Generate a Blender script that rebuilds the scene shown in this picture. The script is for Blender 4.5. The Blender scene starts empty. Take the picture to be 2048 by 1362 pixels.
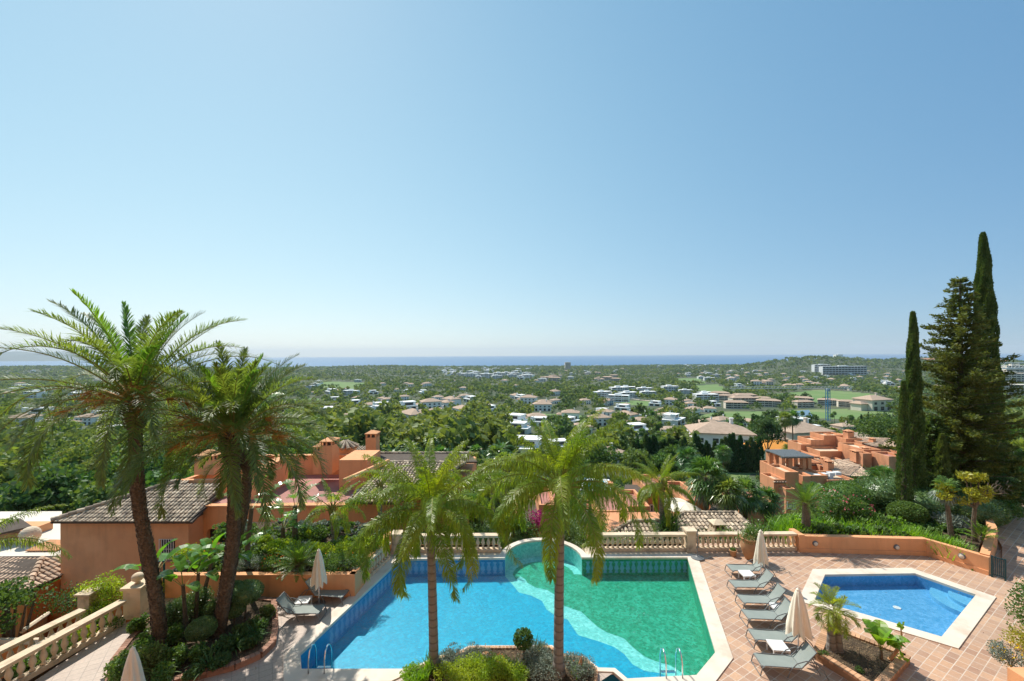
import bpy, math, random
import numpy as np
from mathutils import Vector, Matrix, geometry
from math import radians, sin, cos, pi, sqrt, atan2

SKYFIT = ((.529, .750, -1.057), (.374, .528, -.718), (.335, .250, -.429)); SKYMUL = 1.12
# ------------------------------------------------------------------ camera, world, sun, exposure
SC = bpy.context.scene
FPX, CX, CY, CAMZ, ROLL = 835.0, 1024.0, 707.0, 10.0, radians(0.32)
cam_d = bpy.data.cameras.new('camera'); cam = bpy.data.objects.new('camera', cam_d)
SC.collection.objects.link(cam); SC.camera = cam
cam_d.sensor_width = 36; cam_d.lens = FPX / 2048 * 36
cam_d.shift_y = (CY - 681) / 2048
cam_d.clip_start = .2; cam_d.clip_end = 200000
cam.matrix_world = Matrix.Translation((0, 0, CAMZ)) @ Matrix.Rotation(radians(90), 4, 'X') @ Matrix.Rotation(-ROLL, 4, 'Z')

SUN_EL, SUN_AZ = radians(52), radians(-36)        # azimuth measured from +Y towards +X
sv = Vector((sin(SUN_AZ) * cos(SUN_EL), cos(SUN_AZ) * cos(SUN_EL), sin(SUN_EL)))
sd = bpy.data.lights.new('sun', 'SUN'); sun = bpy.data.objects.new('sun', sd)
SC.collection.objects.link(sun); sd.energy = 3.3; sd.angle = radians(.5); sd.color = (1, .95, .87)
sun.rotation_euler = (-sv).to_track_quat('-Z', 'Y').to_euler()
W = bpy.data.worlds.new('World'); SC.world = W; W.use_nodes = True
_n = W.node_tree.nodes; _l = W.node_tree.links; _n.clear()
sky = _n.new('ShaderNodeTexSky'); sky.sky_type = 'NISHITA'; sky.sun_disc = False
sky.sun_elevation = SUN_EL; sky.sun_rotation = SUN_AZ
sky.altitude = 150; sky.air_density = 1.0; sky.dust_density = .25; sky.ozone_density = 2.2
bg = _n.new('ShaderNodeBackground'); bg.inputs[1].default_value = 1.0; EXPO = .85
wo = _n.new('ShaderNodeOutputWorld'); sep = _n.new('ShaderNodeSeparateColor'); cmb = _n.new('ShaderNodeCombineColor'); _l.new(sky.outputs[0], sep.inputs[0])
geo_ = _n.new('ShaderNodeTexCoord'); dt = _n.new('ShaderNodeVectorMath'); dt.operation = 'DOT_PRODUCT'; dt.inputs[1].default_value = (sin(SUN_AZ), cos(SUN_AZ), 0)
_l.new(geo_.outputs['Generated'], dt.inputs[0]); mxn = _n.new('ShaderNodeMath'); mxn.operation = 'MULTIPLY'; mxn.inputs[1].default_value = -.7; _l.new(dt.outputs['Value'], mxn.inputs[0]); mxd = _n.new('ShaderNodeMath'); mxd.operation = 'MAXIMUM'; _l.new(dt.outputs['Value'], mxd.inputs[0]); _l.new(mxn.outputs[0], mxd.inputs[1])
def _m(op, a, b):
    q = _n.new('ShaderNodeMath'); q.operation = op
    for i, v in enumerate((a, b)):
        if isinstance(v, (int, float)): q.inputs[i].default_value = v
        else: _l.new(v, q.inputs[i])
    return q.outputs[0]
# clear-air colour of the photograph's sky: the Nishita sky at strength .15 with its contrast eased per channel
for i, (pw_, k_, c_) in enumerate(SKYFIT):
    v = _m('POWER', _m('MULTIPLY', sep.outputs[i], .15), pw_); e_ = _m('POWER', 2.71828, _m('ADD', _m('MULTIPLY', mxd.outputs[0], k_), c_)); _l.new(_m('MULTIPLY', _m('MULTIPLY', v, e_), SKYMUL / 2 ** EXPO), cmb.inputs[i])
_l.new(cmb.outputs[0], bg.inputs[0]); _l.new(bg.outputs[0], wo.inputs[0])
SC.view_settings.view_transform = 'Standard'; SC.view_settings.look = 'None'
SC.view_settings.exposure = EXPO; SC.view_settings.gamma = 1
SC.cycles.max_bounces = 7; SC.cycles.diffuse_bounces = 3; SC.cycles.glossy_bounces = 2
SC.cycles.transmission_bounces = 3; SC.cycles.transparent_max_bounces = 8; SC.cycles.volume_bounces = 0
SC.cycles.use_denoising = True
SC.cycles.caustics_reflective = False; SC.cycles.caustics_refractive = False

# ------------------------------------------------------------------ picture -> place
def ray(px, py):
    u = (px - CX) / FPX; v = -(py - CY) / FPX; a = ROLL
    return np.array([u * cos(a) + v * sin(a), 1.0, -u * sin(a) + v * cos(a)])
def gp(px, py, z=0.0):
    r = ray(px, py); t = (z - CAMZ) / r[2]
    return Vector((r[0] * t, t, z))
def at(px, py, Y):
    r = ray(px, py); return Vector((r[0] * Y, Y, CAMZ + r[2] * Y))

# ------------------------------------------------------------------ objects
COL = SC.collection
def wl(o):
    v = Vector((0, 0, 0))
    while o is not None: v = v + o.location; o = o.parent
    return v
def tag(o, label=None, cat=None, group=None, kind=None):
    if label: o['label'] = label
    if cat: o['category'] = cat
    if group: o['group'] = group
    if kind: o['kind'] = kind
    return o
def thing(name, label, cat, loc=(0, 0, 0), group=None, rz=0):
    o = bpy.data.objects.new(name, None); COL.objects.link(o); o.location = loc; o.rotation_euler = (0, 0, rz)
    o.empty_display_size = .3
    return tag(o, label, cat, group)
def copy_tree(o, parent=None):
    c = o.copy(); COL.objects.link(c); c.parent = parent
    for ch in list(o.children): copy_tree(ch, c)
    return c
def link_mesh(name, me, mats, parent=None, world=True, smooth=False):
    o = bpy.data.objects.new(name, me); COL.objects.link(o)
    for m in (mats if isinstance(mats, (list, tuple)) else [mats]): me.materials.append(m)
    if parent is not None:
        o.parent = parent
        if world:
            off = wl(parent)
            if off.length > 0: me.transform(Matrix.Translation(-off))
    if smooth: me.polygons.foreach_set('use_smooth', [True] * len(me.polygons))
    return o
class MB:
    def __init__(s): s.v = []; s.f = []; s.m = []; s.q = []
    def add(s, vs, fs, mi=0):
        b = len(s.v); s.v.extend([tuple(p) for p in vs])
        for f in fs: s.f.append([b + i for i in f]); s.m.append(mi)
        return s
    def quads(s, Q, mi=0): s.q.append((np.asarray(Q, dtype=np.float64).reshape(-1, 4, 3), mi)); return s
    def box(s, x0, x1, y0, y1, z0, z1, mi=0, rz=0, c=None):
        vs = [(x, y, z) for z in (z0, z1) for y in (y0, y1) for x in (x0, x1)]
        if rz or c is not None:
            cx, cy = (c[0], c[1]) if c is not None else (0, 0)
            vs = [(cx + (x) * cos(rz) - (y) * sin(rz), cy + (x) * sin(rz) + (y) * cos(rz), z) for x, y, z in vs]
        return s.add(vs, [(0, 2, 3, 1), (4, 5, 7, 6), (0, 1, 5, 4), (2, 6, 7, 3), (0, 4, 6, 2), (1, 3, 7, 5)], mi)
    def prism(s, pts, z0, z1, mi=0, top=True, bot=True):
        n = len(pts); A = sum(pts[i][0] * pts[(i + 1) % n][1] - pts[(i + 1) % n][0] * pts[i][1] for i in range(n))
        if A < 0: pts = pts[::-1]
        vs = [(p[0], p[1], z0) for p in pts] + [(p[0], p[1], z1) for p in pts]
        fs = [(i, (i + 1) % n, n + (i + 1) % n, n + i) for i in range(n)]
        s.add(vs, fs, mi)
        tri = geometry.tessellate_polygon([[Vector((p[0], p[1], 0)) for p in pts]])
        if top: s.add([(p[0], p[1], z1) for p in pts], [orient(pts, t) for t in tri], mi)
        if bot: s.add([(p[0], p[1], z0) for p in pts], [orient(pts, t)[::-1] for t in tri], mi)
        return s
    def tube(s, pts, rad, n=8, mi=0, cap=True):
        P = [Vector(p) for p in pts]; k = len(P)
        if not hasattr(rad, '__len__'): rad = [rad] * k
        vs = []; up = Vector((0, 0, 1)); last = None
        for i in range(k):
            t = (P[min(i + 1, k - 1)] - P[max(i - 1, 0)]).normalized()
            a = last if last is not None else (up.cross(t) if abs(t.z) < .95 else Vector((1, 0, 0)).cross(t))
            b = t.cross(a).normalized(); a = b.cross(t).normalized(); last = a
            for j in range(n):
                w = 2 * pi * j / n; vs.append(P[i] + a * cos(w) * rad[i] + b * sin(w) * rad[i])
        fs = [(i * n + j, i * n + (j + 1) % n, (i + 1) * n + (j + 1) % n, (i + 1) * n + j) for i in range(k - 1) for j in range(n)]
        if cap: fs += [tuple(range(n))[::-1], tuple((k - 1) * n + j for j in range(n))]
        return s.add(vs, fs, mi)
    def lathe(s, prof, c=(0, 0, 0), n=16, mi=0, sx=1, sy=1):
        vs = [(c[0] + r * cos(2 * pi * j / n) * sx, c[1] + r * sin(2 * pi * j / n) * sy, c[2] + z) for r, z in prof for j in range(n)]
        k = len(prof)
        fs = [(i * n + j, i * n + (j + 1) % n, (i + 1) * n + (j + 1) % n, (i + 1) * n + j) for i in range(k - 1) for j in range(n)]
        fs += [tuple(range(n))[::-1], tuple((k - 1) * n + j for j in range(n))]
        return s.add(vs, fs, mi)
    def flat(s, pts, holes=(), mi=0):
        loops = [[Vector((p[0], p[1], 0)) for p in pts]] + [[Vector((p[0], p[1], 0)) for p in h] for h in holes]
        allp = [p for l in [pts] + list(holes) for p in l]
        tri = geometry.tessellate_polygon(loops)
        s.add([(p[0], p[1], 0.0) for p in allp], [orient(allp, t) for t in tri], mi); return s
    def mesh(s, name):
        me = bpy.data.meshes.new(name)
        nv = len(s.v); V = [np.array(s.v, dtype=np.float64).reshape(-1, 3)]
        starts = []; tot = []; loops = []; mi = list(s.m); c = 0
        for f in s.f: starts.append(c); tot.append(len(f)); loops.extend(f); c += len(f)
        starts = [np.array(starts, dtype=np.int64)]; tot = [np.array(tot, dtype=np.int64)]
        loops = [np.array(loops, dtype=np.int64)]; mi = [np.array(mi, dtype=np.int64)]
        for Q, m in s.q:
            k = len(Q)
            if k == 0: continue
            V.append(Q.reshape(-1, 3)); loops.append(np.arange(k * 4) + nv); nv += k * 4
            starts.append(c + np.arange(k) * 4); c += 4 * k; tot.append(np.full(k, 4)); mi.append(np.full(k, m))
        V = np.concatenate(V); loops = np.concatenate(loops); starts = np.concatenate(starts); tot = np.concatenate(tot); mi = np.concatenate(mi)
        me.vertices.add(len(V)); me.vertices.foreach_set('co', V.astype(np.float32).ravel())
        me.loops.add(len(loops)); me.loops.foreach_set('vertex_index', loops.astype(np.int32))
        me.polygons.add(len(starts)); me.polygons.foreach_set('loop_start', starts.astype(np.int32))
        me.polygons.foreach_set('loop_total', tot.astype(np.int32))
        me.polygons.foreach_set('material_index', mi.astype(np.int32))
        me.polygons.foreach_set('use_smooth', [False] * len(starts))
        me.update(calc_edges=True); me.validate(); return me
    def build(s, name, mats, parent=None, world=True, smooth=False):
        return link_mesh(name, s.mesh(name), mats, parent, world, smooth)
def orient(P, t):
    a, b, c = (P[i] for i in t)
    return t if (b[0] - a[0]) * (c[1] - a[1]) - (c[0] - a[0]) * (b[1] - a[1]) > 0 else (t[0], t[2], t[1])
def offset_poly(pts, d):
    n = len(pts); A = sum(pts[i][0] * pts[(i + 1) % n][1] - pts[(i + 1) % n][0] * pts[i][1] for i in range(n))
    sg = 1 if A > 0 else -1; out = []
    dd = d if hasattr(d, '__len__') else [d] * n         # d[i] belongs to edge i (i -> i+1)
    for i in range(n):
        p0, p1, p2 = (np.array(pts[j % n][:2], dtype=float) for j in (i - 1, i, i + 1))
        e1 = (p1 - p0) / np.linalg.norm(p1 - p0); e2 = (p2 - p1) / np.linalg.norm(p2 - p1)
        n1 = np.array([e1[1], -e1[0]]) * sg; n2 = np.array([e2[1], -e2[0]]) * sg
        d1, d2 = dd[i - 1], dd[i]
        den = n1[0] * n2[1] - n1[1] * n2[0]
        if abs(den) < .05: q = p1 + (n1 + n2) / 2 * (d1 + d2) / 2
        else:
            q = p1 + np.array([(d1 * n2[1] - d2 * n1[1]) / den, (n1[0] * d2 - n2[0] * d1) / den])
        out.append((q[0], q[1]))
    return out
def inpoly(P, x, y):
    r = False; n = len(P)
    for i in range(n):
        x1, y1 = P[i][0], P[i][1]; x2, y2 = P[(i + 1) % n][0], P[(i + 1) % n][1]
        if (y1 > y) != (y2 > y) and x < (x2 - x1) * (y - y1) / (y2 - y1) + x1: r = not r
    return r
def inpoly_np(P, x, y):
    r = np.zeros(np.shape(x), bool); n = len(P)
    for i in range(n):
        x1, y1 = P[i]; x2, y2 = P[(i + 1) % n]
        if y1 == y2: continue
        r ^= ((y1 > y) != (y2 > y)) & (x < (x2 - x1) * (y - y1) / (y2 - y1) + x1)
    return r

# ------------------------------------------------------------------ materials
def newmat(name):
    m = bpy.data.materials.new(name); m.use_nodes = True; nt = m.node_tree
    b = nt.nodes['Principled BSDF']; return m, nt, b
def N(nt, t, **kw):
    n = nt.nodes.new(t)
    for k, v in kw.items():
        if k.startswith('i_'): n.inputs[int(k[2:])].default_value = v
        else: setattr(n, k, v)
    return n
def rgb(c): return (c[0], c[1], c[2], 1)
def mixc(nt, fac, a, b):
    n = N(nt, 'ShaderNodeMix', data_type='RGBA'); L = nt.links
    if hasattr(fac, 'links'): L.new(fac, n.inputs[0])
    else: n.inputs[0].default_value = fac
    for s, i in ((a, 6), (b, 7)):
        if hasattr(s, 'links'): L.new(s, n.inputs[i])
        else: n.inputs[i].default_value = rgb(s)
    return n.outputs[2]
def ramp(nt, src, lo, hi):
    r = N(nt, 'ShaderNodeMapRange'); nt.links.new(src, r.inputs[0])
    r.inputs[1].default_value = lo; r.inputs[2].default_value = hi; return r.outputs[0]
def noise(nt, scale, detail=3, coord=None, rough=.5):
    n = N(nt, 'ShaderNodeTexNoise'); n.inputs['Scale'].default_value = scale; n.inputs['Detail'].default_value = detail
    n.inputs['Roughness'].default_value = rough
    if coord is None:
        g = N(nt, 'ShaderNodeNewGeometry'); coord = g.outputs['Position']
    nt.links.new(coord, n.inputs['Vector']); return n.outputs[0]
def bumpn(nt, b, src, strength, dist=.02):
    n = N(nt, 'ShaderNodeBump'); n.inputs['Strength'].default_value = strength; n.inputs['Distance'].default_value = dist
    nt.links.new(src, n.inputs['Height']); nt.links.new(n.outputs[0], b.inputs['Normal'])
def surf(name, c1, c2=None, scale=4, rough=.8, bump=.2, bscale=40, spec=.3, metal=0, island=0, dist=.01, c3=None, s3=.5):
    m, nt, b = newmat(name); c2 = c2 or tuple(x * .8 for x in c1)
    col = mixc(nt, ramp(nt, noise(nt, scale, 4), .3, .7), c1, c2)
    if c3: col = mixc(nt, ramp(nt, noise(nt, s3, 5, rough=.65), .52, .72), col, c3)
    if name.endswith('stucco'):      # rain streaks and faded patches
        g0 = N(nt, 'ShaderNodeNewGeometry'); mp0 = N(nt, 'ShaderNodeMapping'); mp0.inputs['Scale'].default_value = (2.2, 2.2, .22); nt.links.new(g0.outputs['Position'], mp0.inputs[0])
        col = mixc(nt, ramp(nt, noise(nt, 1.0, 5, mp0.outputs[0], .6), .50, .80), col, tuple(x * .72 for x in c1))
        col = mixc(nt, ramp(nt, noise(nt, .35, 4), .55, .75), col, tuple(min(1, x * 1.12 + .03) for x in c1))
    if island:
        g = N(nt, 'ShaderNodeNewGeometry'); h = N(nt, 'ShaderNodeHueSaturation'); nt.links.new(col, h.inputs['Color'])
        mr = N(nt, 'ShaderNodeMapRange'); nt.links.new(g.outputs['Random Per Island'], mr.inputs[0])
        mr.inputs[3].default_value = 1 - island; mr.inputs[4].default_value = 1 + island
        nt.links.new(mr.outputs[0], h.inputs['Value']); col = h.outputs[0]
    nt.links.new(col, b.inputs['Base Color'])
    b.inputs['Roughness'].default_value = rough; b.inputs['Specular IOR Level'].default_value = spec; b.inputs['Metallic'].default_value = metal
    if bump: bumpn(nt, b, noise(nt, bscale, 3), bump, dist)
    return m
def foliage(name, c1, c2, trans=.35, scale=.6, rough=.5, spec=.35, tcol=None, island=.25, objvar=0, c3=None):
    m, nt, b = newmat(name); L = nt.links
    col = mixc(nt, ramp(nt, noise(nt, scale, 3), .35, .65), c1, c2)
    g = N(nt, 'ShaderNodeNewGeometry')
    if c3:
        mm = N(nt, 'ShaderNodeMath', operation='GREATER_THAN', i_1=.9); L.new(g.outputs['Random Per Island'], mm.inputs[0])
        col = mixc(nt, mm.outputs[0], col, c3)
    h = N(nt, 'ShaderNodeHueSaturation'); L.new(col, h.inputs['Color'])
    mr = N(nt, 'ShaderNodeMapRange'); L.new(g.outputs['Random Per Island'], mr.inputs[0])
    mr.inputs[3].default_value = 1 - island; mr.inputs[4].default_value = 1 + island
    val = mr.outputs[0]
    if objvar:
        oi = N(nt, 'ShaderNodeObjectInfo'); m2 = N(nt, 'ShaderNodeMapRange'); L.new(oi.outputs['Random'], m2.inputs[0])
        m2.inputs[3].default_value = 1 - objvar; m2.inputs[4].default_value = 1 + objvar
        mu = N(nt, 'ShaderNodeMath', operation='MULTIPLY'); L.new(val, mu.inputs[0]); L.new(m2.outputs[0], mu.inputs[1]); val = mu.outputs[0]
        m3 = N(nt, 'ShaderNodeMapRange'); L.new(oi.outputs['Random'], m3.inputs[0])
        m3.inputs[3].default_value = .5 + .035; m3.inputs[4].default_value = .5 - .045
        L.new(m3.outputs[0], h.inputs['Hue'])
    L.new(val, h.inputs['Value']); col = h.outputs[0]
    L.new(col, b.inputs['Base Color']); b.inputs['Roughness'].default_value = rough; b.inputs['Specular IOR Level'].default_value = spec
    t = N(nt, 'ShaderNodeBsdfTranslucent'); tc = N(nt, 'ShaderNodeMix', data_type='RGBA', blend_type='MULTIPLY', i_0=1.0)
    L.new(col, tc.inputs[6]); tc.inputs[7].default_value = rgb(tcol or (1.9, 1.75, .7)); L.new(tc.outputs[2], t.inputs[0])
    mx = N(nt, 'ShaderNodeMixShader'); mx.inputs[0].default_value = trans
    L.new(b.outputs[0], mx.inputs[1]); L.new(t.outputs[0], mx.inputs[2])
    L.new(mx.outputs[0], nt.nodes['Material Output'].inputs[0]); return m

M = {}
M['stucco'] = surf('orange_stucco', (.76, .375, .18), (.70, .33, .155), 1.2, .9, .5, 90, c3=(.60, .30, .155), s3=.5)
M['stucco2'] = surf('terracotta_stucco', (.70, .315, .16), (.63, .28, .135), .5, .9, .3, 60, c3=(.46, .20, .11), s3=.25)
M['stucco3'] = surf('deep_orange_stucco', (.62, .21, .05), (.55, .18, .045), 1, .9, .4, 90)
M['coping'] = surf('cream_limestone', (.72, .63, .52), (.64, .55, .44), 1.5, .6, .12, 60, c3=(.56, .44, .33), s3=.9)
M['cap'] = surf('tan_stone', (.70, .56, .40), (.60, .46, .31), 3, .85, .4, 50, c3=(.30, .24, .17), s3=1.4)
M['brick'] = surf('red_brick', (.36, .20, .14), (.28, .15, .10), 6, .9, .4, 60, island=.3)
M['brick2'] = surf('pale_brick', (.52, .30, .17), (.44, .25, .14), 6, .9, .4, 60, island=.3)
M['soil'] = surf('dry_soil', (.11, .075, .045), (.06, .042, .027), 9, 1, .9, 30, dist=.05, c3=(.19, .14, .08), s3=3)
M['white'] = surf('white_paint', (.78, .78, .76), (.72, .72, .7), 2, .5, 0)
M['villa'] = surf('white_render', (.86, .85, .82), (.78, .77, .74), .3, .85, .1, 20)
M['cream'] = surf('cream_render', (.72, .64, .53), (.64, .56, .45), .3, .85, .1, 20)
M['redroof'] = surf('pinkish_flat_roof', (.42, .19, .15), (.36, .16, .13), .8, .8, .2, 30, c3=(.30, .15, .12), s3=.5)
M['metal'] = surf('grey_metal', (.16, .17, .17), None, 5, .45, 0, spec=.5)
M['steel'] = surf('stainless_steel', (.75, .75, .75), (.7, .7, .7), 5, .18, 0, metal=1)
M['green_metal'] = surf('dark_green_metal', (.02, .07, .08), None, 5, .4, 0)
M['canvas'] = surf('cream_canvas', (.84, .77, .63), (.78, .70, .55), 4, .9, .25, 120)
M['glass'] = surf('dark_glass', (.03, .04, .05), None, 1, .1, 0, spec=.8)
M['wood'] = surf('red_wood', (.20, .06, .03), (.14, .04, .02), 8, .6, .2, 30)
M['clay'] = surf('clay_pot', (.50, .27, .13), (.36, .19, .10), 3, .8, .3, 30)
M['greybark'] = surf('bark', (.17, .13, .09), (.10, .08, .055), 8, .95, .8, 20, dist=.05)
M['path'] = surf('sandy_path', (.42, .36, .27), (.36, .3, .22), .3, .95, .2, 5)
M['cranem'] = surf('blue_crane_paint', (.05, .22, .38), None, 1, .5, 0)
M['cranew'] = surf('pale_crane_paint', (.55, .58, .58), None, 1, .5, 0)
def rooftile(name, c1, c2, c3, isl=.45):
    m = surf(name, c1, c2, 2.5, .9, .3, 40, island=isl, c3=c3, s3=2.2); return m
M['tile_grey'] = rooftile('weathered_roof_tile', (.52, .42, .30), (.38, .285, .20), (.15, .125, .105))
M['tile_tan'] = rooftile('tan_roof_tile', (.60, .43, .30), (.46, .32, .22), (.30, .23, .17), .3)
M['tile_far'] = surf('far_roof_tile', (.50, .36, .26), (.38, .27, .195), .8, .95, 0)
def deckmat(name, cols, mortar, tint):
    m, nt, b = newmat(name); L = nt.links
    g = N(nt, 'ShaderNodeNewGeometry'); mp = N(nt, 'ShaderNodeMapping', vector_type='TEXTURE'); mp.inputs['Rotation'].default_value = (0, 0, radians(31.4))
    L.new(g.outputs['Position'], mp.inputs[0])
    br = N(nt, 'ShaderNodeTexBrick', offset=0.0, squash=1.0); L.new(mp.outputs[0], br.inputs['Vector'])
    br.inputs['Color1'].default_value = rgb(cols[0]); br.inputs['Color2'].default_value = rgb(cols[1]); br.inputs['Mortar'].default_value = rgb(mortar)
    br.inputs['Scale'].default_value = 1; br.inputs['Mortar Size'].default_value = .011; br.inputs['Mortar Smooth'].default_value = .1
    br.inputs['Bias'].default_value = 0; br.inputs['Brick Width'].default_value = .364; br.inputs['Row Height'].default_value = .27
    big = mixc(nt, ramp(nt, noise(nt, .7, 5, rough=.7), .42, .60), br.outputs[0], tint)
    mm = N(nt, 'ShaderNodeMix', data_type='RGBA', i_0=.55); L.new(br.outputs[0], mm.inputs[6]); L.new(big, mm.inputs[7])
    fine = N(nt, 'ShaderNodeMix', data_type='RGBA', blend_type='MULTIPLY', i_0=.5); L.new(mm.outputs[2], fine.inputs[6])
    L.new(mixc(nt, noise(nt, 14, 4), (.5, .48, .46), (1.3, 1.3, 1.3)), fine.inputs[7])
    L.new(fine.outputs[2], b.inputs['Base Color']); b.inputs['Roughness'].default_value = .62; b.inputs['Specular IOR Level'].default_value = .4
    bumpn(nt, b, br.outputs['Fac'], -.4, .004); return m
M['deck_r'] = deckmat('terracotta_paving', ((.60, .37, .225), (.37, .215, .14)), (.62, .53, .43), (.45, .31, .225))
M['deck_l'] = deckmat('pale_paving', ((.50, .40, .325), (.44, .35, .285)), (.27, .225, .19), (.50, .405, .33))

F = {}
F['date'] = foliage('date_palm_leaf', (.11, .165, .055), (.16, .20, .06), .45, .5, .48, .4, (1.9, 1.9, .5))
F['date2'] = foliage('date_palm_young_leaf', (.09, .21, .03), (.14, .26, .035), .45, .5, .35, .5)
F['queen'] = foliage('queen_palm_leaf', (.14, .24, .03), (.26, .32, .035), .48, .8, .4, .5, (1.8, 1.7, .35))
F['rach'] = surf('leaf_stalk', (.30, .30, .08), (.25, .24, .07), 4, .6, 0)
F['ochre'] = surf('ochre_fruit_stalk', (.50, .24, .05), (.40, .18, .04), 4, .7, 0)
F['bird'] = foliage('paddle_leaf', (.09, .24, .04), (.14, .30, .045), .4, 1.2, .28, .6, (1.7, 1.7, .4))
F['shrub'] = foliage('shrub_leaf', (.07, .15, .035), (.12, .20, .045), .3, 1.5, .45, .4)
F['lime'] = foliage('lime_shrub_leaf', (.24, .36, .045), (.36, .43, .05), .4, 1.5, .5, .3, (1.5, 1.5, .4))
F['dark'] = foliage('topiary_leaf', (.09, .16, .06), (.14, .22, .08), .2, 2.5, .4, .45)
F['silver'] = foliage('silver_leaf', (.20, .25, .20), (.27, .31, .25), .2, 3, .7, .2, (1, 1, .8))
F['grass'] = foliage('strap_leaf', (.15, .31, .03), (.23, .38, .045), .45, 1.5, .4, .4, (1.6, 1.6, .35))
F['cypress'] = foliage('cypress_leaf', (.065, .12, .035), (.10, .15, .045), .3, 1.2, .6, .25)
F['spruce'] = foliage('fir_leaf', (.075, .11, .03), (.14, .16, .04), .3, 1.1, .6, .25)
F['cycad'] = foliage('cycad_leaf', (.09, .18, .03), (.14, .25, .04), .35, 1.5, .35, .5)
F['fan'] = foliage('fan_palm_leaf', (.09, .18, .045), (.15, .24, .055), .35, .3, .35, .5, objvar=.15)
F['yellow'] = foliage('yellow_green_leaf', (.28, .30, .03), (.38, .36, .05), .4, 2, .45, .4, (1.4, 1.3, .4))
F['magenta'] = foliage('magenta_bract', (.36, .02, .14), (.45, .03, .2), .3, 3, .6, .2, (1.3, .8, 1.2))
F['pinkf'] = foliage('pink_flower', (.62, .12, .2), (.7, .2, .2), .3, 3, .6, .2, (1.2, .9, 1))
F['orangef'] = foliage('orange_flower', (.75, .17, .03), (.8, .3, .04), .3, 3, .6, .2, (1.2, .9, .8))
F['yellowf'] = foliage('yellow_flower', (.8, .5, .02), (.8, .6, .03), .3, 3, .6, .2, (1.1, 1.1, .8))
F['wood1'] = foliage('woodland_leaf', (.085, .15, .05), (.13, .195, .06), .33, .05, .6, .2, (1.8, 1.7, .6), objvar=.22)
F['wood2'] = foliage('olive_woodland_leaf', (.125, .195, .055), (.175, .24, .07), .33, .05, .6, .2, (1.6, 1.5, .6), objvar=.15)
F['wood3'] = foliage('dark_woodland_leaf', (.05, .11, .04), (.075, .145, .05), .28, .05, .6, .2, (1.8, 1.7, .7), objvar=.2)
F['bright'] = foliage('bright_valley_leaf', (.10, .19, .05), (.16, .25, .06), .3, .08, .6, .2, (1.6, 1.5, .5), objvar=.25)

# ------------------------------------------------------------------ foliage shapes (arrays of four-cornered leaves)
def unit(v): return v / np.maximum(np.linalg.norm(v, axis=-1, keepdims=True), 1e-9)
def leaves_at(P, size, rng, aspect=.5, up=0.0, nrm=None, flat=0.0):
    n = len(P); d = unit(rng.normal(size=(n, 3)) + (0 if nrm is None else nrm * flat) + np.array([0, 0, up]))
    a = unit(np.cross(d, rng.normal(size=(n, 3)))); s = np.asarray(size) * rng.uniform(.7, 1.3, n); s = s[:, None]
    w = a * s * aspect * .5; t = d * s
    return np.stack([P - t * .5, P + w, P + t * .5, P - w], 1)
def blob(n, c, r, size, rng, shell=.35, aspect=.55, up=.0, flat=1.0, zmin=None):
    d = unit(rng.normal(size=(n, 3))); k = 1 - shell * rng.random(n) ** 1.5
    P = d * k[:, None] * np.array(r)
    if zmin is not None: P = P[P[:, 2] > zmin]; d = d[:len(P)]
    return leaves_at(P + np.array(c), size, rng, aspect, up, d, flat)
def crown(rng, R, H, nclump, nleaf, size, squash=.8, lift=.5):
    """clumps spread through an ellipsoid whose centre is at height lift*H; returns leaves"""
    out = []
    for k in range(nclump):
        d = unit(rng.normal(size=3)); d[2] = abs(d[2]) * .9 - .25 if rng.random() < .8 else d[2]
        q = rng.uniform(.35, 1.0) ** .5 * .78; c = d * q * np.array([R, R, H / 2]) + np.array([0, 0, H * lift])
        r = R * rng.uniform(.24, .42)
        out.append(blob(nleaf, c, (r, r, r * squash), size, rng, .5, .7, 0, .6))
    return np.concatenate(out)
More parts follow.
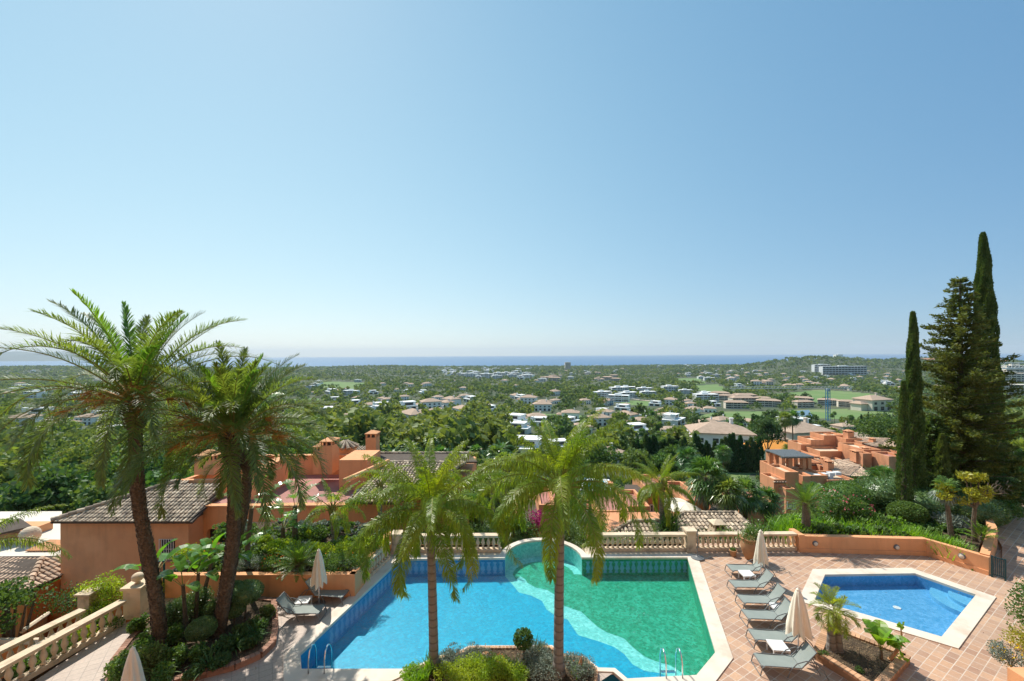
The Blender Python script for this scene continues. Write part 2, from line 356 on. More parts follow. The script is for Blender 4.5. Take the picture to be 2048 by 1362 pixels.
def frond(rng, L, e0, az, droop, nl, ll, lw, vee, ld, base=(0, 0, 0), prof=0, bare=.12, fa=(75, 28), pw=1.3, twist=0, clump=0):
    """one feather leaf: returns (leaf quads, stalk quads)"""
    ns = 14; ts = np.linspace(0, 1, ns + 1); e = e0 - droop * ts ** pw
    hd = np.array([cos(az), sin(az), 0]); up = np.array([0, 0, 1.])
    T = np.cos(e)[:, None] * hd + np.sin(e)[:, None] * up
    side0 = np.array([-sin(az), cos(az), 0.])
    T = T + side0 * (ts * twist)[:, None]; T = unit(T)
    P = np.concatenate([[base], np.array(base) + np.cumsum((T[:-1] + T[1:]) / 2 * L / ns, 0)])
    S = unit(np.cross(T, up)); S = np.where(np.linalg.norm(np.cross(T, up), axis=1, keepdims=True) < .1, -side0, S)
    S = np.where((S @ (-side0))[:, None] < 0, -S, S); Nn = np.cross(S, T)
    t = np.linspace(bare, .995, nl); f = lambda A: np.stack([np.interp(t, ts, A[:, i]) for i in range(3)], 1)
    p, tt, ss, nn = f(P), unit(f(T)), unit(f(S)), unit(f(Nn)); Q = []
    if prof == 0: ln = np.sin(np.clip(.12 + .82 * (t - bare) / (1 - bare), 0, 1) * pi) ** .6
    else: ln = np.clip(1.05 - .75 * (t - bare) / (1 - bare), 0, 1) * np.clip((t - bare) * 12 + .5, 0, 1)
    for sg in (1, -1):
        a = np.radians(fa[0] + (fa[1] - fa[0]) * t) + rng.normal(0, .13, nl)
        ve = vee + rng.normal(0, .06 + clump, nl)
        d = unit(ss * sg * np.sin(a)[:, None] + tt * np.cos(a)[:, None] + nn * ve[:, None])
        l = (ll * ln * rng.uniform(.88, 1.1, nl))[:, None]
        m = p + d * l * .5; m[:, 2] -= ld * .22 * l[:, 0]
        tip = p + d * l * .92; tip[:, 2] -= ld * l[:, 0]
        if ld > .6: tip = p + d * l * .66; tip[:, 2] -= .62 * ld * l[:, 0]
        w = unit(np.cross(d, nn)) * lw * .5
        Q.append(np.stack([p - w * .55, p + w * .55, m + w, m - w], 1)); Q.append(np.stack([m - w, m + w, tip + w * .12, tip - w * .12], 1))
    wr = np.interp(ts, [0, .15, 1], [.035, .02, .004])[:, None] * (L / 3.2) ** .5
    st = []
    for v in (S, Nn): A = P + v * wr; B = P - v * wr; st.append(np.stack([A[:-1], A[1:], B[1:], B[:-1]], 1))
    return np.concatenate(Q), np.concatenate(st)
def feather_crown(rng, n, L, erange, droop, nl, ll, lw, vee, ld, base=(0, 0, 0), r0=.12, prof=0, fa=(75, 28), pw=1.3, tw=.15, clump=0, drr=.2, bare=.12):
    A, B = [], []
    for i in range(n):
        t = (i + .5) / n; e0 = radians(erange[0] + (erange[1] - erange[0]) * t ** .85 + rng.normal(0, 4)); az = i * 2.39996 + rng.normal(0, .15)
        b = np.array(base) + np.array([cos(az) * r0, sin(az) * r0, (1 - t) * .25])
        q, s = frond(rng, L * rng.uniform(.85, 1.08) * (.72 + .28 * min(1, t * 3 + .2)), e0, az, droop * rng.uniform(1 - drr, 1 + drr) * (.34 + .8 * t), nl, ll, lw, vee, ld, b, prof, bare, fa, pw, rng.normal(0, tw), clump)
        A.append(q); B.append(s)
    return np.concatenate(A), np.concatenate(B)
def fan_crown(rng, n, L, base=(0, 0, 0), nseg=14, erange=(80, -50), fl=.55, w=.05):
    out = []; st = []
    for i in range(n):
        t = (i + .5) / n; e = radians(erange[0] + (erange[1] - erange[0]) * t + rng.normal(0, 6)); az = i * 2.39996 + rng.normal(0, .2)
        h = np.array([cos(az), sin(az), 0]); d = h * cos(e) + np.array([0, 0, sin(e)]); c = np.array(base) + d * L * (1 - fl) * rng.uniform(.8, 1.1)
        s = np.array([-sin(az), cos(az), 0]); nn = np.cross(s, d)
        st.append(np.stack([np.array(base) - s * .02, np.array(base) + s * .02, c + s * .015, c - s * .015])[None])
        a = np.linspace(-2.0, 2.0, nseg) + rng.normal(0, .04, nseg)
        dd = unit(d[None] * np.cos(a)[:, None] + s[None] * np.sin(a)[:, None] + nn[None] * rng.normal(.1, .1, nseg)[:, None])
        l = L * fl * rng.uniform(.85, 1.1, nseg)[:, None] * (1 - .2 * np.abs(a)[:, None] / 2)
        m = c + dd * l * .6; tip = c + dd * l; tip[:, 2] -= l[:, 0] * .28; pw = unit(np.cross(dd, nn[None])) * w * L
        out.append(np.stack([np.repeat(c[None], nseg, 0), m + pw, tip, m - pw], 1))
    return np.concatenate(out), np.concatenate(st)
def xf(Q, rz=0, s=1, loc=(0, 0, 0)):
    c, k = cos(rz), sin(rz); R = np.array([[c, k, 0], [-k, c, 0], [0, 0, 1]]); return (Q @ R) * s + np.array(loc)
def trunk_mb(h, r0, r1, lean=(0, 0), n=9, segs=10, curve=0, flare=.25, rough=0, rng=None):
    pts, rad = [], []
    for i in range(segs + 1):
        t = i / segs; pts.append((lean[0] * t + curve * sin(pi * t), lean[1] * t, h * t))
        rad.append((r0 + (r1 - r0) * t) * (1 + flare * max(0, 1 - t * 6)) * (1 + (rng.normal(0, rough) if rng is not None else 0)))
    return MB().tube(pts, rad, n)
HAZE = 0.45e-4
# ------------------------------------------------------------------ the land
_Y = np.array([0, 22, 35, 50, 70, 100, 160, 250, 350, 680, 1000, 1900, 3000, 4500, 4650, 4800, 9000.])
_Z = np.array([-5, -5.5, -9, -13, -17, -21, -28, -38, -47, -64, -74, -100, -122, -140, -146, -152, -160.])
def tz(X, Y):
    X = np.asarray(X, float); Y = np.asarray(Y, float); z = np.interp(Y, _Y, _Z); u = X / np.maximum(Y, 1)
    G = lambda u0, su, y0, sy, a: a * np.exp(-((u - u0) / su) ** 2 - ((Y - y0) / sy) ** 2)
    z = z + G(.72, .16, 2500, 520, 70) + G(1.05, .22, 2700, 600, 72) + G(1.35, .2, 1500, 500, 50) + G(.45, .15, 3300, 600, 22)
    z = z + G(-.32, .12, 3800, 500, 20) + G(-1.1, .35, 3200, 900, 40) + G(-.05, .2, 3600, 400, 8)
    z = z + 1.3 * np.sin(X / 37.) * np.sin(Y / 51. + 1) * np.clip(Y / 300, 0, 1) + 4 * np.sin(X / 260. + 2) * np.sin(Y / 310.) * np.clip((Y - 500) / 1500, 0, 1) * (Y < 4400)
    return z
def ground_at(px, py):
    r = ray(px, py); t = 20.0
    while t < 5200:
        if CAMZ + r[2] * t < tz(r[0] * t, t): break
        t *= 1.004
    return Vector((r[0] * t, t, float(tz(r[0] * t, t))))
def proj(X, Y, Z):
    u = X / Y; v = (Z - CAMZ) / Y
    return CX + FPX * (u * cos(ROLL) - v * sin(ROLL)), CY - FPX * (u * sin(ROLL) + v * cos(ROLL))
FAIR = [[(1352, 757), (1400, 756), (1412, 768), (1362, 768)], [(1380, 772), (1432, 768), (1460, 780), (1440, 792), (1400, 782)],
        [(1530, 790), (1640, 779), (1740, 787), (1792, 802), (1720, 814), (1660, 808), (1600, 800)],
        [(1380, 832), (1440, 824), (1560, 822), (1610, 832), (1530, 850), (1400, 846)], [(1575, 820), (1690, 818), (1790, 824), (1775, 842), (1660, 838), (1600, 832)],
        [(90, 892), (185, 876), (270, 876), (255, 896), (150, 902)], [(640, 762), (740, 766), (705, 778), (640, 775)],
        [(1415, 968), (1440, 938), (1555, 915), (1600, 922), (1500, 950), (1440, 975)], [(0, 868), (62, 866), (70, 880), (0, 884)],
        [(1060, 826), (1180, 832), (1160, 842), (1060, 838)], [(560, 800), (640, 796), (650, 808), (560, 812)], [(1240, 800), (1330, 804), (1300, 812), (1240, 808)]]
LAKE = [(1590, 830), (1618, 828), (1625, 838), (1608, 844), (1590, 842)]
gm, nt, b = newmat('valley_ground')
c1 = mixc(nt, ramp(nt, noise(nt, .012, 5, rough=.65), .4, .6), (.045, .07, .028), (.10, .10, .05))
c2 = mixc(nt, ramp(nt, noise(nt, .11, 4), .45, .65), c1, (.05, .075, .028)); nt.links.new(c2, b.inputs['Base Color']); b.inputs['Roughness'].default_value = 1
M['ground'] = gm
M['fair'] = surf('golf_turf', (.12, .20, .06), (.15, .22, .07), .02, 1, 0, c3=(.20, .22, .10), s3=.01)
def build_land():
    us = np.linspace(-1.75, 1.75, 330); ys = np.exp(np.linspace(math.log(6), math.log(5200), 270))
    U, Yg = np.meshgrid(us, ys); X = U * Yg; Z = tz(X, Yg); nx = len(us); ny = len(ys)
    V = np.stack([X, Yg, Z], -1); Q = np.stack([V[:-1, :-1], V[:-1, 1:], V[1:, 1:], V[1:, :-1]], 2).reshape(-1, 4, 3)
    idx = np.arange(nx * ny).reshape(ny, nx); f = np.stack([idx[:-1, :-1], idx[:-1, 1:], idx[1:, 1:], idx[1:, :-1]], 2).reshape(-1, 4)
    C = Q.mean(1); px, py = proj(C[:, 0], C[:, 1], C[:, 2]); fair = np.zeros(len(C), int)
    for P in FAIR: fair |= inpoly_np(P, px, py)
    me = bpy.data.meshes.new('valley_terrain'); VV = V.reshape(-1, 3)
    me.vertices.add(len(VV)); me.vertices.foreach_set('co', VV.astype(np.float32).ravel()); me.loops.add(f.size); me.loops.foreach_set('vertex_index', f.astype(np.int32).ravel())
    me.polygons.add(len(f)); me.polygons.foreach_set('loop_start', (np.arange(len(f)) * 4).astype(np.int32)); me.polygons.foreach_set('loop_total', np.full(len(f), 4, np.int32))
    me.polygons.foreach_set('material_index', fair.astype(np.int32)); me.update(calc_edges=True)
    o = link_mesh('valley_terrain', me, [M['ground'], M['fair']], smooth=True); tag(o, kind='structure')
build_land()
# roads of the valley
def road(name, pts, w, up=.35):
    P = []; 
    for (x0, y0), (x1, y1) in zip(pts[:-1], pts[1:]):
        for i in range(8): P.append(ground_at(x0 + (x1 - x0) * i / 8, y0 + (y1 - y0) * i / 8))
    P.append(ground_at(*pts[-1])); mb = MB(); A = []
    for i, p in enumerate(P):
        d = P[min(i + 1, len(P) - 1)] - P[max(i - 1, 0)]; n_ = Vector((-d.y, d.x, 0)).normalized() * w / 2
        for q in (p - n_, p + n_): A.append((q.x, q.y, float(tz(q.x, q.y)) + up))
    mb.add(A, [(2 * i, 2 * i + 2, 2 * i + 3, 2 * i + 1) for i in range(len(P) - 1)]); tag(mb.build(name, M['path']), kind='structure')
    ROADS.extend([(x, y) for x, y in pts]); ROADPTS.extend([(p.x, p.y, w) for p in P])
ROADS, ROADPTS = [], []
road('garden_path', [(1300, 940), (1360, 922), (1440, 912), (1520, 908), (1600, 900)], 2.4)
road('garden_path', [(1165, 938), (1230, 926), (1290, 920)], 2.4)
road('valley_road', [(1150, 778), (1215, 792), (1330, 806), (1430, 812)], 9)
road('valley_road', [(880, 870), (960, 856), (1060, 852), (1170, 846), (1300, 838)], 6)
road('valley_road', [(1480, 774), (1600, 776), (1760, 784), (1880, 800)], 8)
road('valley_road', [(0, 862), (90, 858), (180, 868), (300, 872)], 6)
# the sea
m, nt, b = newmat('sea_water'); b.inputs['Base Color'].default_value = (.015, .11, .25, 1); b.inputs['Roughness'].default_value = .35
b.inputs['Specular IOR Level'].default_value = .25
bumpn(nt, b, noise(nt, .02, 5), .6, 6); M['sea'] = m
mb = MB(); mb.add([(-45000, 4300, -145), (45000, 4300, -145), (45000, 25000, -145), (-45000, 25000, -145)], [(0, 1, 2, 3)])
tag(mb.build('sea', M['sea']), kind='structure')
# far mountains on the left
mb = MB(); rng = np.random.default_rng(3); xs = np.linspace(-23000, -13800, 60)
hh = [max(0, (1 - abs((x + 18300) / 4600) ** 1.4)) * 330 + 50 * sin(x / 700.) + 35 * sin(x / 260. + 1) for x in xs]
row = lambda y, k: [(x, y, -146 + max(0, h) * k) for x, h in zip(xs, hh)]
R = [row(13000, 0), row(13600, .45), row(14200, .8), row(15000, 1), row(16500, 0)]
vs = [p for r in R for p in r]; n = 60
mb.add(vs, [(i * n + j, i * n + j + 1, (i + 1) * n + j + 1, (i + 1) * n + j) for i in range(4) for j in range(n - 1)])
tag(mb.build('mountains', M['ground'], smooth=True), kind='structure')
# golf lake
lp = [ground_at(x, y) for x, y in LAKE]; lz = max(p.z for p in lp) + .6
m, nt, b = newmat('lake_water'); b.inputs['Base Color'].default_value = (.05, .11, .17, 1); b.inputs['Roughness'].default_value = .08; M['lake'] = m
tag(MB().prism([(p.x, p.y) for p in lp], lz - 2, lz).build('lake_water', m), kind='structure')
# air
hm = bpy.data.materials.new('haze_air'); hm.use_nodes = True; hn = hm.node_tree; hn.nodes.clear()
ho = hn.nodes.new('ShaderNodeOutputMaterial'); hv = hn.nodes.new('ShaderNodeVolumePrincipled'); hn.links.new(hv.outputs[0], ho.inputs['Volume'])
hv.inputs['Color'].default_value = (.80, .90, 1.0, 1); hv.inputs['Density'].default_value = HAZE; hv.inputs['Anisotropy'].default_value = .1
if HAZE > 0: tag(MB().box(-46000, 46000, -200, 25500, -190, 300).build('haze', hm), kind='stuff')

# ------------------------------------------------------------------ houses of the valley
def hip(mb, x0, x1, y0, y1, z, h, ov=.6, mi=0, th=.25, c=(0, 0), rz=0):
    x0 -= ov; x1 += ov; y0 -= ov; y1 += ov; w, d = x1 - x0, y1 - y0; k = min(w, d) / 2
    if w >= d: r = [(x0 + k, (y0 + y1) / 2), (x1 - k, (y0 + y1) / 2)]
    else: r = [((x0 + x1) / 2, y0 + k), ((x0 + x1) / 2, y1 - k)]
    vs = [(x0, y0, z), (x1, y0, z), (x1, y1, z), (x0, y1, z), (x0, y0, z + th), (x1, y0, z + th), (x1, y1, z + th), (x0, y1, z + th), (r[0][0], r[0][1], z + th + h), (r[1][0], r[1][1], z + th + h)]
    vs = [(c[0] + a * cos(rz) - b * sin(rz), c[1] + a * sin(rz) + b * cos(rz), q) for a, b, q in vs]
    fs = [(0, 3, 2, 1), (0, 1, 5, 4), (1, 2, 6, 5), (2, 3, 7, 6), (3, 0, 4, 7)]
    if w >= d: fs += [(4, 5, 9, 8), (5, 6, 9), (6, 7, 8, 9), (7, 4, 8)]
    else: fs += [(4, 5, 8), (5, 6, 9, 8), (6, 7, 9), (7, 4, 8, 9)]
    mb.add(vs, fs, mi)
def windows(root, spec, mat=None, fr=None):
    """spec: (x, z, w, h, y of the face, dirn) windows set 5 cm proud of a wall that faces -Y (dirn 0) or -X/+X (1/2)"""
    for (x, z, w, h, y, d) in spec:
        mb = MB()
        if d == 0: mb.box(x - w / 2, x + w / 2, y - .06, y - .003, z, z + h); fb = MB().box(x - w / 2 - .1, x + w / 2 + .1, y - .05, y - .002, z - .1, z + h + .1)
        else:
            s = -1 if d == 1 else 1; a, b_ = sorted((y, y + s * .06)); mb.box(a, b_, x - w / 2, x + w / 2, z, z + h); fb = None
        mb.build('window', mat or M['glass'], root, world=False)
def villa(name, label, cat, W_, D_, H_, wall, roof, style='hip'):
    r = thing(name, label, cat); 
    if style == 'hip':
        mb = MB().box(-W_ / 2, W_ / 2, 0, D_, -3, H_).box(-W_ / 2 - W_ * .3, -W_ / 2 + .01, D_ * .25, D_ * .8, -3, H_ * .6); mb.build('wall', wall, r)
        rb = MB(); hip(rb, -W_ / 2, W_ / 2, 0, D_, H_, D_ * .2); hip(rb, -W_ * .8, -W_ / 2 - .65, D_ * .25, D_ * .8, H_ * .6, D_ * .12); rb.build('roof', roof, r)
        MB().box(W_ * .2, W_ * .2 + .8, D_ * .5, D_ * .5 + .8, H_, H_ + D_ * .2 + 1.2).box(W_ * .2 - .15, W_ * .2 + .95, D_ * .5 - .15, D_ * .5 + .95, H_ + D_ * .2 + 1.2, H_ + D_ * .2 + 1.4).build('chimney', wall, r)
        k = max(2, int(W_ / 4)); sp = []
        for i in range(k):
            x = -W_ / 2 + (i + .5) * W_ / k; sp += [(x, .3, W_ / k * .5, 2.1, 0, 0), (x, 3.6, W_ / k * .38, 1.3, 0, 0)] if H_ > 5 else [(x, .3, W_ / k * .5, 2, 0, 0)]
        windows(r, sp)
    elif style == 'modern':
        MB().box(-W_ / 2, W_ / 2, 0, D_, -3, H_ * .55).box(-W_ * .3, W_ * .32, D_ * .3, D_, H_ * .55, H_).box(-W_ * .42, -W_ * .31, D_ * .2, D_ * .45, H_ * .55, H_ * 1.15).build('wall', wall, r)
        MB().box(-W_ / 2 - .4, W_ / 2 + .4, -.5, D_ * .3 - .01, H_ * .55, H_ * .6).box(-W_ * .33, W_ * .35, D_ * .25, D_ + .3, H_, H_ + .3).build('roof', wall, r)
        windows(r, [(-W_ * .25, .3, W_ * .3, H_ * .4, 0, 0), (W_ * .22, .3, W_ * .36, H_ * .4, 0, 0), (0, H_ * .63, W_ * .4, H_ * .28, D_ * .3, 0)])
    else:
        fl = int(round(H_ / 3)); mb = MB().box(-W_ / 2, W_ / 2, 1.2, D_, -3, H_)
        for i in range(fl): mb.box(-W_ / 2 - .2, W_ / 2 + .2, 0, 1.2 - .003, i * 3 - .2, i * 3 + .95)
        for i in range(int(W_ / 7) + 1):
            x = -W_ / 2 + i * (W_ / int(W_ / 7)); mb.box(x - .15, x + .15, .03, 1.18, 0, H_ + .3)
        mb.build('wall', wall, r); rb = MB()
        if style == 'tiled': hip(rb, -W_ / 2, W_ / 2, 0, D_, H_, 2.6)
        else: rb.box(-W_ / 2 - .3, W_ / 2 + .3, -.2, D_ + .3, H_, H_ + .35).box(-W_ * .2, W_ * .1, D_ * .4, D_ * .8, H_ + .35, H_ + 2.4)
        rb.build('roof', roof, r)
        windows(r, [(-W_ / 2 + (j + .5) * W_ / 3, i * 3 + 1.0, W_ / 3 - 1.2, 1.75, 1.2, 0) for i in range(fl) for j in range(3)])
    return r
HOUSE_FOOT = []      # X, Y, radius
SIGHT = []           # px0, px1, py_base, Y
def put(proto, used, loc, rz, s, label=None, cat=None, group=None):
    o = proto if proto.name not in used else copy_tree(proto)
    used.add(proto.name); o.location = loc; o.rotation_euler = (0, 0, rz); o.scale = (s, s, s)
    if label: o['label'] = label
    if cat: o['category'] = cat
    if group: o['group'] = group
    elif 'group' in o: del o['group']
    return o
def place(proto, used, px, py, pxw, W_, rz, label=None, group=None, sight=True, dz=0, Y=None):
    g = ground_at(px, py) if Y is None else at(px, py, Y)
    if Y is not None: g.z = float(tz(g.x, g.y))
    s = (pxw * g.y / FPX) / W_ if pxw else 1
    o = put(proto, used, (g.x, g.y, g.z + dz), rz, s, label, None, group)
    HOUSE_FOOT.append((g.x, g.y + 5 * s, W_ * s * .62))
    if sight: SIGHT.append((px - (pxw or 20) * .5, px + (pxw or 20) * .5, py, g.y))
    return o
used = set()
H = {}
H['hipw'] = villa('villa', 'x', 'house', 16, 12, 6.2, M['villa'], M['tile_far'])
H['hips'] = villa('villa', 'x', 'house', 13, 10, 4.5, M['villa'], M['tile_far'])
H['mod'] = villa('villa', 'x', 'house', 18, 12, 7, M['villa'], M['villa'], 'modern')
H['hipc'] = villa('villa', 'x', 'house', 14, 11, 6, M['cream'], M['tile_far'])
H['block'] = villa('apartment_block', 'x', 'apartments', 28, 12, 9, M['villa'], M['villa'], 'flat')
H['tiled'] = villa('apartment_block', 'x', 'apartments', 30, 13, 9, M['cream'], M['tile_far'], 'tiled')
H['creamb'] = villa('apartment_block', 'x', 'apartments', 30, 14, 12, M['cream'], M['cream'], 'flat')
WID = dict(hipw=16, hips=13, mod=18, hipc=14, block=28, tiled=30, creamb=30)
VILLAS = [('hipw', 1447, 912, 112, -.25, 'large white villa with a wide taupe hipped roof behind the dark hedge'),
 ('mod', 1283, 872, 52, .3, 'white flat-roofed modern house with a square tower, left of the large taupe-roofed villa'),
 ('hips', 1230, 930, 62, .5, 'white two-part house with reddish roof just below the round bright tree'),
 ('hips', 1340, 872, 34, -.3, 'narrow white house with brown roof between the modern house and the large villa'),
 ('hips', 1166, 868, 40, .2, 'low house with reddish tiled roof right behind the taller queen palm'),
 ('mod', 1030, 868, 50, -.3, 'pale modern house high on the slope above the two grey-roofed white houses'),
 ('hipw', 932, 888, 36, .4, 'white house with grey pyramid roof, left of its twin at the wood edge'),
 ('hips', 970, 888, 34, -.2, 'low white house with grey-brown roof, right of its twin at the wood edge'),
 ('mod', 1050, 918, 88, -.15, 'long white flat-roofed house with deep shaded terrace left of the taller queen palm crown'),
 ('mod', 1122, 905, 52, .2, 'white flat-roofed house half hidden by the taller queen palm crown'),
 ('hips', 950, 922, 42, .1, 'low white house half hidden behind the left queen palm crown'),
 ('hipw', 1205, 852, 40, .2, 'white house with brown roof above the modern tower house'),
 ('hips', 1075, 846, 36, .1, 'small white house with flat brown roof on the upper middle slope among palms'),
 ('hips', 1140, 838, 34, -.2, 'small white house with brown roof high up behind the palm crowns'),
 ('hipw', 1395, 880, 40, .4, 'brown-roofed white house touching the left side of the large taupe-roofed villa'),
 ('hipc', 1628, 905, 92, .2, 'tan hipped roof house directly behind the terracotta complex'),
 ('hipc', 1560, 900, 60, -.3, 'lower tan roofed house to the left behind the terracotta complex'),
 ('hipc', 1735, 905, 60, .1, 'tan roofed house behind the right end of the terracotta complex'),
 ('mod', 1608, 868, 70, .1, 'long low white building near the foot of the taller blue crane'),
 ('hipc', 1765, 822, 50, .2, 'cream house with brown roof left of the thin dark cypress'),
 ('mod', 1790, 868, 40, .1, 'low cream house beside the umbrella pine'),
 ('mod', 196, 838, 36, .2, 'white stepped house seen just left of the left palm trunk'),
 ('hipw', 166, 850, 38, -.1, 'white house with pale red roof left of the stepped house behind the left palm'),
 ('mod', 62, 838, 50, .2, 'bright white house at the far left seen between palm fronds'),
 ('hips', 30, 852, 44, .2, 'white house with long low roof at the left edge of the view'),
 ('hips', 112, 862, 40, 0, 'low house with terrace wall below the white houses on the left'),
 ('mod', 222, 866, 32, 0, 'small white house close to the left palm trunk'),
 ('hipc', 82, 912, 42, .3, 'pale hipped roof house standing alone in the left wood'),
 ('hipw', 2030, 905, 70, -.3, 'tan roofed house at the right edge beside the tallest cypress'),
 ('hips', 2020, 868, 50, -.2, 'white house with red roof at the right edge above the tan roofed house'),
 ('hipc', 1700, 868, 34, .2, 'small cream house right of the taller blue crane')]
for k, x, y, w, rz, lab in VILLAS: place(H[k], used, x, y, w, WID[k], rz, lab)
rng = np.random.default_rng(11)
ZONES = [ # x0,x1,y0,y1,count,kinds,label,group,size
 (880, 1060, 738, 760, 62, ['block', 'block', 'mod'], 'white block in the dense white town on the plain left of the middle', 'white town blocks', 1.7),
 (1060, 1250, 736, 764, 36, ['block', 'hipc', 'tiled'], 'pale building scattered beyond the wood near the round-topped tower', 'pale buildings on the plain', 1.2),
 (1185, 1420, 782, 806, 18, ['block'], 'white terraced house row along the edge of the golf course', 'white terraces by the golf course', 1),
 (1430, 1740, 796, 822, 30, ['tiled'], 'taupe-roofed cream apartment block in the rows between the fairways', 'apartment blocks between the fairways', .85),
 (1480, 1880, 742, 780, 52, ['hipw', 'hips', 'mod', 'hipc'], 'small pale villa dotted on the green hillside under the long white hotel', 'villas on the hillside', 1.25),
 (1350, 1500, 734, 762, 24, ['block', 'hipw'], 'white building on the low rise left of the hill', 'white buildings on the low rise', 1.1),
 (1140, 1480, 728, 736, 30, ['block'], 'white block in the thin town strip along the coast', 'coastal strip blocks', 1.9),
 (600, 880, 742, 806, 24, ['block', 'hipw', 'mod'], 'white roof peeping out of the wood right of the big palms', 'roofs in the wood', .9),
 (0, 260, 736, 800, 20, ['block', 'hipw', 'creamb'], 'pale building on the far left plain behind the palm fronds', 'buildings on the far left plain', 1.1),
 (640, 1120, 764, 852, 46, ['hipw', 'mod', 'hips'], 'white villa peeping out between the trees of the central valley', 'white villas of the central valley', 1.15),
 (1060, 1500, 806, 860, 46, ['hipw', 'hips', 'mod'], 'small white house among the palms of the middle valley', 'small houses among the palms', .9)]
for x0, x1, y0, y1, cnt, kinds, lab, grp, sz in ZONES:
    for i in range(cnt):
        px, py = rng.uniform(x0, x1), rng.uniform(y0, y1); g = ground_at(px, py)
        if g.z < -144.5 or any(inpoly(P, px, py) for P in FAIR) or inpoly(LAKE, px, py): continue
        if any((g.x - a) ** 2 + (g.y - b_) ** 2 < (r + 9) ** 2 for a, b_, r in HOUSE_FOOT): continue
        k = kinds[rng.integers(len(kinds))]; o = put(H[k], used, g, rng.uniform(-1.2, .9) * (.6 if k in ('block', 'tiled') else 1), sz * rng.uniform(.8, 1.2), lab, None, grp)
        HOUSE_FOOT.append((g.x, g.y + 5, WID[k] * sz * .7)); w = WID[k] * sz * .4 / g.y * FPX
        if rng.random() < (.9 if g.y > 900 else .85): SIGHT.append((px - w, px + w, py, g.y))
# cream stepped apartments at the right edge
for x, y, w, rz, lab in [(2034, 765, 44, -.35, 'long cream stepped apartment block at the right edge below the steel jib'), (2030, 790, 50, -.4, 'cream apartment block at the right edge, lower of the stepped pair'), (2040, 748, 40, -.3, 'cream apartment block at the right edge, topmost on the slope')]:
    place(H['creamb'], used, x, y, w, 30, rz, lab)
# long white hotel on the hill, towers
def longblock(name, label, cat, W_, D_, H_, wall, loc, rz, fl, bays):
    r = thing(name, label, cat); mb = MB().box(-W_ / 2, W_ / 2, 1.5, D_, -6, H_)
    for i in range(fl + 1): mb.box(-W_ / 2 - .3, W_ / 2 + .3, 0, 1.497, i * H_ / fl - .6, i * H_ / fl + 1.5)
    for i in range(bays + 1): x = -W_ / 2 + i * W_ / bays; mb.box(x - .2, x + .2, .05, 1.48, 0, H_)
    mb.build('wall', wall, r); MB().box(-W_ / 2 - .5, W_ / 2 + .5, -.2, D_ + .5, H_ + .9, H_ + 1.3).box(-W_ * .1, W_ * .1, D_ * .3, D_ * .8, H_ + 1.3, H_ + 3.6).build('roof', wall, r)
    for i in range(fl): MB().box(-W_ / 2 + .5, W_ / 2 - .5, 1.44, 1.497, i * H_ / fl + 1.5, (i + 1) * H_ / fl - .65).build('window', M['glass'], r)
    r.location = loc; r.rotation_euler = (0, 0, rz); HOUSE_FOOT.append((loc[0], loc[1] + 10, W_ * .55)); return r
g = ground_at(1690, 750); longblock('hotel', 'long white terraced hotel block on the green hill below the white tower', 'hotel', 92 * g.y / FPX, 22, 17 * g.y / FPX, M['villa'], g, .05, 4, 14); SIGHT.append((1640, 1735, 751, g.y))
g = ground_at(1645, 744); longblock('hotel_wing', 'short white hotel wing on the hill, upper left of the long hotel', 'hotel', 34 * g.y / FPX, 18, 14 * g.y / FPX, M['villa'], g, .1, 4, 5); SIGHT.append((1628, 1662, 745, g.y))
g = at(1679, 724, 2500); g.z = float(tz(g.x, g.y)); longblock('tower_block', 'white tower standing above the trees on the hill crest against the sea', 'tower', 13 * g.y / FPX, 24, CAMZ - (709 - 703) / FPX * g.y - g.z, M['villa'], g, 0, 14, 3)
g = ground_at(1136, 742); longblock('tower_block', 'grey tower block rising from the plain right of the white town', 'tower', 11 * g.y / FPX, 30, 17 * g.y / FPX, M['cream'], g, 0, 14, 3); SIGHT.append((1128, 1144, 742, g.y))
for x, y, w, s_, lab in [(1852, 722, 40, 0, 'red-roofed buildings on the hill crest between the left cypress and the fir'), (2002, 722, 30, 1, 'domed red building on the hill crest right of the tallest cypress')]:
    g = at(x, y, 2450); g.z = float(tz(g.x, g.y)); r = thing('hilltop_house', lab, 'house', g); ww = w * g.y / FPX; hz = CAMZ + (CY - 6 - y + 12) / FPX * g.y - g.z if False else 16
    MB().box(-ww / 2, ww / 2, 0, 20, -8, hz).box(-ww * .2, ww * .25, -8, -.01, -8, hz * .7).build('wall', M['stucco2'], r, world=False)
    rb = MB(); hip(rb, -ww / 2, ww / 2, 0, 20, hz, 8, 2, 0)
    if s_: rb.lathe([(12, hz + 3), (10, hz + 8), (6, hz + 12), (0.2, hz + 14)], (0, 10, 0), 12)
    rb.build('roof', M['stucco2'], r, world=False)

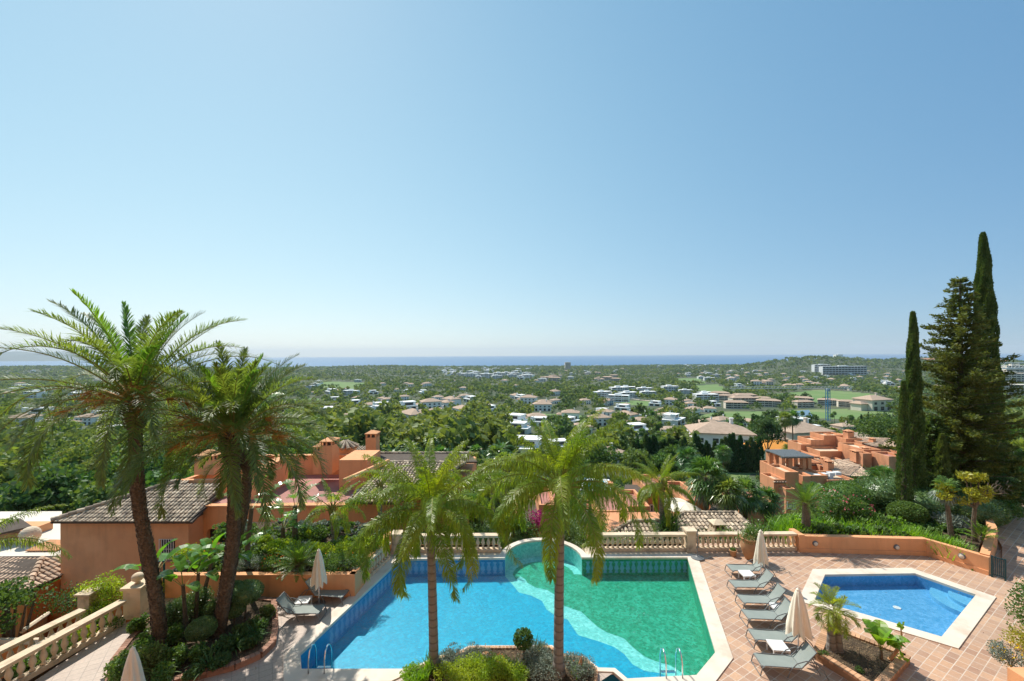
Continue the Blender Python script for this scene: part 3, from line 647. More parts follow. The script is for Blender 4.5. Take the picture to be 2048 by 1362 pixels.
# tower cranes
def crane(px, pybase, pytop, Y, az, jl, lab, mat_t, mat_j):
    g = at(px, pybase, Y); top = at(px, pytop, Y).z; g.z = float(tz(g.x, g.y)); h = top - g.z
    r = thing('tower_crane', lab, 'crane', g); mb = MB(); w = 1.0
    for sx in (-w, w):
        for sy in (-w, w): mb.box(sx - .16, sx + .16, sy - .16, sy + .16, 0, h)
    k = int(h / 2.4)
    for i in range(k):
        z0, z1 = i * h / k, (i + 1) * h / k
        for a, b_ in (((-w, -w), (w, -w)), ((w, -w), (w, w)), ((w, w), (-w, w)), ((-w, w), (-w, -w))):
            if i % 2: a, b_ = b_, a
            mb.tube([(a[0], a[1], z0), (b_[0], b_[1], z1)], .09, 4)
    mb.build('mast', mat_t, r, world=False)
    jb = MB(); d = np.array([cos(az), sin(az), 0]); s = np.array([-sin(az), cos(az), 0]); z = np.array([0, 0, 1.])
    n = int(jl / 2.6); o0 = np.array([0, 0, h + .6])
    P = lambda t, a, c: tuple(o0 + d * t + s * a + z * c)
    for a, c in ((-.7, 0), (.7, 0), (0, 1.5)): jb.tube([P(-jl * .25, a, c), P(jl, a, c)], .13, 4)
    for i in range(-n // 4, n):
        t0, t1 = i * 2.6, (i + 1) * 2.6
        jb.tube([P(t0, -.7, 0), P((t0 + t1) / 2, 0, 1.5)], .07, 3); jb.tube([P((t0 + t1) / 2, 0, 1.5), P(t1, -.7, 0)], .07, 3); jb.tube([P(t0, .7, 0), P(t0, -.7, 0)], .07, 3)
    jb.build('jib', mat_j, r, world=False)
    MB().box(-.9, .9, -.9, .9, h - 1.6, h + .5).build('cab', M['cranew'], r, world=False)
    hb = MB(); c0 = o0 - d * jl * .22; hb.box(c0[0] - 1, c0[0] + 1, c0[1] - 1, c0[1] + 1, h - 1.2, h + .5); hb.build('counterweight', M['cream'], r, world=False)
crane(1656, 856, 778, 330, radians(178), 76, 'blue tower crane with a long pale lattice jib beside the golf lake', M['cranem'], M['cranew'])
crane(1223, 832, 797, 520, radians(-25), 36, 'smaller blue tower crane in the middle of the valley', M['cranem'], M['cranew'])
g = at(2046, 737, 120); r = thing('lattice_jib', 'grey steel lattice jib reaching in at the right edge above the cream apartments', 'crane', (g.x, g.y, g.z)); mb = MB()
for a, c in ((0, 0), (1.2, 0), (.6, 1.6)): mb.tube([(-7.5, a, c), (22, a, c)], .13, 5)
for i in range(14):
    x = -7.5 + i * 2.1; mb.tube([(x, 0, 0), (x + 1.05, .6, 1.6), (x + 2.1, 0, 0)], .08, 4); mb.tube([(x, 1.2, 0), (x + 1.05, .6, 1.6)], .08, 4)
mb.build('jib', M['cranew'], r, world=False)
gz = float(tz(g.x + 22, g.y)) - g.z; mb = MB()
for a in (21, 22.6):
    for c in (0, 1.4): mb.box(a - .12, a + .12, c - .12, c + .12, gz, 1)
mb.build('mast', M['cranem'], r, world=False)

# ------------------------------------------------------------------ trees of the valley
rng = np.random.default_rng(5)
def tree_proto(name, cat, crown_q, mats, h_tr, r_tr, stalk=None, lean=(0, 0)):
    r = thing(name, 'x', cat); trunk_mb(h_tr, r_tr, r_tr * .55, lean, 7, 5).build('trunk', M['greybark'], r, world=False)
    mb = MB().quads(crown_q, 0)
    if stalk is not None: mb.quads(stalk, 1)
    mb.build('crown', mats, r, world=False); return r
BP = {}
for key, mat in (('wood1', F['wood1']), ('wood2', F['wood2']), ('wood3', F['wood3']), ('bright', F['bright'])):
    for v in range(2):
        tall = key == 'wood2'
        q = crown(rng, 3.2 if tall else 3.7, 9.5 if tall else 6.6, 34 if tall else 26, 42, .62, .85, .62 if tall else .6)
        BP[key, v] = tree_proto('broadleaf_tree', 'tree', q, mat, 6 if tall else 4, .25)
pinq = np.concatenate([blob(170, (rng.normal(0, 3.2), rng.normal(0, 3.2), 7 + rng.normal(0, .5)), (2.1, 2.1, 1.0), .55, rng, .5, .6) for i in range(14)])
def column(rng, H_, R_, n, size, base=.06, taper=1.0, wob=.12):
    z = rng.random(n) ** .85; prof = np.minimum(1, (z / .12) ** .6) * np.clip(1 - z, 0, 1) ** (.55 * taper); az = rng.random(n) * 2 * pi
    k = 1 - .35 * rng.random(n) ** 2; bump = 1 + wob * np.sin(az * 3 + z * 25) + wob * np.sin(az * 5 - z * 43)
    rr = R_ * prof * k * bump + .04
    P = np.stack([rr * np.cos(az), rr * np.sin(az), base * H_ + z * H_ * (1 - base)], 1)
    d = np.stack([np.cos(az) * .45, np.sin(az) * .45, np.ones(n) * 1.1], 1) + rng.normal(0, .3, (n, 3)); d = unit(d)
    a = unit(np.cross(d, rng.normal(size=(n, 3)))); s = (size * rng.uniform(.6, 1.3, n))[:, None]
    return np.stack([P - d * s * .5, P + a * s * .22, P + d * s * .6, P - a * s * .22], 1)
CYP = tree_proto('cypress_tree', 'tree', column(rng, 9, .85, 900, .6), F['wood3'], 1, .15)
fq, fs_ = fan_crown(rng, 34, 1.9, (0, 0, 8), 9, w=.07); FANP = tree_proto('fan_palm', 'palm', fq, [F['fan'], F['rach']], 8, .17, fs_)
fq, fs_ = feather_crown(rng, 26, 2.6, (75, -35), 1.5, 24, .5, .09, .15, .35, (0, 0, 6.5)); FEAP = tree_proto('feather_palm', 'palm', fq, [F['fan'], F['rach']], 6.6, .16, fs_)

lw_ = ground_at(1500, 968); SIGHT.append((1425, 1600, 966, lw_.y + 2)); SIGHT.append((1425, 1600, 945, lw_.y * 1.12))
HF = np.array(HOUSE_FOOT); SG = np.array(SIGHT)
def zone_of(px, py, Y):
    if px < 640 and Y < 330: return 0
    if 600 < px < 1010 and 120 < Y < 420: return 1
    if px > 1720 and Y < 330: return 2
    return 3
def scatter():
    out = []
    for y0, y1, sp in ((56, 100, 4.6), (100, 200, 5.2), (200, 400, 7.0), (400, 1000, 10), (1000, 2000, 17), (2000, 4560, 31)):
        n = int(2.9 * (y1 ** 2 - y0 ** 2) / 2 / sp ** 2); Y = np.sqrt(rng.uniform(y0 ** 2, y1 ** 2, n)); X = Y * rng.uniform(-1.45, 1.45, n); Z = tz(X, Y)
        px, py = proj(X, Y, Z); keep = Z > -143.5
        for P in FAIR + [LAKE]: keep &= ~inpoly_np(P, px, py)
        d = np.sin(X / 31 + 3) * np.sin(Y / 43) + np.sin(X / 97 + Y / 120) + rng.normal(0, .45, n)
        leftwood = (px < 640) & (Y < 330); midwood = (px > 600) & (px < 1010) & (Y > 120) & (Y < 420)
        keep &= leftwood | midwood | (d > (-.15 if y0 < 200 else -.8 if y0 < 1000 else -1.3))
        keep &= ~((px > 1010) & (px < 1700) & (Y < 95))                       # built-up ground in the middle
        keep &= ~((px > 1470) & (px < 1830) & (Y < 125)); keep &= ~((px < 520) & (Y < 62))
        hm_ = np.full(n, 9.0) + rng.normal(0, 1.8, n); hm_ = np.where(midwood, 12.5 + rng.normal(0, 2, n), hm_); hm_ = np.where(Y > 1000, 9 + 2 * sp / 17, hm_)
        hp = hm_ / Y * FPX
        i = np.where(keep)[0]
        if len(HF):
            bad = np.zeros(len(i), bool)
            for (a, b_, w_) in ROADPTS: bad |= (X[i] - a) ** 2 + (Y[i] - b_) ** 2 < (w_ * .8 + 1) ** 2
            for (a, b_, r) in HF: bad |= (X[i] - a) ** 2 + (Y[i] - b_) ** 2 < (r + 2) ** 2
            for (a, b_, pb, yy) in SG: bad |= (px[i] > a) & (px[i] < b_) & (Y[i] < yy) & (Y[i] > yy * .4) & (py[i] - hp[i] < pb - 2) & (py[i] > pb - 1)
            i = i[~bad]
        for j in i: out.append((X[j], Y[j], Z[j], hm_[j], px[j], py[j], sp))
    return out
TR = scatter(); TR.sort(key=lambda t: t[1])
palms, cyps, broad = [], [], []
for t in TR:
    z = zone_of(t[4], t[5], t[1]); r_ = rng.random()
    if z == 3 and t[1] < 700 and r_ < .22: palms.append(t + (z,))
    elif z in (2, 3) and t[1] < 900 and r_ < .38: cyps.append(t + (z,))
    else: broad.append(t + (z,))
inview = lambda t: -20 < t[4] < 2068 and t[5] < 1120
ZL = {0: ('rounded green tree in the dense wood filling the left valley side', 'trees of the left wood'), 1: ('tall olive-green tree in the wood behind the orange house roofs', 'tall trees of the middle wood'),
      2: ('green tree on the slope at the right behind the cypresses', 'trees of the right slope'), 3: ('green garden tree between the houses of the valley', 'garden trees of the valley')}
used_t = set(); rest = []
def put_tree(proto, t, s, lab, grp):
    o = put(proto, used_t, (t[0], t[1], t[2] - .1), rng.uniform(0, 6.28), s, lab, None, grp)
nb = 0
for t in broad:
    z = t[7]
    if inview(t) and nb < 292:
        nb += 1; key = {0: ['bright', 'wood1', 'bright', 'wood2', 'wood1'], 1: ['wood2', 'wood1', 'wood2'], 2: ['wood1', 'bright'], 3: ['wood3', 'wood1', 'wood1', 'bright']}[z]
        key = key[rng.integers(len(key))]; put_tree(BP[key, int(rng.integers(2))], t, t[3] / (11.5 if key == 'wood2' else 8.) * rng.uniform(.85, 1.15), *ZL[z])
    else: rest.append(t)
for i, t in enumerate([t for t in palms if inview(t)][:150]):
    put_tree(FANP if rng.random() < .6 else FEAP, t, rng.uniform(.75, 1.25), 'slim palm rising between the houses and gardens of the valley', 'slim palms of the valley')
for i, t in enumerate([t for t in cyps if inview(t)][:110]):
    put_tree(CYP, t, rng.uniform(.7, 1.2), 'dark slender cypress among the gardens of the valley', 'small cypresses of the valley')
rest += palms[150:] + cyps[110:]
# everything farther off as one wood
def far_wood():
    mbs = MB(); T = {}
    for lod, (nc, nl, sz) in {0: (13, 20, 1.0), 1: (8, 9, 1.5), 2: (5, 5, 2.2), 3: (3, 4, 3.2)}.items():
        T[lod] = [crown(rng, 3.8, 7.2, nc, nl, sz, .85, .55) for _ in range(5)]
    A = np.array([t[:4] + (t[6], t[7]) for t in rest]); lod = np.digitize(A[:, 1], [300, 620, 1300]); var = rng.integers(0, 5, len(A))
    mid = (A[:, 5] == 1); mi = np.where(mid, rng.choice([0, 1, 1], len(A)), np.where(A[:, 5] == 0, rng.choice([0, 3, 3, 1], len(A)), rng.choice([0, 2, 2, 2, 1, 0], len(A))))
    for l in range(4):
        for v in range(5):
            for c in range(4):
                k = np.where((lod == l) & (var == v) & (mi == c))[0]
                if not len(k): continue
                s = A[k, 3] / 8. * rng.uniform(.55, 1.6, len(k)) * np.where(A[k, 4] > 30, 1.7, np.where(A[k, 4] > 20, 1.25, 1)); q = T[l][v][None] * s[:, None, None, None] * np.array([1, 1, .9])
                q = q + A[k, :3][:, None, None, :]; mbs.quads(q.reshape(-1, 4, 3), c)
    o = mbs.build('woods', [F['wood1'], F['wood2'], F['wood3'], F['bright']]); tag(o, 'tree cover of the far valley merging into one green mass', 'woods', None, 'stuff')
far_wood()
print('trees', len(TR), 'rest', len(rest), 'palms', len(palms), 'cyps', len(cyps), 'houses', len(HOUSE_FOOT))
# ================================================================== the pool terrace
V2 = lambda p: (p.x, p.y)
G2 = lambda x, y, z=0.0: V2(gp(x, y, z))
arc_c = ((gp(1010, 1117).x + gp(1164, 1117).x) / 2, gp(1010, 1117).y); arc_r = (gp(1164, 1117).x - gp(1010, 1117).x) / 2
ARC = [(arc_c[0] + arc_r * cos(a), arc_c[1] + arc_r * 1.02 * sin(a)) for a in np.linspace(0, pi, 17)]
# outline of the water, counter-clockwise seen from above, starting at the far right corner
FARY = gp(1375, 1116).y
POOL = [(gp(1375, 1116).x, FARY)] + [(x, max(y, FARY)) for x, y in ARC] + [(gp(803, 1117).x, FARY)] + [G2(601, 1308), G2(603, 1339.5), G2(818, 1339.5)]
POOL += [G2(878, 1312), G2(904, 1311), G2(938, 1293), G2(1104, 1292), G2(1134, 1313), G2(1168, 1314), G2(1197, 1337), G2(1230, 1338), G2(1255, 1359), G2(1393, 1352), G2(1431, 1306)]
n = len(POOL); W0 = [.5] * n
for i in range(n):
    if i < 18: W0[i] = .3
    if 17 <= i: W0[i] = .5
W0[0] = .33; W0[17] = .33; nb_ = 20
for i in range(21, n - 3): W0[i] = .16
OUT = offset_poly(POOL, W0)
SPOOL = [G2(1650, 1150.5), G2(1829.7, 1148), G2(1952, 1190.8), G2(1883, 1275), G2(1629.5, 1201)][::-1]
SOUT = offset_poly(SPOOL, .48)
def ring(name, P, Q, z0, z1, mat, parent):
    mb = MB(); k = len(P)
    vs = [(x, y, z1) for x, y in P] + [(x, y, z1) for x, y in Q] + [(x, y, z0) for x, y in P] + [(x, y, z0) for x, y in Q]; fs = []
    for i in range(k):
        j = (i + 1) % k
        fs += [(i, k + i, k + j, j), (k + i, 3 * k + i, 3 * k + j, k + j), (i, j, 2 * k + j, 2 * k + i), (2 * k + i, 2 * k + j, 3 * k + j, 3 * k + i)]
    mb.add(vs, fs); o = mb.build(name, mat, parent); return o
def mosaic(name, a, b_, sc=9, dark=None):
    m, nt, b = newmat(name); g = N(nt, 'ShaderNodeNewGeometry'); v = N(nt, 'ShaderNodeTexVoronoi', i_2=11.0, distance='CHEBYCHEV'); nt.links.new(g.outputs['Position'], v.inputs['Vector'])
    sp = N(nt, 'ShaderNodeSeparateColor'); nt.links.new(v.outputs['Color'], sp.inputs[0])
    col = mixc(nt, sp.outputs[0], a, b_); col2 = mixc(nt, ramp(nt, noise(nt, 2.5, 4), .4, .9), col, tuple(x * 1.0 for x in a))
    nt.links.new(col2, b.inputs['Base Color']); b.inputs['Roughness'].default_value = .4; return m
M['blue'] = mosaic('blue_mosaic', (.001, .32, .52), (.008, .49, .70)); M['bluewall'] = mosaic('blue_wall_mosaic', (.015, .26, .52), (.03, .33, .62))
M['green'] = mosaic('green_mosaic', (.004, .25, .12), (.05, .50, .31)); M['aqua'] = mosaic('aqua_mosaic', (.14, .60, .54), (.34, .84, .78))
M['paleblue'] = mosaic('pale_blue_mosaic', (.12, .42, .66), (.18, .50, .72)); M['spoolb'] = mosaic('mid_blue_mosaic', (.07, .32, .58), (.18, .47, .76))
def water(name, tint, sc, amp, gl):
    m = bpy.data.materials.new(name); m.use_nodes = True; nt = m.node_tree; nt.nodes.clear(); o = N(nt, 'ShaderNodeOutputMaterial')
    t = N(nt, 'ShaderNodeBsdfTransparent'); t.inputs[0].default_value = rgb(tint); g = N(nt, 'ShaderNodeBsdfGlossy'); g.inputs['Roughness'].default_value = .07
    fr = N(nt, 'ShaderNodeFresnel'); fr.inputs[0].default_value = 1.33; bp = N(nt, 'ShaderNodeBump'); bp.inputs['Strength'].default_value = amp; bp.inputs['Distance'].default_value = .05
    geo = N(nt, 'ShaderNodeNewGeometry'); mp = N(nt, 'ShaderNodeMapping'); mp.inputs['Rotation'].default_value = (0, 0, .5); mp.inputs['Scale'].default_value = (1, 2.2, 1)
    nt.links.new(geo.outputs['Position'], mp.inputs[0]); nz = noise(nt, sc, 3, mp.outputs[0], .6); nt.links.new(nz, bp.inputs['Height'])
    for q in (g, fr): nt.links.new(bp.outputs[0], q.inputs['Normal'])
    mx = N(nt, 'ShaderNodeMixShader'); mu = N(nt, 'ShaderNodeMath', operation='MULTIPLY'); mu.inputs[1].default_value = gl; nt.links.new(fr.outputs[0], mu.inputs[0]); nt.links.new(mu.outputs[0], mx.inputs[0])
    nt.links.new(t.outputs[0], mx.inputs[1]); nt.links.new(g.outputs[0], mx.inputs[2]); nt.links.new(mx.outputs[0], o.inputs[0]); return m
M['water'] = water('pool_water', (.86, .99, 1), 9, 1.4, .5); M['water2'] = water('small_pool_water', (.93, .99, 1), 11, .6, .6)
DP = -.85
ZC = .035
pool = thing('swimming_pool', 'large many-sided swimming pool with blue and green mosaic floor split by a wavy pale band', 'pool', (0, 16, 0))
ring('coping', POOL, OUT, -.06, ZC, M['coping'], pool)
# floor with its three mosaics
fb = MB().flat([(x, y) for x, y in POOL]); fb.v = [(x, y, DP) for x, y, *_ in fb.v]
GB = [(1040, 1143), (1050, 1158), (1055, 1166), (1071, 1175), (1094.5, 1180), (1108, 1188.5), (1129, 1212), (1163, 1224), (1180, 1240), (1194, 1253), (1214, 1265), (1248, 1277), (1265, 1294), (1289, 1313), (1310, 1322), (1340, 1331), (1367, 1347), (1391, 1356)]
BB = [(1026, 1171), (1038, 1185), (1064, 1192), (1084, 1202), (1093, 1219), (1108, 1229.5), (1135.5, 1240), (1156, 1270.5), (1200.5, 1284), (1228, 1294), (1248, 1308), (1265, 1329), (1289, 1342), (1317, 1346), (1345, 1357), (1375, 1366)]
gl = [G2(x, y, DP) for x, y in GB]; bl = [G2(x, y, DP) for x, y in BB]
PR = [p for p in POOL]
gl[0] = (gl[0][0], FARY); 
gpoly = gl[:-1] + [(gp(1393, 1352).x, gp(1393, 1352).y), POOL[-1], POOL[0]]
carc = [(arc_c[0] + arc_r * .80 * cos(a), arc_c[1] + .1 + arc_r * .68 * sin(a)) for a in np.linspace(0, pi, 14)]
gpoly2 = gl[:-1] + [POOL[-2], POOL[-1], POOL[0]] + carc + [(gl[0][0] - .2, FARY - .3)]
bandpoly = [(arc_c[0] - arc_r * 1.0, FARY)] + ARC[::-1] + carc + [gl[0]] if False else None
zz = DP + .004; fb2 = MB().flat(gpoly2); fb.add([(x, y, zz + .004) for x, y, *_ in fb2.v], fb2.f, 1)
bp_ = [(arc_c[0] - arc_r, FARY)] + bl[0:] + [POOL[-3], POOL[-2]] + gl[::-1][1:] + carc[::-1][:1] + carc[::-1][1:] + ARC
bp_ = [(ARC[-1][0], FARY)] + bl + [POOL[-3], POOL[-2]] + gl[::-1][1:] + [(arc_c[0] + arc_r, FARY)] + ARC[1:-1]
fb3 = MB().flat(bp_); fb.add([(x, y, zz) for x, y, *_ in fb3.v], fb3.f, 2)
fb.build('basin_floor', [M['blue'], M['green'], M['aqua']], pool)
mb = MB(); k = len(POOL)
for i in range(k):
    p, q = POOL[i], POOL[(i + 1) % k]; mi = 1 if i in (0,) or i >= k - 2 else (2 if 0 < i < 17 else 0)
    mb.add([(p[0], p[1], DP), (q[0], q[1], DP), (q[0], q[1], -.061), (p[0], p[1], -.061)], [(0, 1, 2, 3)], mi)
mb.build('basin_wall', [M['bluewall'], M['green'], M['aqua']], pool)
# mosaic baluster silhouettes on the far and left walls
mb = MB(); prof = [(.075, 0), (.075, .06), (.04, .09), (.095, .2), (.085, .28), (.04, .42), (.05, .48), (.08, .5), (.08, .56)]
def silhouettes(a, b_, nn_, n):
    a, b_, nn_ = np.array(a), np.array(b_), np.array(nn_)
    for i in range(n):
        c = a + (b_ - a) * (i + .5) / n + nn_ * .006; d = (b_ - a) / np.linalg.norm(b_ - a)
        L = [(c[0] - d[0] * w * 1.15, c[1] - d[1] * w * 1.15, DP + .15 + z) for w, z in prof]; R = [(c[0] + d[0] * w * 1.15, c[1] + d[1] * w * 1.15, DP + .15 + z) for w, z in prof]
        m_ = len(prof); mb.add(L + R, [(j, m_ + j, m_ + j + 1, j + 1) for j in range(m_ - 1)])
silhouettes((gp(803, 1117).x, FARY), (gp(1008, 1117).x, FARY), (0, -1), 17); silhouettes((gp(1170, 1117).x, FARY), POOL[0], (0, -1), 18)
e = np.array(POOL[19]) - np.array(POOL[18]); e /= np.linalg.norm(e); silhouettes(POOL[18], np.array(POOL[18]) + e * 5.2, (-e[1], e[0]) if -e[1] > 0 else (e[1], -e[0]), 17)
mb.build('wall_pattern', M['paleblue'], pool)
wb = MB().flat([(x, y) for x, y in POOL]); wb.v = [(x, y, -.075) for x, y, *_ in wb.v]; wb.build('water_surface', M['water'], pool)
sp = thing('childrens_pool', 'small five-sided blue pool with wide pale stone edge and corner steps', 'pool', (18, 17, 0))
ring('coping', SPOOL, SOUT, -.06, ZC, M['coping'], sp)
f_ = MB().flat(SPOOL); f_.v = [(x, y, -.5) for x, y, *_ in f_.v]; f_.build('basin_floor', M['spoolb'], sp)
mb = MB(); k = len(SPOOL)
for i in range(k):
    p, q = SPOOL[i], SPOOL[(i + 1) % k]; mb.add([(p[0], p[1], -.5), (q[0], q[1], -.5), (q[0], q[1], -.061), (p[0], p[1], -.061)], [(0, 1, 2, 3)])
mb.build('basin_wall', M['spoolb'], sp)
cn = np.array(G2(1952, 1190.8)); d1 = np.array(G2(1829.7, 1148)) - cn; d1 /= np.linalg.norm(d1); d2 = np.array(G2(1883, 1275)) - cn; d2 /= np.linalg.norm(d2)
for r_, z_ in ((1.35, -.33), (.8, -.2)):
    a0 = atan2(d1[1], d1[0]); a1 = atan2(d2[1], d2[0]); a1 = a1 + 2 * pi if a1 < a0 else a1
    pts = [tuple(cn)] + [(cn[0] + cos(a) * r_, cn[1] + sin(a) * r_) for a in np.linspace(a0, a1, 14)]; MB().prism(pts, -.498, z_).build('step', M['paleblue'], sp)
c = gp(1794, 1216, -.5); MB().lathe([(.13, 0), (.13, .02)], (c.x, c.y, -.497), 16).build('drain', M['white'], sp)
c = gp(1894, 1177, -.25); MB().lathe([(.07, 0), (.07, .03)], (c.x - .12, c.y - .1, -.25), 12).build('inlet', M['white'], sp)
w_ = MB().flat(SPOOL); w_.v = [(x, y, -.1) for x, y, *_ in w_.v]; w_.build('water_surface', M['water2'], sp)
# paving, left and right of the big pool
i0 = [OUT[0]] ; LB = 20
EDGEY = 21.9
iL = list(range(18, n)); 
right = [(OUT[0][0], OUT[0][1]), (OUT[-1][0], OUT[-1][1]), (OUT[-2][0], OUT[-2][1]), (OUT[-3][0], OUT[-3][1] - .0), (2.0, OUT[-3][1] - .02), (2.0, 4.0), (60, 4.0), (60, 24.0), (30, 24), (27, EDGEY), (OUT[0][0], EDGEY)]
o = MB().flat(right, [SOUT[::1]]).build('terrace_paving_right', M['deck_r']); tag(o, kind='structure')
left = [(OUT[18][0], EDGEY), (OUT[18][0], OUT[18][1]), (OUT[19][0], OUT[19][1]), (OUT[20][0], OUT[20][1])] + [(OUT[i][0], OUT[i][1]) for i in range(21, n - 3)] + [(2.0, OUT[-3][1] - .02), (2.0, 4), (-14.9, 4), (-14.9, 10.5), V2(gp(240, 1250)), (gp(268, 1240).x, gp(268, 1240).y), (-16.5, 22.6), (-9, 22.6), (-9, EDGEY)]
o = MB().flat(left).build('terrace_paving_left', M['deck_l']); tag(o, kind='structure')
def offset_poly_open(pts, d):
    out = []
    for i, p in enumerate(pts):
        a = np.array(pts[max(i - 1, 0)]); b_ = np.array(pts[min(i + 1, len(pts) - 1)]); t = (b_ - a) / np.linalg.norm(b_ - a); nn_ = np.array([-t[1], t[0]])
        out.append(tuple(np.array(p) + nn_ * d))
    return out
# solid edge of the terrace (retaining wall under the balustrades, bulging round the bay of the pool)
ARO = offset_poly_open([(x, y) for x, y in ARC], -.3); aL, aR = arc_c[0] - arc_r - .3, arc_c[0] + arc_r + .3
rw = MB().box(-16.2, aL, EDGEY - .3, EDGEY + .02, -8, -.012).box(aR, 24, EDGEY - .3, EDGEY + .02, -8, -.012)
k = len(ARC); vs = [(x, y, -8) for x, y in ARO] + [(x, y, -.062) for x, y in ARO] + [(x, y, -.062) for x, y in ARC]
rw.add(vs, [(i, i + 1, k + i + 1, k + i) for i in range(k - 1)] + [(k + i, k + i + 1, 2 * k + i + 1, 2 * k + i) for i in range(k - 1)])
tag(rw.build('retaining_wall', M['stucco']), 'orange retaining wall holding up the terrace below the balustrades', 'wall')
yl = OUT[0][1] - .02
tag(MB().box(OUT[18][0], aL + .02, yl, EDGEY, -.3, -.012).box(aR - .02, OUT[0][0], yl, EDGEY, -.3, -.012).build('ledge', M['cap']), kind='structure')
tag(MB().box(-60, 60, 5, 21.5, -9.5, -9).build('lower_ground', M['soil']), kind='structure')

# ------------------------------------------------------------------ balustrades
BAL = [(.075, 0), (.075, .05), (.05, .08), (.045, .12), (.085, .22), (.095, .30), (.07, .40), (.042, .50), (.04, .55), (.06, .57), (.06, .60)]
bal_me = MB().lathe([(r, z / .6) for r, z in BAL], n=10).mesh('baluster_mesh'); bal_me.materials.append(M['cap']); bal_me.polygons.foreach_set('use_smooth', [True] * len(bal_me.polygons))
def balustrade(p0, p1, n_, label, z0=0.0, h=.86, sl=(0, 0), pl=.16, zb1=None):
    p0, p1 = Vector((p0[0], p0[1], 0)), Vector((p1[0], p1[1], 0)); d = p1 - p0; L = d.length; az = atan2(d.y, d.x)
    r = thing('balustrade', label, 'balustrade', (p0.x, p0.y, z0), None, az)
    MB().box(0, L, -.13, .13, 0, pl).build('plinth', M['cap'], r, world=False)
    MB().box(0, L, -.14, .14, h - .12, h - .05).box(0, L, -.17, .17, h - .049, h).build('rail', M['cap'], r, world=False)
    for i in range(n_):
        b_ = bpy.data.objects.new('baluster', bal_me); COL.objects.link(b_); b_.parent = r
        b_.location = (L * (i + .5) / n_, 0, pl); b_.scale = (1, 1, h - .12 - pl)
    return r
def pillar(c, w, h, label, z0=0, ball=None, az=0):
    r = thing('stone_pillar', label, 'pillar', (c[0], c[1], z0), None, az)
    MB().box(-w, w, -w, w, 0, h - .08).box(-w - .03, w + .03, -w - .03, w + .03, 0, .14).build('shaft', M['cap'], r, world=False)
    MB().box(-w - .07, w + .07, -w - .07, w + .07, h - .08, h).build('capstone', M['cap'], r, world=False)
    if ball: MB().lathe([(.06, 0), (.1, .03), (.06, .06)] + [(.2 * sin(a), .24 - .17 * cos(a)) for a in np.linspace(.3, pi - .02, 10)], (0, 0, h), 16).build('finial', M['cap'], r, world=False, smooth=True)
    return r
YB = 21.12
xa, xb, xc, xd, xe = (gp(804, 1105).x * 1.01, gp(1003, 1105).x, gp(1192, 1105).x, gp(1376, 1105).x, gp(1600, 1105).x)
balustrade((xa, YB), (xb, YB), 19, 'stone balustrade along the far pool edge left of the round bay')
balustrade((xc, YB), (xd - .05, YB), 18, 'stone balustrade along the far pool edge right of the round bay')
balustrade((xd + .48, YB), (xe, YB), 20, 'stone balustrade on the terrace edge between the square pillar and the orange planter wall')
pillar((xd + .2, YB), .22, 1.08, 'square stone pillar at the far right corner of the big pool')
pillar((xa - .2, YB), .2, 1.0, 'square stone pillar at the far left corner of the big pool behind the queen palm')
e0 = np.array(OUT[18]); e1 = np.array(OUT[19]); ed = (e1 - e0) / np.linalg.norm(e1 - e0); en = np.array([-ed[1], ed[0]]); en = en if en[0] < 0 else -en
q0 = e0 + ed * .2 + en * .05 - np.array([.1, .1]); q1 = e0 + ed * 3.1 + en * .05
balustrade(q1, q0, 12, 'short slanting balustrade along the left pool edge behind palm fronds')
pillar((gp(1047, 1062, .2).x, 24.2), .2, 1.0, 'stone pillar with urn top behind the balustrade beside the round bay', -.6, True)
A0, A1 = gp(246, 1246), gp(30, 1372); d_ = (A1 - A0).normalized(); A1 = A0 + d_ * 6.0
balustrade(V2(A0), V2(A1), 22, 'nearer of the two parallel stone balustrades at the left edge of the terrace', 0, .86)
B0, B1 = gp(165, 1213, .85), gp(0, 1292, .85); d_ = (B1 - B0).normalized(); B1 = B0 + d_ * 5
balustrade(V2(B0), V2(B1), 20, 'farther of the two parallel stone balustrades at the left, beyond the planting', -.1, .86)
pc = gp(262, 1240); pillar((pc.x - .05, pc.y + .35), .3, 1.2, 'tall stone pillar topped by an oval stone at the end of the left balustrade', 0, True, .1)
pc = gp(178, 1228, 0); pillar((pc.x, pc.y), .22, .9, 'low stone pillar at the end of the farther left balustrade')
o = MB().prism([V2(A0 + Vector((-.2, 0, 0))), V2(A1 + Vector((-.2, 0, 0))), V2(B1 + Vector((.2, 0, 0))), V2(B0 + Vector((.2, 0, 0)))], -.6, -.1).build('planting_soil', M['soil']); tag(o, kind='structure')

# ------------------------------------------------------------------ planter walls and lamps
def wall_run(name, pts, th, z0, z1, mat, label, cat='wall', plinth=None, side=1):
    r = thing(name, label, cat, (pts[0][0], pts[0][1], z0)); ofs = offset_poly_open(pts, th * side)
    MB().prism(list(pts) + ofs[::-1], z0, z1).build('wall_body', mat, r)
    if plinth:
        o2 = offset_poly_open(pts, -.045 * side); MB().prism(list(pts) + o2[::-1], z0, z0 + plinth).build('plinth', mat, r)
    return r
RW = [G2(1604, 1116), G2(1851.6, 1111), G2(1978, 1151)]
RW[0] = (xe + .02, YB - .25)
rwall = wall_run('planter_wall', RW, .28, 0, .8, M['stucco'], 'long orange planter wall with a bend behind the small pool', plinth=.2)
MB().box(xe - .02, xe + .26, YB - .28, YB + .5, 0, .86).build('planter_end_wall', M['stucco']); tag(bpy.data.objects['planter_end_wall'], 'orange end wall closing the right planter beside the balustrade', 'wall')
def bulkhead(px, py, label, up=.5):
    w = gp(px, py + 22 * 0, up); r = thing('wall_lamp', label, 'lamp', (w.x, w.y, w.z)); return r
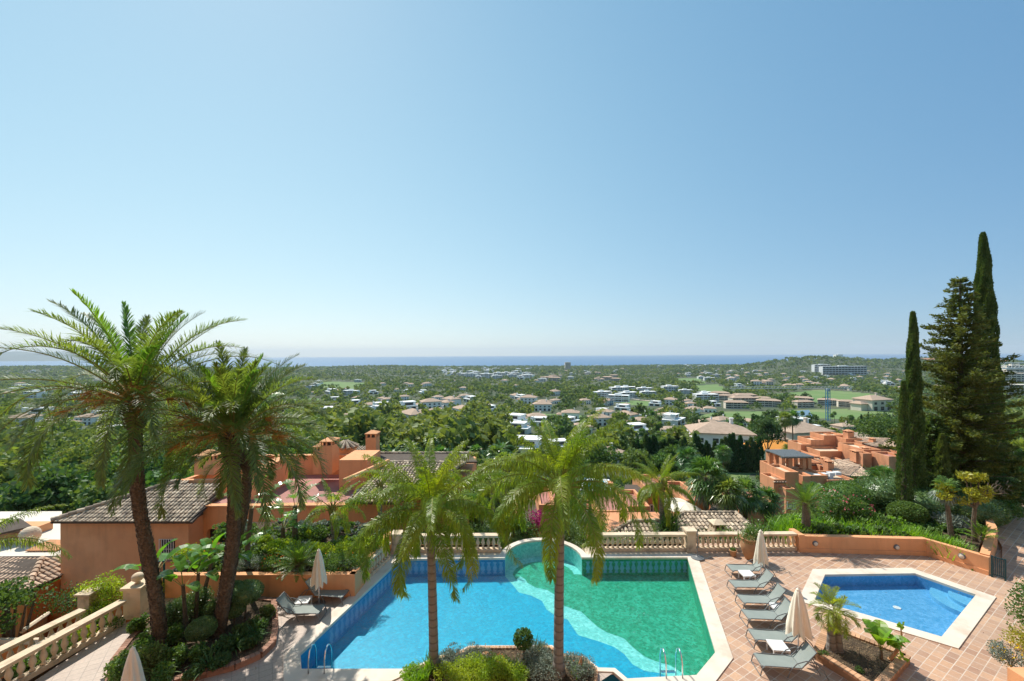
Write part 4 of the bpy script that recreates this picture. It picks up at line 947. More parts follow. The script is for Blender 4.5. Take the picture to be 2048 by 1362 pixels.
def lamp_on(p, q, t, z, label):
    p, q = np.array(p), np.array(q); c = p + (q - p) * t; e_ = (q - p) / np.linalg.norm(q - p); az = atan2(e_[1], e_[0])
    r = thing('wall_lamp', label, 'lamp', (c[0], c[1], z), None, az); R90 = Matrix.Rotation(radians(90), 4, 'X')
    me = MB().lathe([(.13, 0), (.13, .04), (.11, .07), (.03, .09)], n=20).mesh('lamp_ring'); me.transform(R90); link_mesh('housing', me, M['metal'], r, False)
    me = MB().lathe([(.095, .072), (.08, .10), (.03, .12)], n=16).mesh('lamp_glass'); me.transform(R90); link_mesh('lens', me, M['coping'], r, False)
lamp_on(RW[0], RW[1], .125, .45, 'round lamp on the planter wall near its left end')
lamp_on(RW[0], RW[1], .77, .38, 'round lamp with a cable on the planter wall left of the bend')
lamp_on(RW[1], RW[2], .60, .5, 'round lamp on the striped-shadow part of the planter wall near the gate')
LW = [G2(330, 1196), G2(710, 1194)]
wall_run('planter_wall', LW, .25, 0, .93, M['stucco'], 'long orange planter wall behind the left sun loungers')
wall_run('planter_wall', [LW[1], (xa - .55, 21.35)], .25, 0, .93, M['stucco'], 'short slanting planter wall behind the slanting balustrade left of the pool')
LG = [(LW[0][0], LW[0][1] + .2), (LW[1][0] - .1, LW[1][1] + .2), (xa - .7, 21.4), (xa - .7, 22.8), (LW[0][0] - 1.2, 22.8)]
tag(MB().prism(LG, -.5, .8).build('planter_soil', M['soil']), kind='structure')
GRD = [(RW[0][0] + .25, RW[0][1] + .27), (RW[1][0] - .02, RW[1][1] + .27), (RW[2][0] - .1, RW[2][1] + .4), (26.5, 23.3), (36, 28), (34, 31), (22, 28.5), (20, 26.5), (xe + 3.2, 24.6), (xe + .26, 22.0)]
tag(MB().prism(GRD, -9, .66).build('garden_ground', M['soil']), kind='structure')
# gate beside the right planter wall, ramp and curving wall beyond it
def gate(p, q, n_, h, label, mat):
    p, q = Vector((p[0], p[1], 0)), Vector((q[0], q[1], 0)); d = q - p; L = d.length; r = thing('metal_gate', label, 'gate', (p.x, p.y, 0), None, atan2(d.y, d.x))
    MB().box(-.03, .03, -.03, .03, 0, h).box(L - .03, L + .03, -.03, .03, 0, h).box(.03, L - .03, -.02, .02, h - .06, h - .02).box(.03, L - .03, -.02, .02, .12, .16).build('gate_frame', mat, r, world=False)
    for i in range(n_): x = L * (i + 1) / (n_ + 1); MB().box(x - .012, x + .012, -.012, .012, .16, h - .06).build('bar', mat, r, world=False)
gate(G2(1984, 1154), G2(2011, 1162), 6, .95, 'low dark green barred gate at the end of the right planter wall', M['green_metal'])
gate((LW[0][0] - .12, LW[0][1] + .1), (LW[0][0] - 1.0, LW[0][1] + .1), 6, 1.5, 'dark green gate at the left end of the left planter wall', M['green_metal'])
cw = [gp(1984, 1112, .5), gp(2004, 1082, .8), gp(2030, 1058, 1.2), gp(2052, 1040, 1.5)]
cw = [(RW[2][0] + .15, RW[2][1] + .1, .85), (24.6, 21.2, 1.0), (27.2, 24.2, 1.35), (30.5, 26.2, 1.9), (36, 27.5, 2.3)]
mb = MB(); q_ = offset_poly_open([(a, b_) for a, b_, c_ in cw], .3)
vs = [(a, b_, -.2) for a, b_, c_ in cw] + [(a, b_, c_) for a, b_, c_ in cw] + [(q_[i][0], q_[i][1], -.2) for i in range(5)] + [(q_[i][0], q_[i][1], cw[i][2]) for i in range(5)]
fs = []
for i in range(4): fs += [(i, i + 1, 6 + i, 5 + i), (5 + i, 6 + i, 16 + i, 15 + i), (10 + i, 15 + i, 16 + i, 11 + i)]
fs += [(0, 5, 15, 10), (4, 14, 19, 9)]; tag(mb.add(vs, fs).build('garden_wall', M['stucco']), 'curving orange garden wall rising beside the ramp beyond the gate', 'wall')
o = MB().add([(cw[0][0] + .2, cw[0][1] - .3, .012), (60, 16.5, .012), (60, 34, 1.2), (36, 27.4, 1.2), (30.5, 26.1, .75), (27.2, 24.1, .45), (24.6, 21.0, .15)], [(0, 1, 2, 3, 4, 5, 6)]).build('ramp_path', M['deck_r']); tag(o, kind='structure')

# ------------------------------------------------------------------ sun loungers, tables, parasols, ladders
M['sling'] = surf('grey_green_sling', (.27, .30, .27), (.23, .26, .235), 3, .7, .25, 200)
def make_lounger():
    r = thing('sun_lounger', 'x', 'sun lounger'); h = .31; w = .28; Lg = 1.18; B = .66; ba = radians(50)
    t = .016
    fr = MB()
    for s in (-1, 1):
        y = s * w
        fr.tube([(0.03, y, h - .03), (.12, y, h), (Lg, y, h)], t, 6); fr.tube([(Lg, y, h), (Lg + B * cos(ba) * .9, y, h + B * sin(ba) * .9), (Lg + B * cos(ba), y, h + B * sin(ba))], t, 6)
    fr.tube([(.03, -w, h - .03), (.03, w, h - .03)], t, 6); fr.tube([(Lg, -w, h - .02), (Lg, w, h - .02)], t, 6); fr.tube([(Lg + B * cos(ba), -w, h + B * sin(ba)), (Lg + B * cos(ba), w, h + B * sin(ba))], t, 6)
    fr.tube([(Lg + B * cos(ba) * .6, -w * .9, h + B * sin(ba) * .6), (Lg + .55, -w * .9, .12)], t * .8, 6); fr.tube([(Lg + B * cos(ba) * .6, w * .9, h + B * sin(ba) * .6), (Lg + .55, w * .9, .12)], t * .8, 6)
    fr.build('frame', M['metal'], r, world=False)
    for s in (-1, 1):
        y = s * (w + .025); MB().tube([(.10, y, h - .01), (.03, y, h - .06), (-.01, y, h - .2), (-.03, y, .015)], t, 6).build('front_leg', M['metal'], r, world=False)
        MB().tube([(Lg - .42, y, .015), (Lg - .33, y, .25), (Lg - .15, y, .46), (Lg + .12, y, .56), (Lg + .40, y, .50), (Lg + .60, y, .30), (Lg + .70, y, .12), (Lg + .76, y, .015)], t, 6).build('armrest', M['metal'], r, world=False)
    MB().tube([(-.03, -w - .02, .018), (-.03, w + .02, .018)], t, 6).build('foot_bar', M['metal'], r, world=False)
    s1 = MB(); n_ = 10; pr = [(.03 + (Lg - .05) * i / n_, h + .006 - .02 * sin(pi * i / n_)) for i in range(n_ + 1)]
    vs = [(x, y, z + dz) for dz in (0, -.008) for x, z in pr for y in (-w + .01, w - .01)]; m_ = n_ + 1
    fs = [(2 * i, 2 * i + 2, 2 * i + 3, 2 * i + 1) for i in range(n_)] + [(2 * m_ + 2 * i, 2 * m_ + 2 * i + 1, 2 * m_ + 2 * i + 3, 2 * m_ + 2 * i + 2) for i in range(n_)] + [(0, 1, 2 * m_ + 1, 2 * m_)]
    s1.add(vs, fs).build('seat', M['sling'], r, world=False)
    s2 = MB(); pr = [(Lg + cos(ba) * B * i / n_ + .03 * sin(pi * i / n_) , h + sin(ba) * B * i / n_ - .02 * sin(pi * i / n_)) for i in range(n_ + 1)]
    vs = [(x + (.008 if dz else 0), y, z + dz) for dz in (0, -.006) for x, z in pr for y in (-w + .01, w - .01)]
    s2.add(vs, fs).build('backrest', M['sling'], r, world=False)
    return r
LNG = make_lounger(); uL = set()
def lounger(px, py, rz, lab, near=True, grp='sun loungers', z=.33, dx=0, dy=0):
    c = gp(px, py, z); o = put(LNG, uL, (0, 0, 0), rz, 1, lab, None, grp)
    off = Vector((0, -.31 if near else .31, 0)); off.rotate(Matrix.Rotation(rz, 3, 'Z').to_euler()); o.location = (c.x - off.x + dx, c.y - off.y + dy, 0); return o
ordn = ['grey sun lounger farthest away in the right row, beside the clay pot', 'second grey sun lounger from the far end of the right row, behind the white table', 'third grey sun lounger from the far end of the right row',
        'grey sun lounger right behind the larger parasol, fourth from the far end', 'grey sun lounger partly hidden by the larger parasol and nearest white table', 'nearest grey sun lounger in the right row beside the brick planter']
for i, (x, y) in enumerate([(1464, 1141), (1469.4, 1174), (1487, 1205.3), (1496.3, 1237), (1509.8, 1279), (1523.2, 1331.6)]): lounger(x, y, radians((-2, -2, -3, -4, -6, -6)[i]), ordn[i])
lounger(637.3, 1227, pi, 'grey sun lounger in the sun beside the left parasol', False)
lounger(684, 1195, radians(172), 'shaded grey sun lounger close to the left planter wall', False)
c = gp(362, 1352, .8); o = put(LNG, uL, (c.x + .45, c.y - .95, 0), radians(-60), 1, 'grey sun lounger cut off by the bottom edge below the left flower bed', None, 'sun loungers')
def make_table():
    r = thing('side_table', 'x', 'side table'); a = .26; h = .33; mb = MB()
    for i in range(7): y = -a + .005 + i * (2 * a / 7); mb.box(-a + .03, a - .03, y, y + 2 * a / 7 - .012, h - .018, h)
    mb.build('tabletop', M['white'], r, world=False)
    MB().box(-a, a, -a, -a + .004, h - .06, h + .001).box(-a, a, a - .004, a, h - .06, h + .001).box(-a, -a + .028, -a + .005, a - .005, h - .06, h + .001).box(a - .028, a, -a + .005, a - .005, h - .06, h + .001).build('apron', M['white'], r, world=False)
    for sx in (-1, 1):
        for sy in (-1, 1): x, y = sx * (a - .025), sy * (a - .03); MB().box(x - .02, x + .02, y - .02, y + .02, 0, h - .02).build('leg', M['white'], r, world=False)
    return r
TB = make_table(); uT = set()
for x, y, rz, lab in [(1493.7, 1146, 0, 'white side table between the two farthest sun loungers'), (1558, 1213, 0, 'white side table half hidden behind the fourth sun lounger'), (1556, 1290, -.1, 'white side table in front of the larger parasol, nearest of the right row'), (606, 1199, .1, 'white side table between the two left sun loungers')]:
    c = gp(x, y, .33); put(TB, uT, (c.x, c.y, 0), rz, 1, lab, None, 'side tables')
def parasol(c, h, cl, label, rad=.25, base=True):
    r = thing('parasol', label, 'parasol', (c.x, c.y, 0)); MB().tube([(0, 0, .05), (0, 0, h - .02)], .021, 8).build('pole', M['white'], r, world=False)
    if base: MB().lathe([(.24, 0), (.24, .03), (.05, .06), (.035, .25)], n=20).build('base', M['metal'], r, world=False)
    n_ = 32; rr_ = np.random.default_rng(int(h * 1000 + rad * 99)); ph = rr_.uniform(0, 6); vs = []
    levels = [(0, .035), (.06, .07), (.14, .10), (.3, .14), (.5, .18), (.7, .215), (.88, .25), (1.0, .255)]
    for t, q in levels:
        for j in range(n_):
            a = 2 * pi * j / n_; f = 1 + (.10 + .16 * t) * cos(8 * a + ph) * min(1, t * 5) + .05 * sin(3 * a + t * 5)
            zz_ = h - .04 - cl * t - (.07 * cos(8 * a + ph) if t == 1.0 else 0) - (.05 * sin(3 * a) if t > .9 else 0)
            vs.append((q * f * rad / .25 * cos(a + .25 * t), q * f * rad / .25 * sin(a + .25 * t), zz_))
    fs = [(i * n_ + j, (i + 1) * n_ + j, (i + 1) * n_ + (j + 1) % n_, i * n_ + (j + 1) % n_) for i in range(len(levels) - 1) for j in range(n_)] + [tuple(range(n_))]
    MB().add(vs, fs).build('canopy', M['canvas'], r, world=False, smooth=True)
    MB().lathe([(.07, h - .11), (.06, h - .045), (.02, h), (.008, h + .03)], n=12).build('finial', M['canvas'], r, world=False)
parasol(gp(1522, 1163), 2.25, 1.35, 'closed cream parasol near the clay pot, farther of the two on the right', .24)
parasol(gp(1597, 1317), 2.3, 1.4, 'closed cream parasol in the middle of the right lounger row', .30)
parasol(gp(638, 1208), 2.2, 1.35, 'closed cream parasol between the left sun loungers', .26)
parasol(Vector((gp(265, 1294, 2.2).x, gp(265, 1294, 2.2).y, 0)), 2.2, 1.4, 'closed cream parasol cut off by the bottom edge at the left', .26)
c = gp(1395, 1117); r = thing('parasol_stand', 'empty dark round parasol stand with a short pole beside the stone pillar', 'parasol stand', (c.x, c.y, ZC)); MB().lathe([(.3, 0), (.3, .03), (.1, .07), (.05, .1)], n=24).build('base', M['metal'], r, world=False); MB().tube([(0, 0, .08), (0, 0, 1.35)], .02, 8).build('pole', M['metal'], r, world=False)
def ladder(c, az, label, sep=.5):
    r = thing('pool_ladder', label, 'pool ladder', (c.x, c.y, 0), None, az)
    for s in (-.5, .5): MB().tube([(0, s * sep, ZC), (.02, s * sep, .45), (.10, s * sep, .68), (.25, s * sep, .76), (.42, s * sep, .66), (.52, s * sep, .40), (.54, s * sep, -.6)], .022, 8).build('handrail', M['steel'], r, world=False, smooth=True)
    for z_ in (-.2, -.45): MB().box(.52, .60, -sep / 2 + .03, sep / 2 - .03, z_, z_ + .03).build('tread', M['steel'], r, world=False)
c = gp(631, 1352); ladder(c + Vector((0, .05, 0)), radians(90), 'curved steel pool ladder at the near left corner of the big pool')
c = gp(1335, 1364); ladder(c + Vector((.25, .1, 0)), radians(90), 'steel pool ladder at the near right side of the green mosaic')
c = gp(1500, 1118); r = thing('plant_pot', 'large round clay pot with a trailing green plant by the balustrade', 'pot', (c.x, c.y, 0))
MB().lathe([(.2, 0), (.3, .2), (.4, .5), (.43, .72), (.38, .88), (.36, .95), (.44, 1.0), (.44, 1.05), (.36, 1.05), (.33, .95)], n=28).build('pot_body', M['clay'], r, world=False, smooth=True)
rng = np.random.default_rng(8)
q = np.concatenate([blob(900, (0, 0, 1.05), (.55, .55, .28), .09, rng, .6, .3), leaves_at(rng.normal(0, 1, (120, 3)) * [.2, .2, .15] + [.1, 0, 1.35], .35, rng, .15, 1.5)]); MB().quads(q).build('plant', F['shrub'], r, world=False)
c = gp(1466, 1112); r = thing('plant_pot', 'small terracotta pot on the terrace left of the large clay pot', 'pot', (c.x, c.y, 0)); MB().lathe([(.12, 0), (.16, .25), (.18, .25), (.18, .3), (.14, .3), (.13, .22)], n=18).build('pot_body', M['clay'], r, world=False); MB().quads(blob(60, (0, 0, .33), (.12, .12, .08), .1, rng)).build('plant', F['shrub'], r, world=False)

# ------------------------------------------------------------------ flower beds
def brick_edge(name, pts, label, th=.22, h=.22, mat=None, soil=None, closed=True, z0=0.0):
    r = thing(name, label, 'flower bed', (pts[0][0], pts[0][1], z0)); mb = MB(); k = len(pts)
    for i in range(k if closed else k - 1):
        a, b_ = np.array(pts[i]), np.array(pts[(i + 1) % k]); d = b_ - a; L = np.linalg.norm(d); d = d / L; az = atan2(d[1], d[0]); m_ = max(1, int(L / .125))
        for j in range(m_):
            c_ = a + d * L * (j + .5) / m_; mb.box(-L / m_ / 2 + .006, L / m_ / 2 - .006, -th / 2, th / 2, h - .07, h, 0, az, c_)
        mb.box(0, L, -th / 2 + .02, th / 2 - .02, 0, h - .072, 0, az, a)
    mb.build('brick_edging', mat or M['brick'], r)
    so = MB().prism([tuple(p) for p in pts], z0 + .01, z0 + h - .06); so.build('soil', soil or M['soil'], r); return r
SB = [G2(1657, 1264), G2(1812, 1324), G2(1752, 1392), G2(1635, 1318)]
brick_edge('flower_bed', SB, 'four-sided brick-edged soil bed between the sun loungers and the small pool', .24, .26, M['brick2'])
LB_ = [(548, 1208), (551, 1262), (546, 1292), (520, 1316), (470, 1338), (415, 1352), (372, 1362), (300, 1385), (215, 1385), (228, 1330), (262, 1285), (300, 1245), (350, 1222), (440, 1206), (500, 1203)]
brick_edge('flower_bed', [G2(x, y) for x, y in LB_], 'large curved brick-edged bed under the two big palms', .2, .2)
CB = [(812, 1376), (812, 1356), (836, 1343), (884, 1320), (908, 1318), (944, 1301), (1100, 1300), (1130, 1320), (1164, 1321), (1192, 1346), (1192, 1380)]
brick_edge('flower_bed', [G2(x, y) for x, y in CB], 'stepped bed at the near edge of the big pool between the two queen palms', .10, .12, M['brick2'])

def plant(name, label, cat, loc, parts, group=None):
    r = thing(name, label, cat, loc, group)
    for nm, mb, mats in parts: mb.build(nm, mats, r, world=False)
    return r
def bush(px, py, z, rx, ry, rz, mat, label, name='shrub', cat='shrub', n=900, size=.09, group=None, flower=None, asp=.55, lift=.6, Y=None, shell=.5, flat=.8, nc=9, core=None):
    c = gp(px, py, z) if Y is None else Vector((at(px, py, Y).x, Y, z)); Q = []
    for k in range(nc):
        a = rng.uniform(0, 6.28); q = rng.uniform(.2, .75); Q.append(blob(n // nc, (cos(a) * q * rx, sin(a) * q * ry, rz * lift * rng.uniform(.6, 1.25)), (rx * .5, ry * .5, rz * .5), size, rng, shell, asp, .2, flat))
    mb = MB().quads(np.concatenate(Q)); mb2 = MB()
    for i in range(5): a = i * 1.3; mb2.tube([(0, 0, 0), (cos(a) * rx * .2, sin(a) * ry * .2, rz * .4), (cos(a) * rx * .5, sin(a) * ry * .5, rz * .8)], .012, 4)
    parts = [('foliage', mb, F[mat]), ('stems', mb2, M['greybark'])]
    if flower: parts.append(('flowers', MB().quads(blob(flower[1], (0, 0, rz * .75), (rx * .9, ry * .9, rz * .65), flower[2] if len(flower) > 2 else .07, rng, .12, .9, .6)), F[flower[0]]))
    return plant(name, label, cat, (c.x, c.y, z), parts, group)
def ball(px, py, z, r, rzf, label, mat='dark', trunk=None, n=2600, size=.06, group=None, name='topiary_shrub', Y=None, rx=1):
    """clipped round shrub; px,py is where its middle shows, z the height of that middle above the terrace"""
    c = gp(px, py, z) if Y is None else Vector((at(px, py, Y).x, Y, z)); mb = MB(); zb = trunk if trunk is not None else -r * rzf * .6
    mb.quads(blob(n, (0, 0, 0), (r * rx, r, r * rzf), size, rng, .14, .6, .1, 1.4)); mb.lathe([(max(.01, r * .86 * sin(a)), -r * rzf * .86 * cos(a)) for a in np.linspace(.02, pi - .02, 9)], (0, 0, 0), 14, sx=rx)
    st = MB().tube([(0, 0, zb), (.03, .02, -r * rzf * .4)], .035, 6); return plant(name, label, 'shrub', (c.x, c.y, z), [('foliage', mb, F[mat]), ('stem', st, M['greybark'])], group)
def strap(px, py, z, n_, L, mat, label, name='strap_leaf_plant', w=.03, group=None, flower=None, e=(85, 25), spread=.08, cat='plant', bend=1.1, Y=None, g=None):
    c = g if g is not None else (gp(px, py, z) if Y is None else Vector((at(px, py, Y).x, Y, z))); Q = []
    for i in range(n_):
        az = rng.uniform(0, 6.28); e0 = radians(rng.uniform(e[1], e[0])); l = L * rng.uniform(.6, 1.15); p = np.array([rng.normal(0, spread), rng.normal(0, spread), 0]); s = np.array([-sin(az), cos(az), 0]) * w
        for k in range(4):
            ea = e0 - bend * (k / 4) ** 1.3; q = p + np.array([cos(az) * cos(ea), sin(az) * cos(ea), sin(ea)]) * l / 4; w0, w1 = (1 - (k / 4.3) ** 2), (1 - ((k + 1) / 4.3) ** 2)
            Q.append([p - s * w0, p + s * w0, q + s * w1, q - s * w1]); p = q
    parts = [('leaves', MB().quads(np.array(Q)), F[mat])]
    if flower: parts.append(('flowers', MB().quads(blob(flower[1], (0, 0, L * .8), (L * .5, L * .5, L * .25), .05, rng)), F[flower[0]]))
    return plant(name, label, cat, (c.x, c.y, z), parts, group)
def cycad(px, py, z, L, n_, label, h=.25, r=.14, mat='cycad', Y=None, name='cycad', er=(85, 5), dr=.9):
    c = gp(px, py, z) if Y is None else Vector((at(px, py, Y).x, Y, z)); q, s = feather_crown(rng, n_, L, er, dr, 34, L * .17, .016, .25, .05, (0, 0, h - .15), .06, 0, (80, 35), 1.2)
    return plant(name, label, 'cycad' if name == 'cycad' else 'palm', (c.x, c.y, z), [('trunk', MB().tube([(0, 0, 0), (.02, 0, h * .5), (0, 0, h)], [r * 1.1, r, r * .8], 10), M['greybark']), ('crown', MB().quads(q).quads(s, 1), [F[mat], F['rach']])])
def paddle(c, h, nl, L, w, label, tr=.09, mat='bird', er=(80, 15), lean=(0, 0), stem=True, tear=.0, name='bird_of_paradise_plant', pet=.9):
    mb = MB(); st = MB(); r_ = rng
    if stem: st.tube([(0, 0, 0), (lean[0] * .4, lean[1] * .4, h * .5), (lean[0], lean[1], h)], [tr * 1.2, tr, tr * .8], 9)
    Q = []; K = []
    for i in range(nl):
        t = (i + .5) / nl; az = i * 2.39996 * (1 if True else 0) + r_.normal(0, .2); e0 = radians(er[0] + (er[1] - er[0]) * t + r_.normal(0, 4)); hd = np.array([cos(az), sin(az), 0.]); sd_ = np.array([-sin(az), cos(az), 0.])
        p = np.array([lean[0], lean[1], h - .1]); pts = [p]; ns = 12; l = L * r_.uniform(.85, 1.1); e_ = e0
        for k in range(ns): e_ = e0 - 1.25 * (k / ns) ** 1.8; p = p + (hd * cos(e_) + np.array([0, 0, sin(e_)])) * l * (1 + pet) / ns; pts.append(p)
        k0 = int(ns * pet / (1 + pet))
        for k in range(k0): K.append([pts[k] - sd_ * .018, pts[k] + sd_ * .018, pts[k + 1] + sd_ * .015, pts[k + 1] - sd_ * .015])
        for sg in (-1, 1):
            for k in range(k0, ns):
                a0, a1 = (k - k0) / (ns - k0), (k + 1 - k0) / (ns - k0); f0, f1 = (sin(min(1, .06 + a0 * .94) * pi) ** .55 * w if a0 < 1 else 0), (sin(min(1, .06 + a1 * .94) * pi) ** .55 * w if a1 < .99 else .01)
                T_ = unit(pts[k + 1] - pts[k]); up_ = np.cross(T_, sd_); up_ = up_ if up_[2] > 0 else -up_; g0 = r_.uniform(0, tear) if tear else 0
                o_ = sd_ * sg * cos(.45) + up_ * sin(.45) * .8
                if tear: # torn blade: narrow strips
                    for m_ in range(3):
                        u0, u1 = m_ / 3 + .03, (m_ + 1) / 3 - .05; A = pts[k] + (pts[k + 1] - pts[k]) * u0; B_ = pts[k] + (pts[k + 1] - pts[k]) * u1; fw = (f0 + f1) / 2; dr_ = np.array([0, 0, -r_.uniform(0, .35) * fw]); Q.append([A, B_, B_ + o_ * fw + T_ * .05 + dr_, A + o_ * fw + T_ * .05 + dr_])
                else: Q.append([pts[k], pts[k + 1], pts[k + 1] + o_ * f1, pts[k] + o_ * f0])
    mb.quads(np.array(Q)); mb.quads(np.array(K), 1)
    parts = [('leaves', mb, [F[mat], F['rach']])]
    if stem: parts.append(('stem', st, M['greybark']))
    return plant(name, label, 'plant', tuple(c), parts)
# ================================================================== the big palms of the terrace
M['datebark'] = surf('date_palm_bark', (.20, .145, .095), (.09, .065, .045), 14, .95, 1.0, 16, dist=.08)
m, nt, b = newmat('queen_palm_bark'); g = N(nt, 'ShaderNodeNewGeometry'); wv = N(nt, 'ShaderNodeTexWave', bands_direction='Z'); wv.inputs['Scale'].default_value = 1.3; wv.inputs['Distortion'].default_value = 1.2; wv.inputs['Detail'].default_value = 2
nt.links.new(g.outputs['Position'], wv.inputs['Vector']); nt.links.new(mixc(nt, ramp(nt, wv.outputs['Fac'], .0, .16), (.13, .118, .10), mixc(nt, noise(nt, 5, 4), (.17, .155, .135), (.27, .25, .22))), b.inputs['Base Color']); b.inputs['Roughness'].default_value = .9; bumpn(nt, b, wv.outputs['Fac'], .6, .03); M['queenbark'] = m
def date_palm(base, pts, r0, L, nf, label, seed, up=84, low=-62, boots=True, young=7, orange=True, ll=.56, drp=1.7):
    rg = np.random.default_rng(seed); r = thing('date_palm', label, 'palm', base); P = [Vector(p) - Vector(base) for p in pts]
    # smooth trunk line
    n_ = 26; T_ = np.linspace(0, 1, len(P)); tt = np.linspace(0, 1, n_); C = np.stack([np.interp(tt, T_, [p[i] for p in P]) for i in range(3)], 1)
    for _ in range(3): C[1:-1] = (C[:-2] + 2 * C[1:-1] + C[2:]) / 4
    rad = [r0 * (1.22 if t < .03 else 1.1 - .2 * t) * (1 + rg.normal(0, .025)) for t in tt]
    mb = MB().tube([tuple(p) for p in C], rad, 16)
    for i in range(1500):  # leaf-base scars
        t = rg.uniform(.01, .97); c = np.array([np.interp(t, tt, C[:, k]) for k in range(3)]); a = i * 2.39996; rr = np.interp(t, tt, rad); d = np.array([cos(a), sin(a), 0]); s = np.array([-sin(a), cos(a), 0]) * .05; p = c + d * rr * .97
        mb.quads(np.array([[p - s - [0, 0, .03], p + s - [0, 0, .03], p + s * .6 + d * .035 + [0, 0, .05], p - s * .6 + d * .035 + [0, 0, .05]]]))
    mb.build('trunk', M['datebark'], r, world=False)
    top = C[-1]; hb = MB(); hb.lathe([(r0 * .9, -.75), (r0 * 1.25, -.5), (r0 * 1.75, -.2), (r0 * 1.7, .1), (r0 * 1.1, .35), (.05, .5)], tuple(top), 16)
    for i in range(220):
        a = i * 2.39996; z = -.75 + (i / 220) * 1.0; rr = np.interp(z, [-.75, -.5, -.2, .1, .3], [r0 * .9, r0 * 1.25, r0 * 1.75, r0 * 1.7, r0 * 1.2]); d = np.array([cos(a), sin(a), 0]); s = np.array([-sin(a), cos(a), 0]) * .045; p = top + d * rr * .95 + [0, 0, z]
        q = p + d * .14 + [0, 0, .12]; hb.quads(np.array([[p - s, p + s, q + s * .7, q - s * .7], [p - s - [0, 0, .05], p + s - [0, 0, .05], q + s * .7, q - s * .7]]))
    hb.build('leaf_bases', M['datebark'], r, world=False)
    q, s = feather_crown(rg, nf, L, (up, low), drp, 112, ll, .027, .36, .14, tuple(top + [0, 0, .1]), r0 * .8, 0, (62, 20), 1.45, .12, .16, .22, .16)
    mb = MB().quads(q).quads(s, 1); mats = [F['date'], F['rach']]
    q2, s2 = feather_crown(rg, young, L * .8, (74, 48), .9, 80, ll * .75, .032, .5, .03, tuple(top + [0, 0, .25]), .06, 0, (55, 20), 1.3, .03, .05)
    mb.quads(q2, 2).quads(s2, 1); mats.append(F['date2']); mb.build('crown', mats, r, world=False)
    if orange:
        ob = MB(); st = []
        for i in range(26):
            az = rg.uniform(0, 6.28); e0 = rg.uniform(.35, 1.1); l = rg.uniform(.9, 1.5); p = top + np.array([cos(az) * .2, sin(az) * .2, .1])
            for k in range(4): e_ = e0 - 1.2 * (k / 4) ** 1.5; q_ = p + np.array([cos(az) * cos(e_), sin(az) * cos(e_), sin(e_)]) * l / 4; w = np.array([-sin(az), cos(az), 0]) * .022; st.append([p - w, p + w, q_ + w, q_ - w]); p = q_
            for j in range(34):
                d = unit(np.array([cos(az), sin(az), 0]) + rg.normal(0, .45, 3) + [0, 0, -.35]); q_ = p + d * rg.uniform(.3, .65); w = unit(np.cross(d, rg.normal(size=3))) * .006; st.append([p - w, p + w, q_ + w, q_ - w])
        ob.quads(np.array(st)).build('fruit_stalks', F['ochre'], r, world=False)
    return r
b1 = gp(322, 1296, .15); Y1 = b1.y
date_palm(b1, [b1, at(314, 1200, Y1), at(294, 1100, Y1), at(276, 1000, Y1), at(271, 900, Y1), at(270, 815, Y1)], .185, 4.7, 41, 'tallest leaning date palm at the left with a wide crown of arching fronds', 21, 78, 6, drp=2.0)
b2 = gp(437, 1268, .15); Y2 = b2.y
date_palm(b2, [b2, at(452, 1180, Y2), at(467, 1080, Y2), at(469, 990, Y2), at(467, 882, Y2)], .205, 3.9, 53, 'shorter stout date palm with a dense bright-centred crown right of the tallest one', 22, 80, 0, young=12, drp=1.7)
b3 = gp(452, 1200, .15); Y3 = b3.y
date_palm(b3, [b3, at(470, 1100, Y3), at(492, 1000, Y3), at(497, 905, Y3)], .17, 2.6, 26, 'slimmer leaning date palm half hidden behind the stout one', 23, 80, -10, young=3, orange=False, ll=.5)
def queen_palm(base, top, r0, L, nf, label, seed, er=(88, 2), dr=2.35, spathe=True, ll=.66, nl=190, clump=.35):
    rg = np.random.default_rng(seed); r = thing('queen_palm', label, 'palm', base); t = Vector(top) - Vector(base); h = t.z; n_ = 22
    pts = [(t.x * (i / n_) ** 1.3, t.y * i / n_, h * i / n_) for i in range(n_ + 1)]; rad = [r0 * (1.5 if i == 0 else 1.22 if i == 1 else 1.05 - .2 * i / n_) * (1 + .03 * (i % 2)) for i in range(n_ + 1)]
    MB().tube(pts, rad, 16).build('trunk', M['queenbark'], r, world=False)
    tp = np.array(t); sh = MB().tube([tuple(tp), tuple(tp + [0, 0, .25]), tuple(tp + [0, 0, .6])], [r0 * .85, r0 * 1.0, r0 * .55], 12)
    for i in range(14):
        a = i * 2.39996; d = np.array([cos(a), sin(a), 0]); s = np.array([-sin(a), cos(a), 0]) * .07; p = tp + d * r0 * .8 + [0, 0, .03 * i - .1]; q = p + d * .12 + [0, 0, .5]; sh.quads(np.array([[p - s, p + s, q + s * .4, q - s * .4]]))
    sh.build('crown_shaft', F['rach'], r, world=False)
    A, B = feather_crown(rg, nf, L, er, dr, nl, ll, .021, .12, .8, tuple(tp + [0, 0, .35]), .09, 1, (74, 40), 1.25, .16, clump, .2, .2)
    MB().quads(A).quads(B, 1).build('crown', [F['queen'], F['rach']], r, world=False)
    if spathe:
        a = rg.uniform(2.2, 3.2); d = np.array([cos(a), -abs(sin(a)) - .2, 0]); d = unit(d); c0 = tp + [0, 0, .1]; pts = [tuple(c0 + d * x + [0, 0, z]) for x, z in ((0, 0), (.4, .35), (.8, .45), (1.15, .25))]; MB().tube(pts, [.02, .02, .018, .012], 6).build('flower_stalk', F['rach'], r, world=False)
    return r
c = gp(868, 1336, .1); queen_palm(c, at(861, 1052, c.y), .145, 3.05, 30, 'queen palm with drooping yellow-green fronds left of the pool middle', 31)
c = gp(1117, 1346, .1); queen_palm(c, at(1121, 1002, c.y), .15, 3.2, 31, 'taller queen palm with arching fronds in front of the round bay', 36)
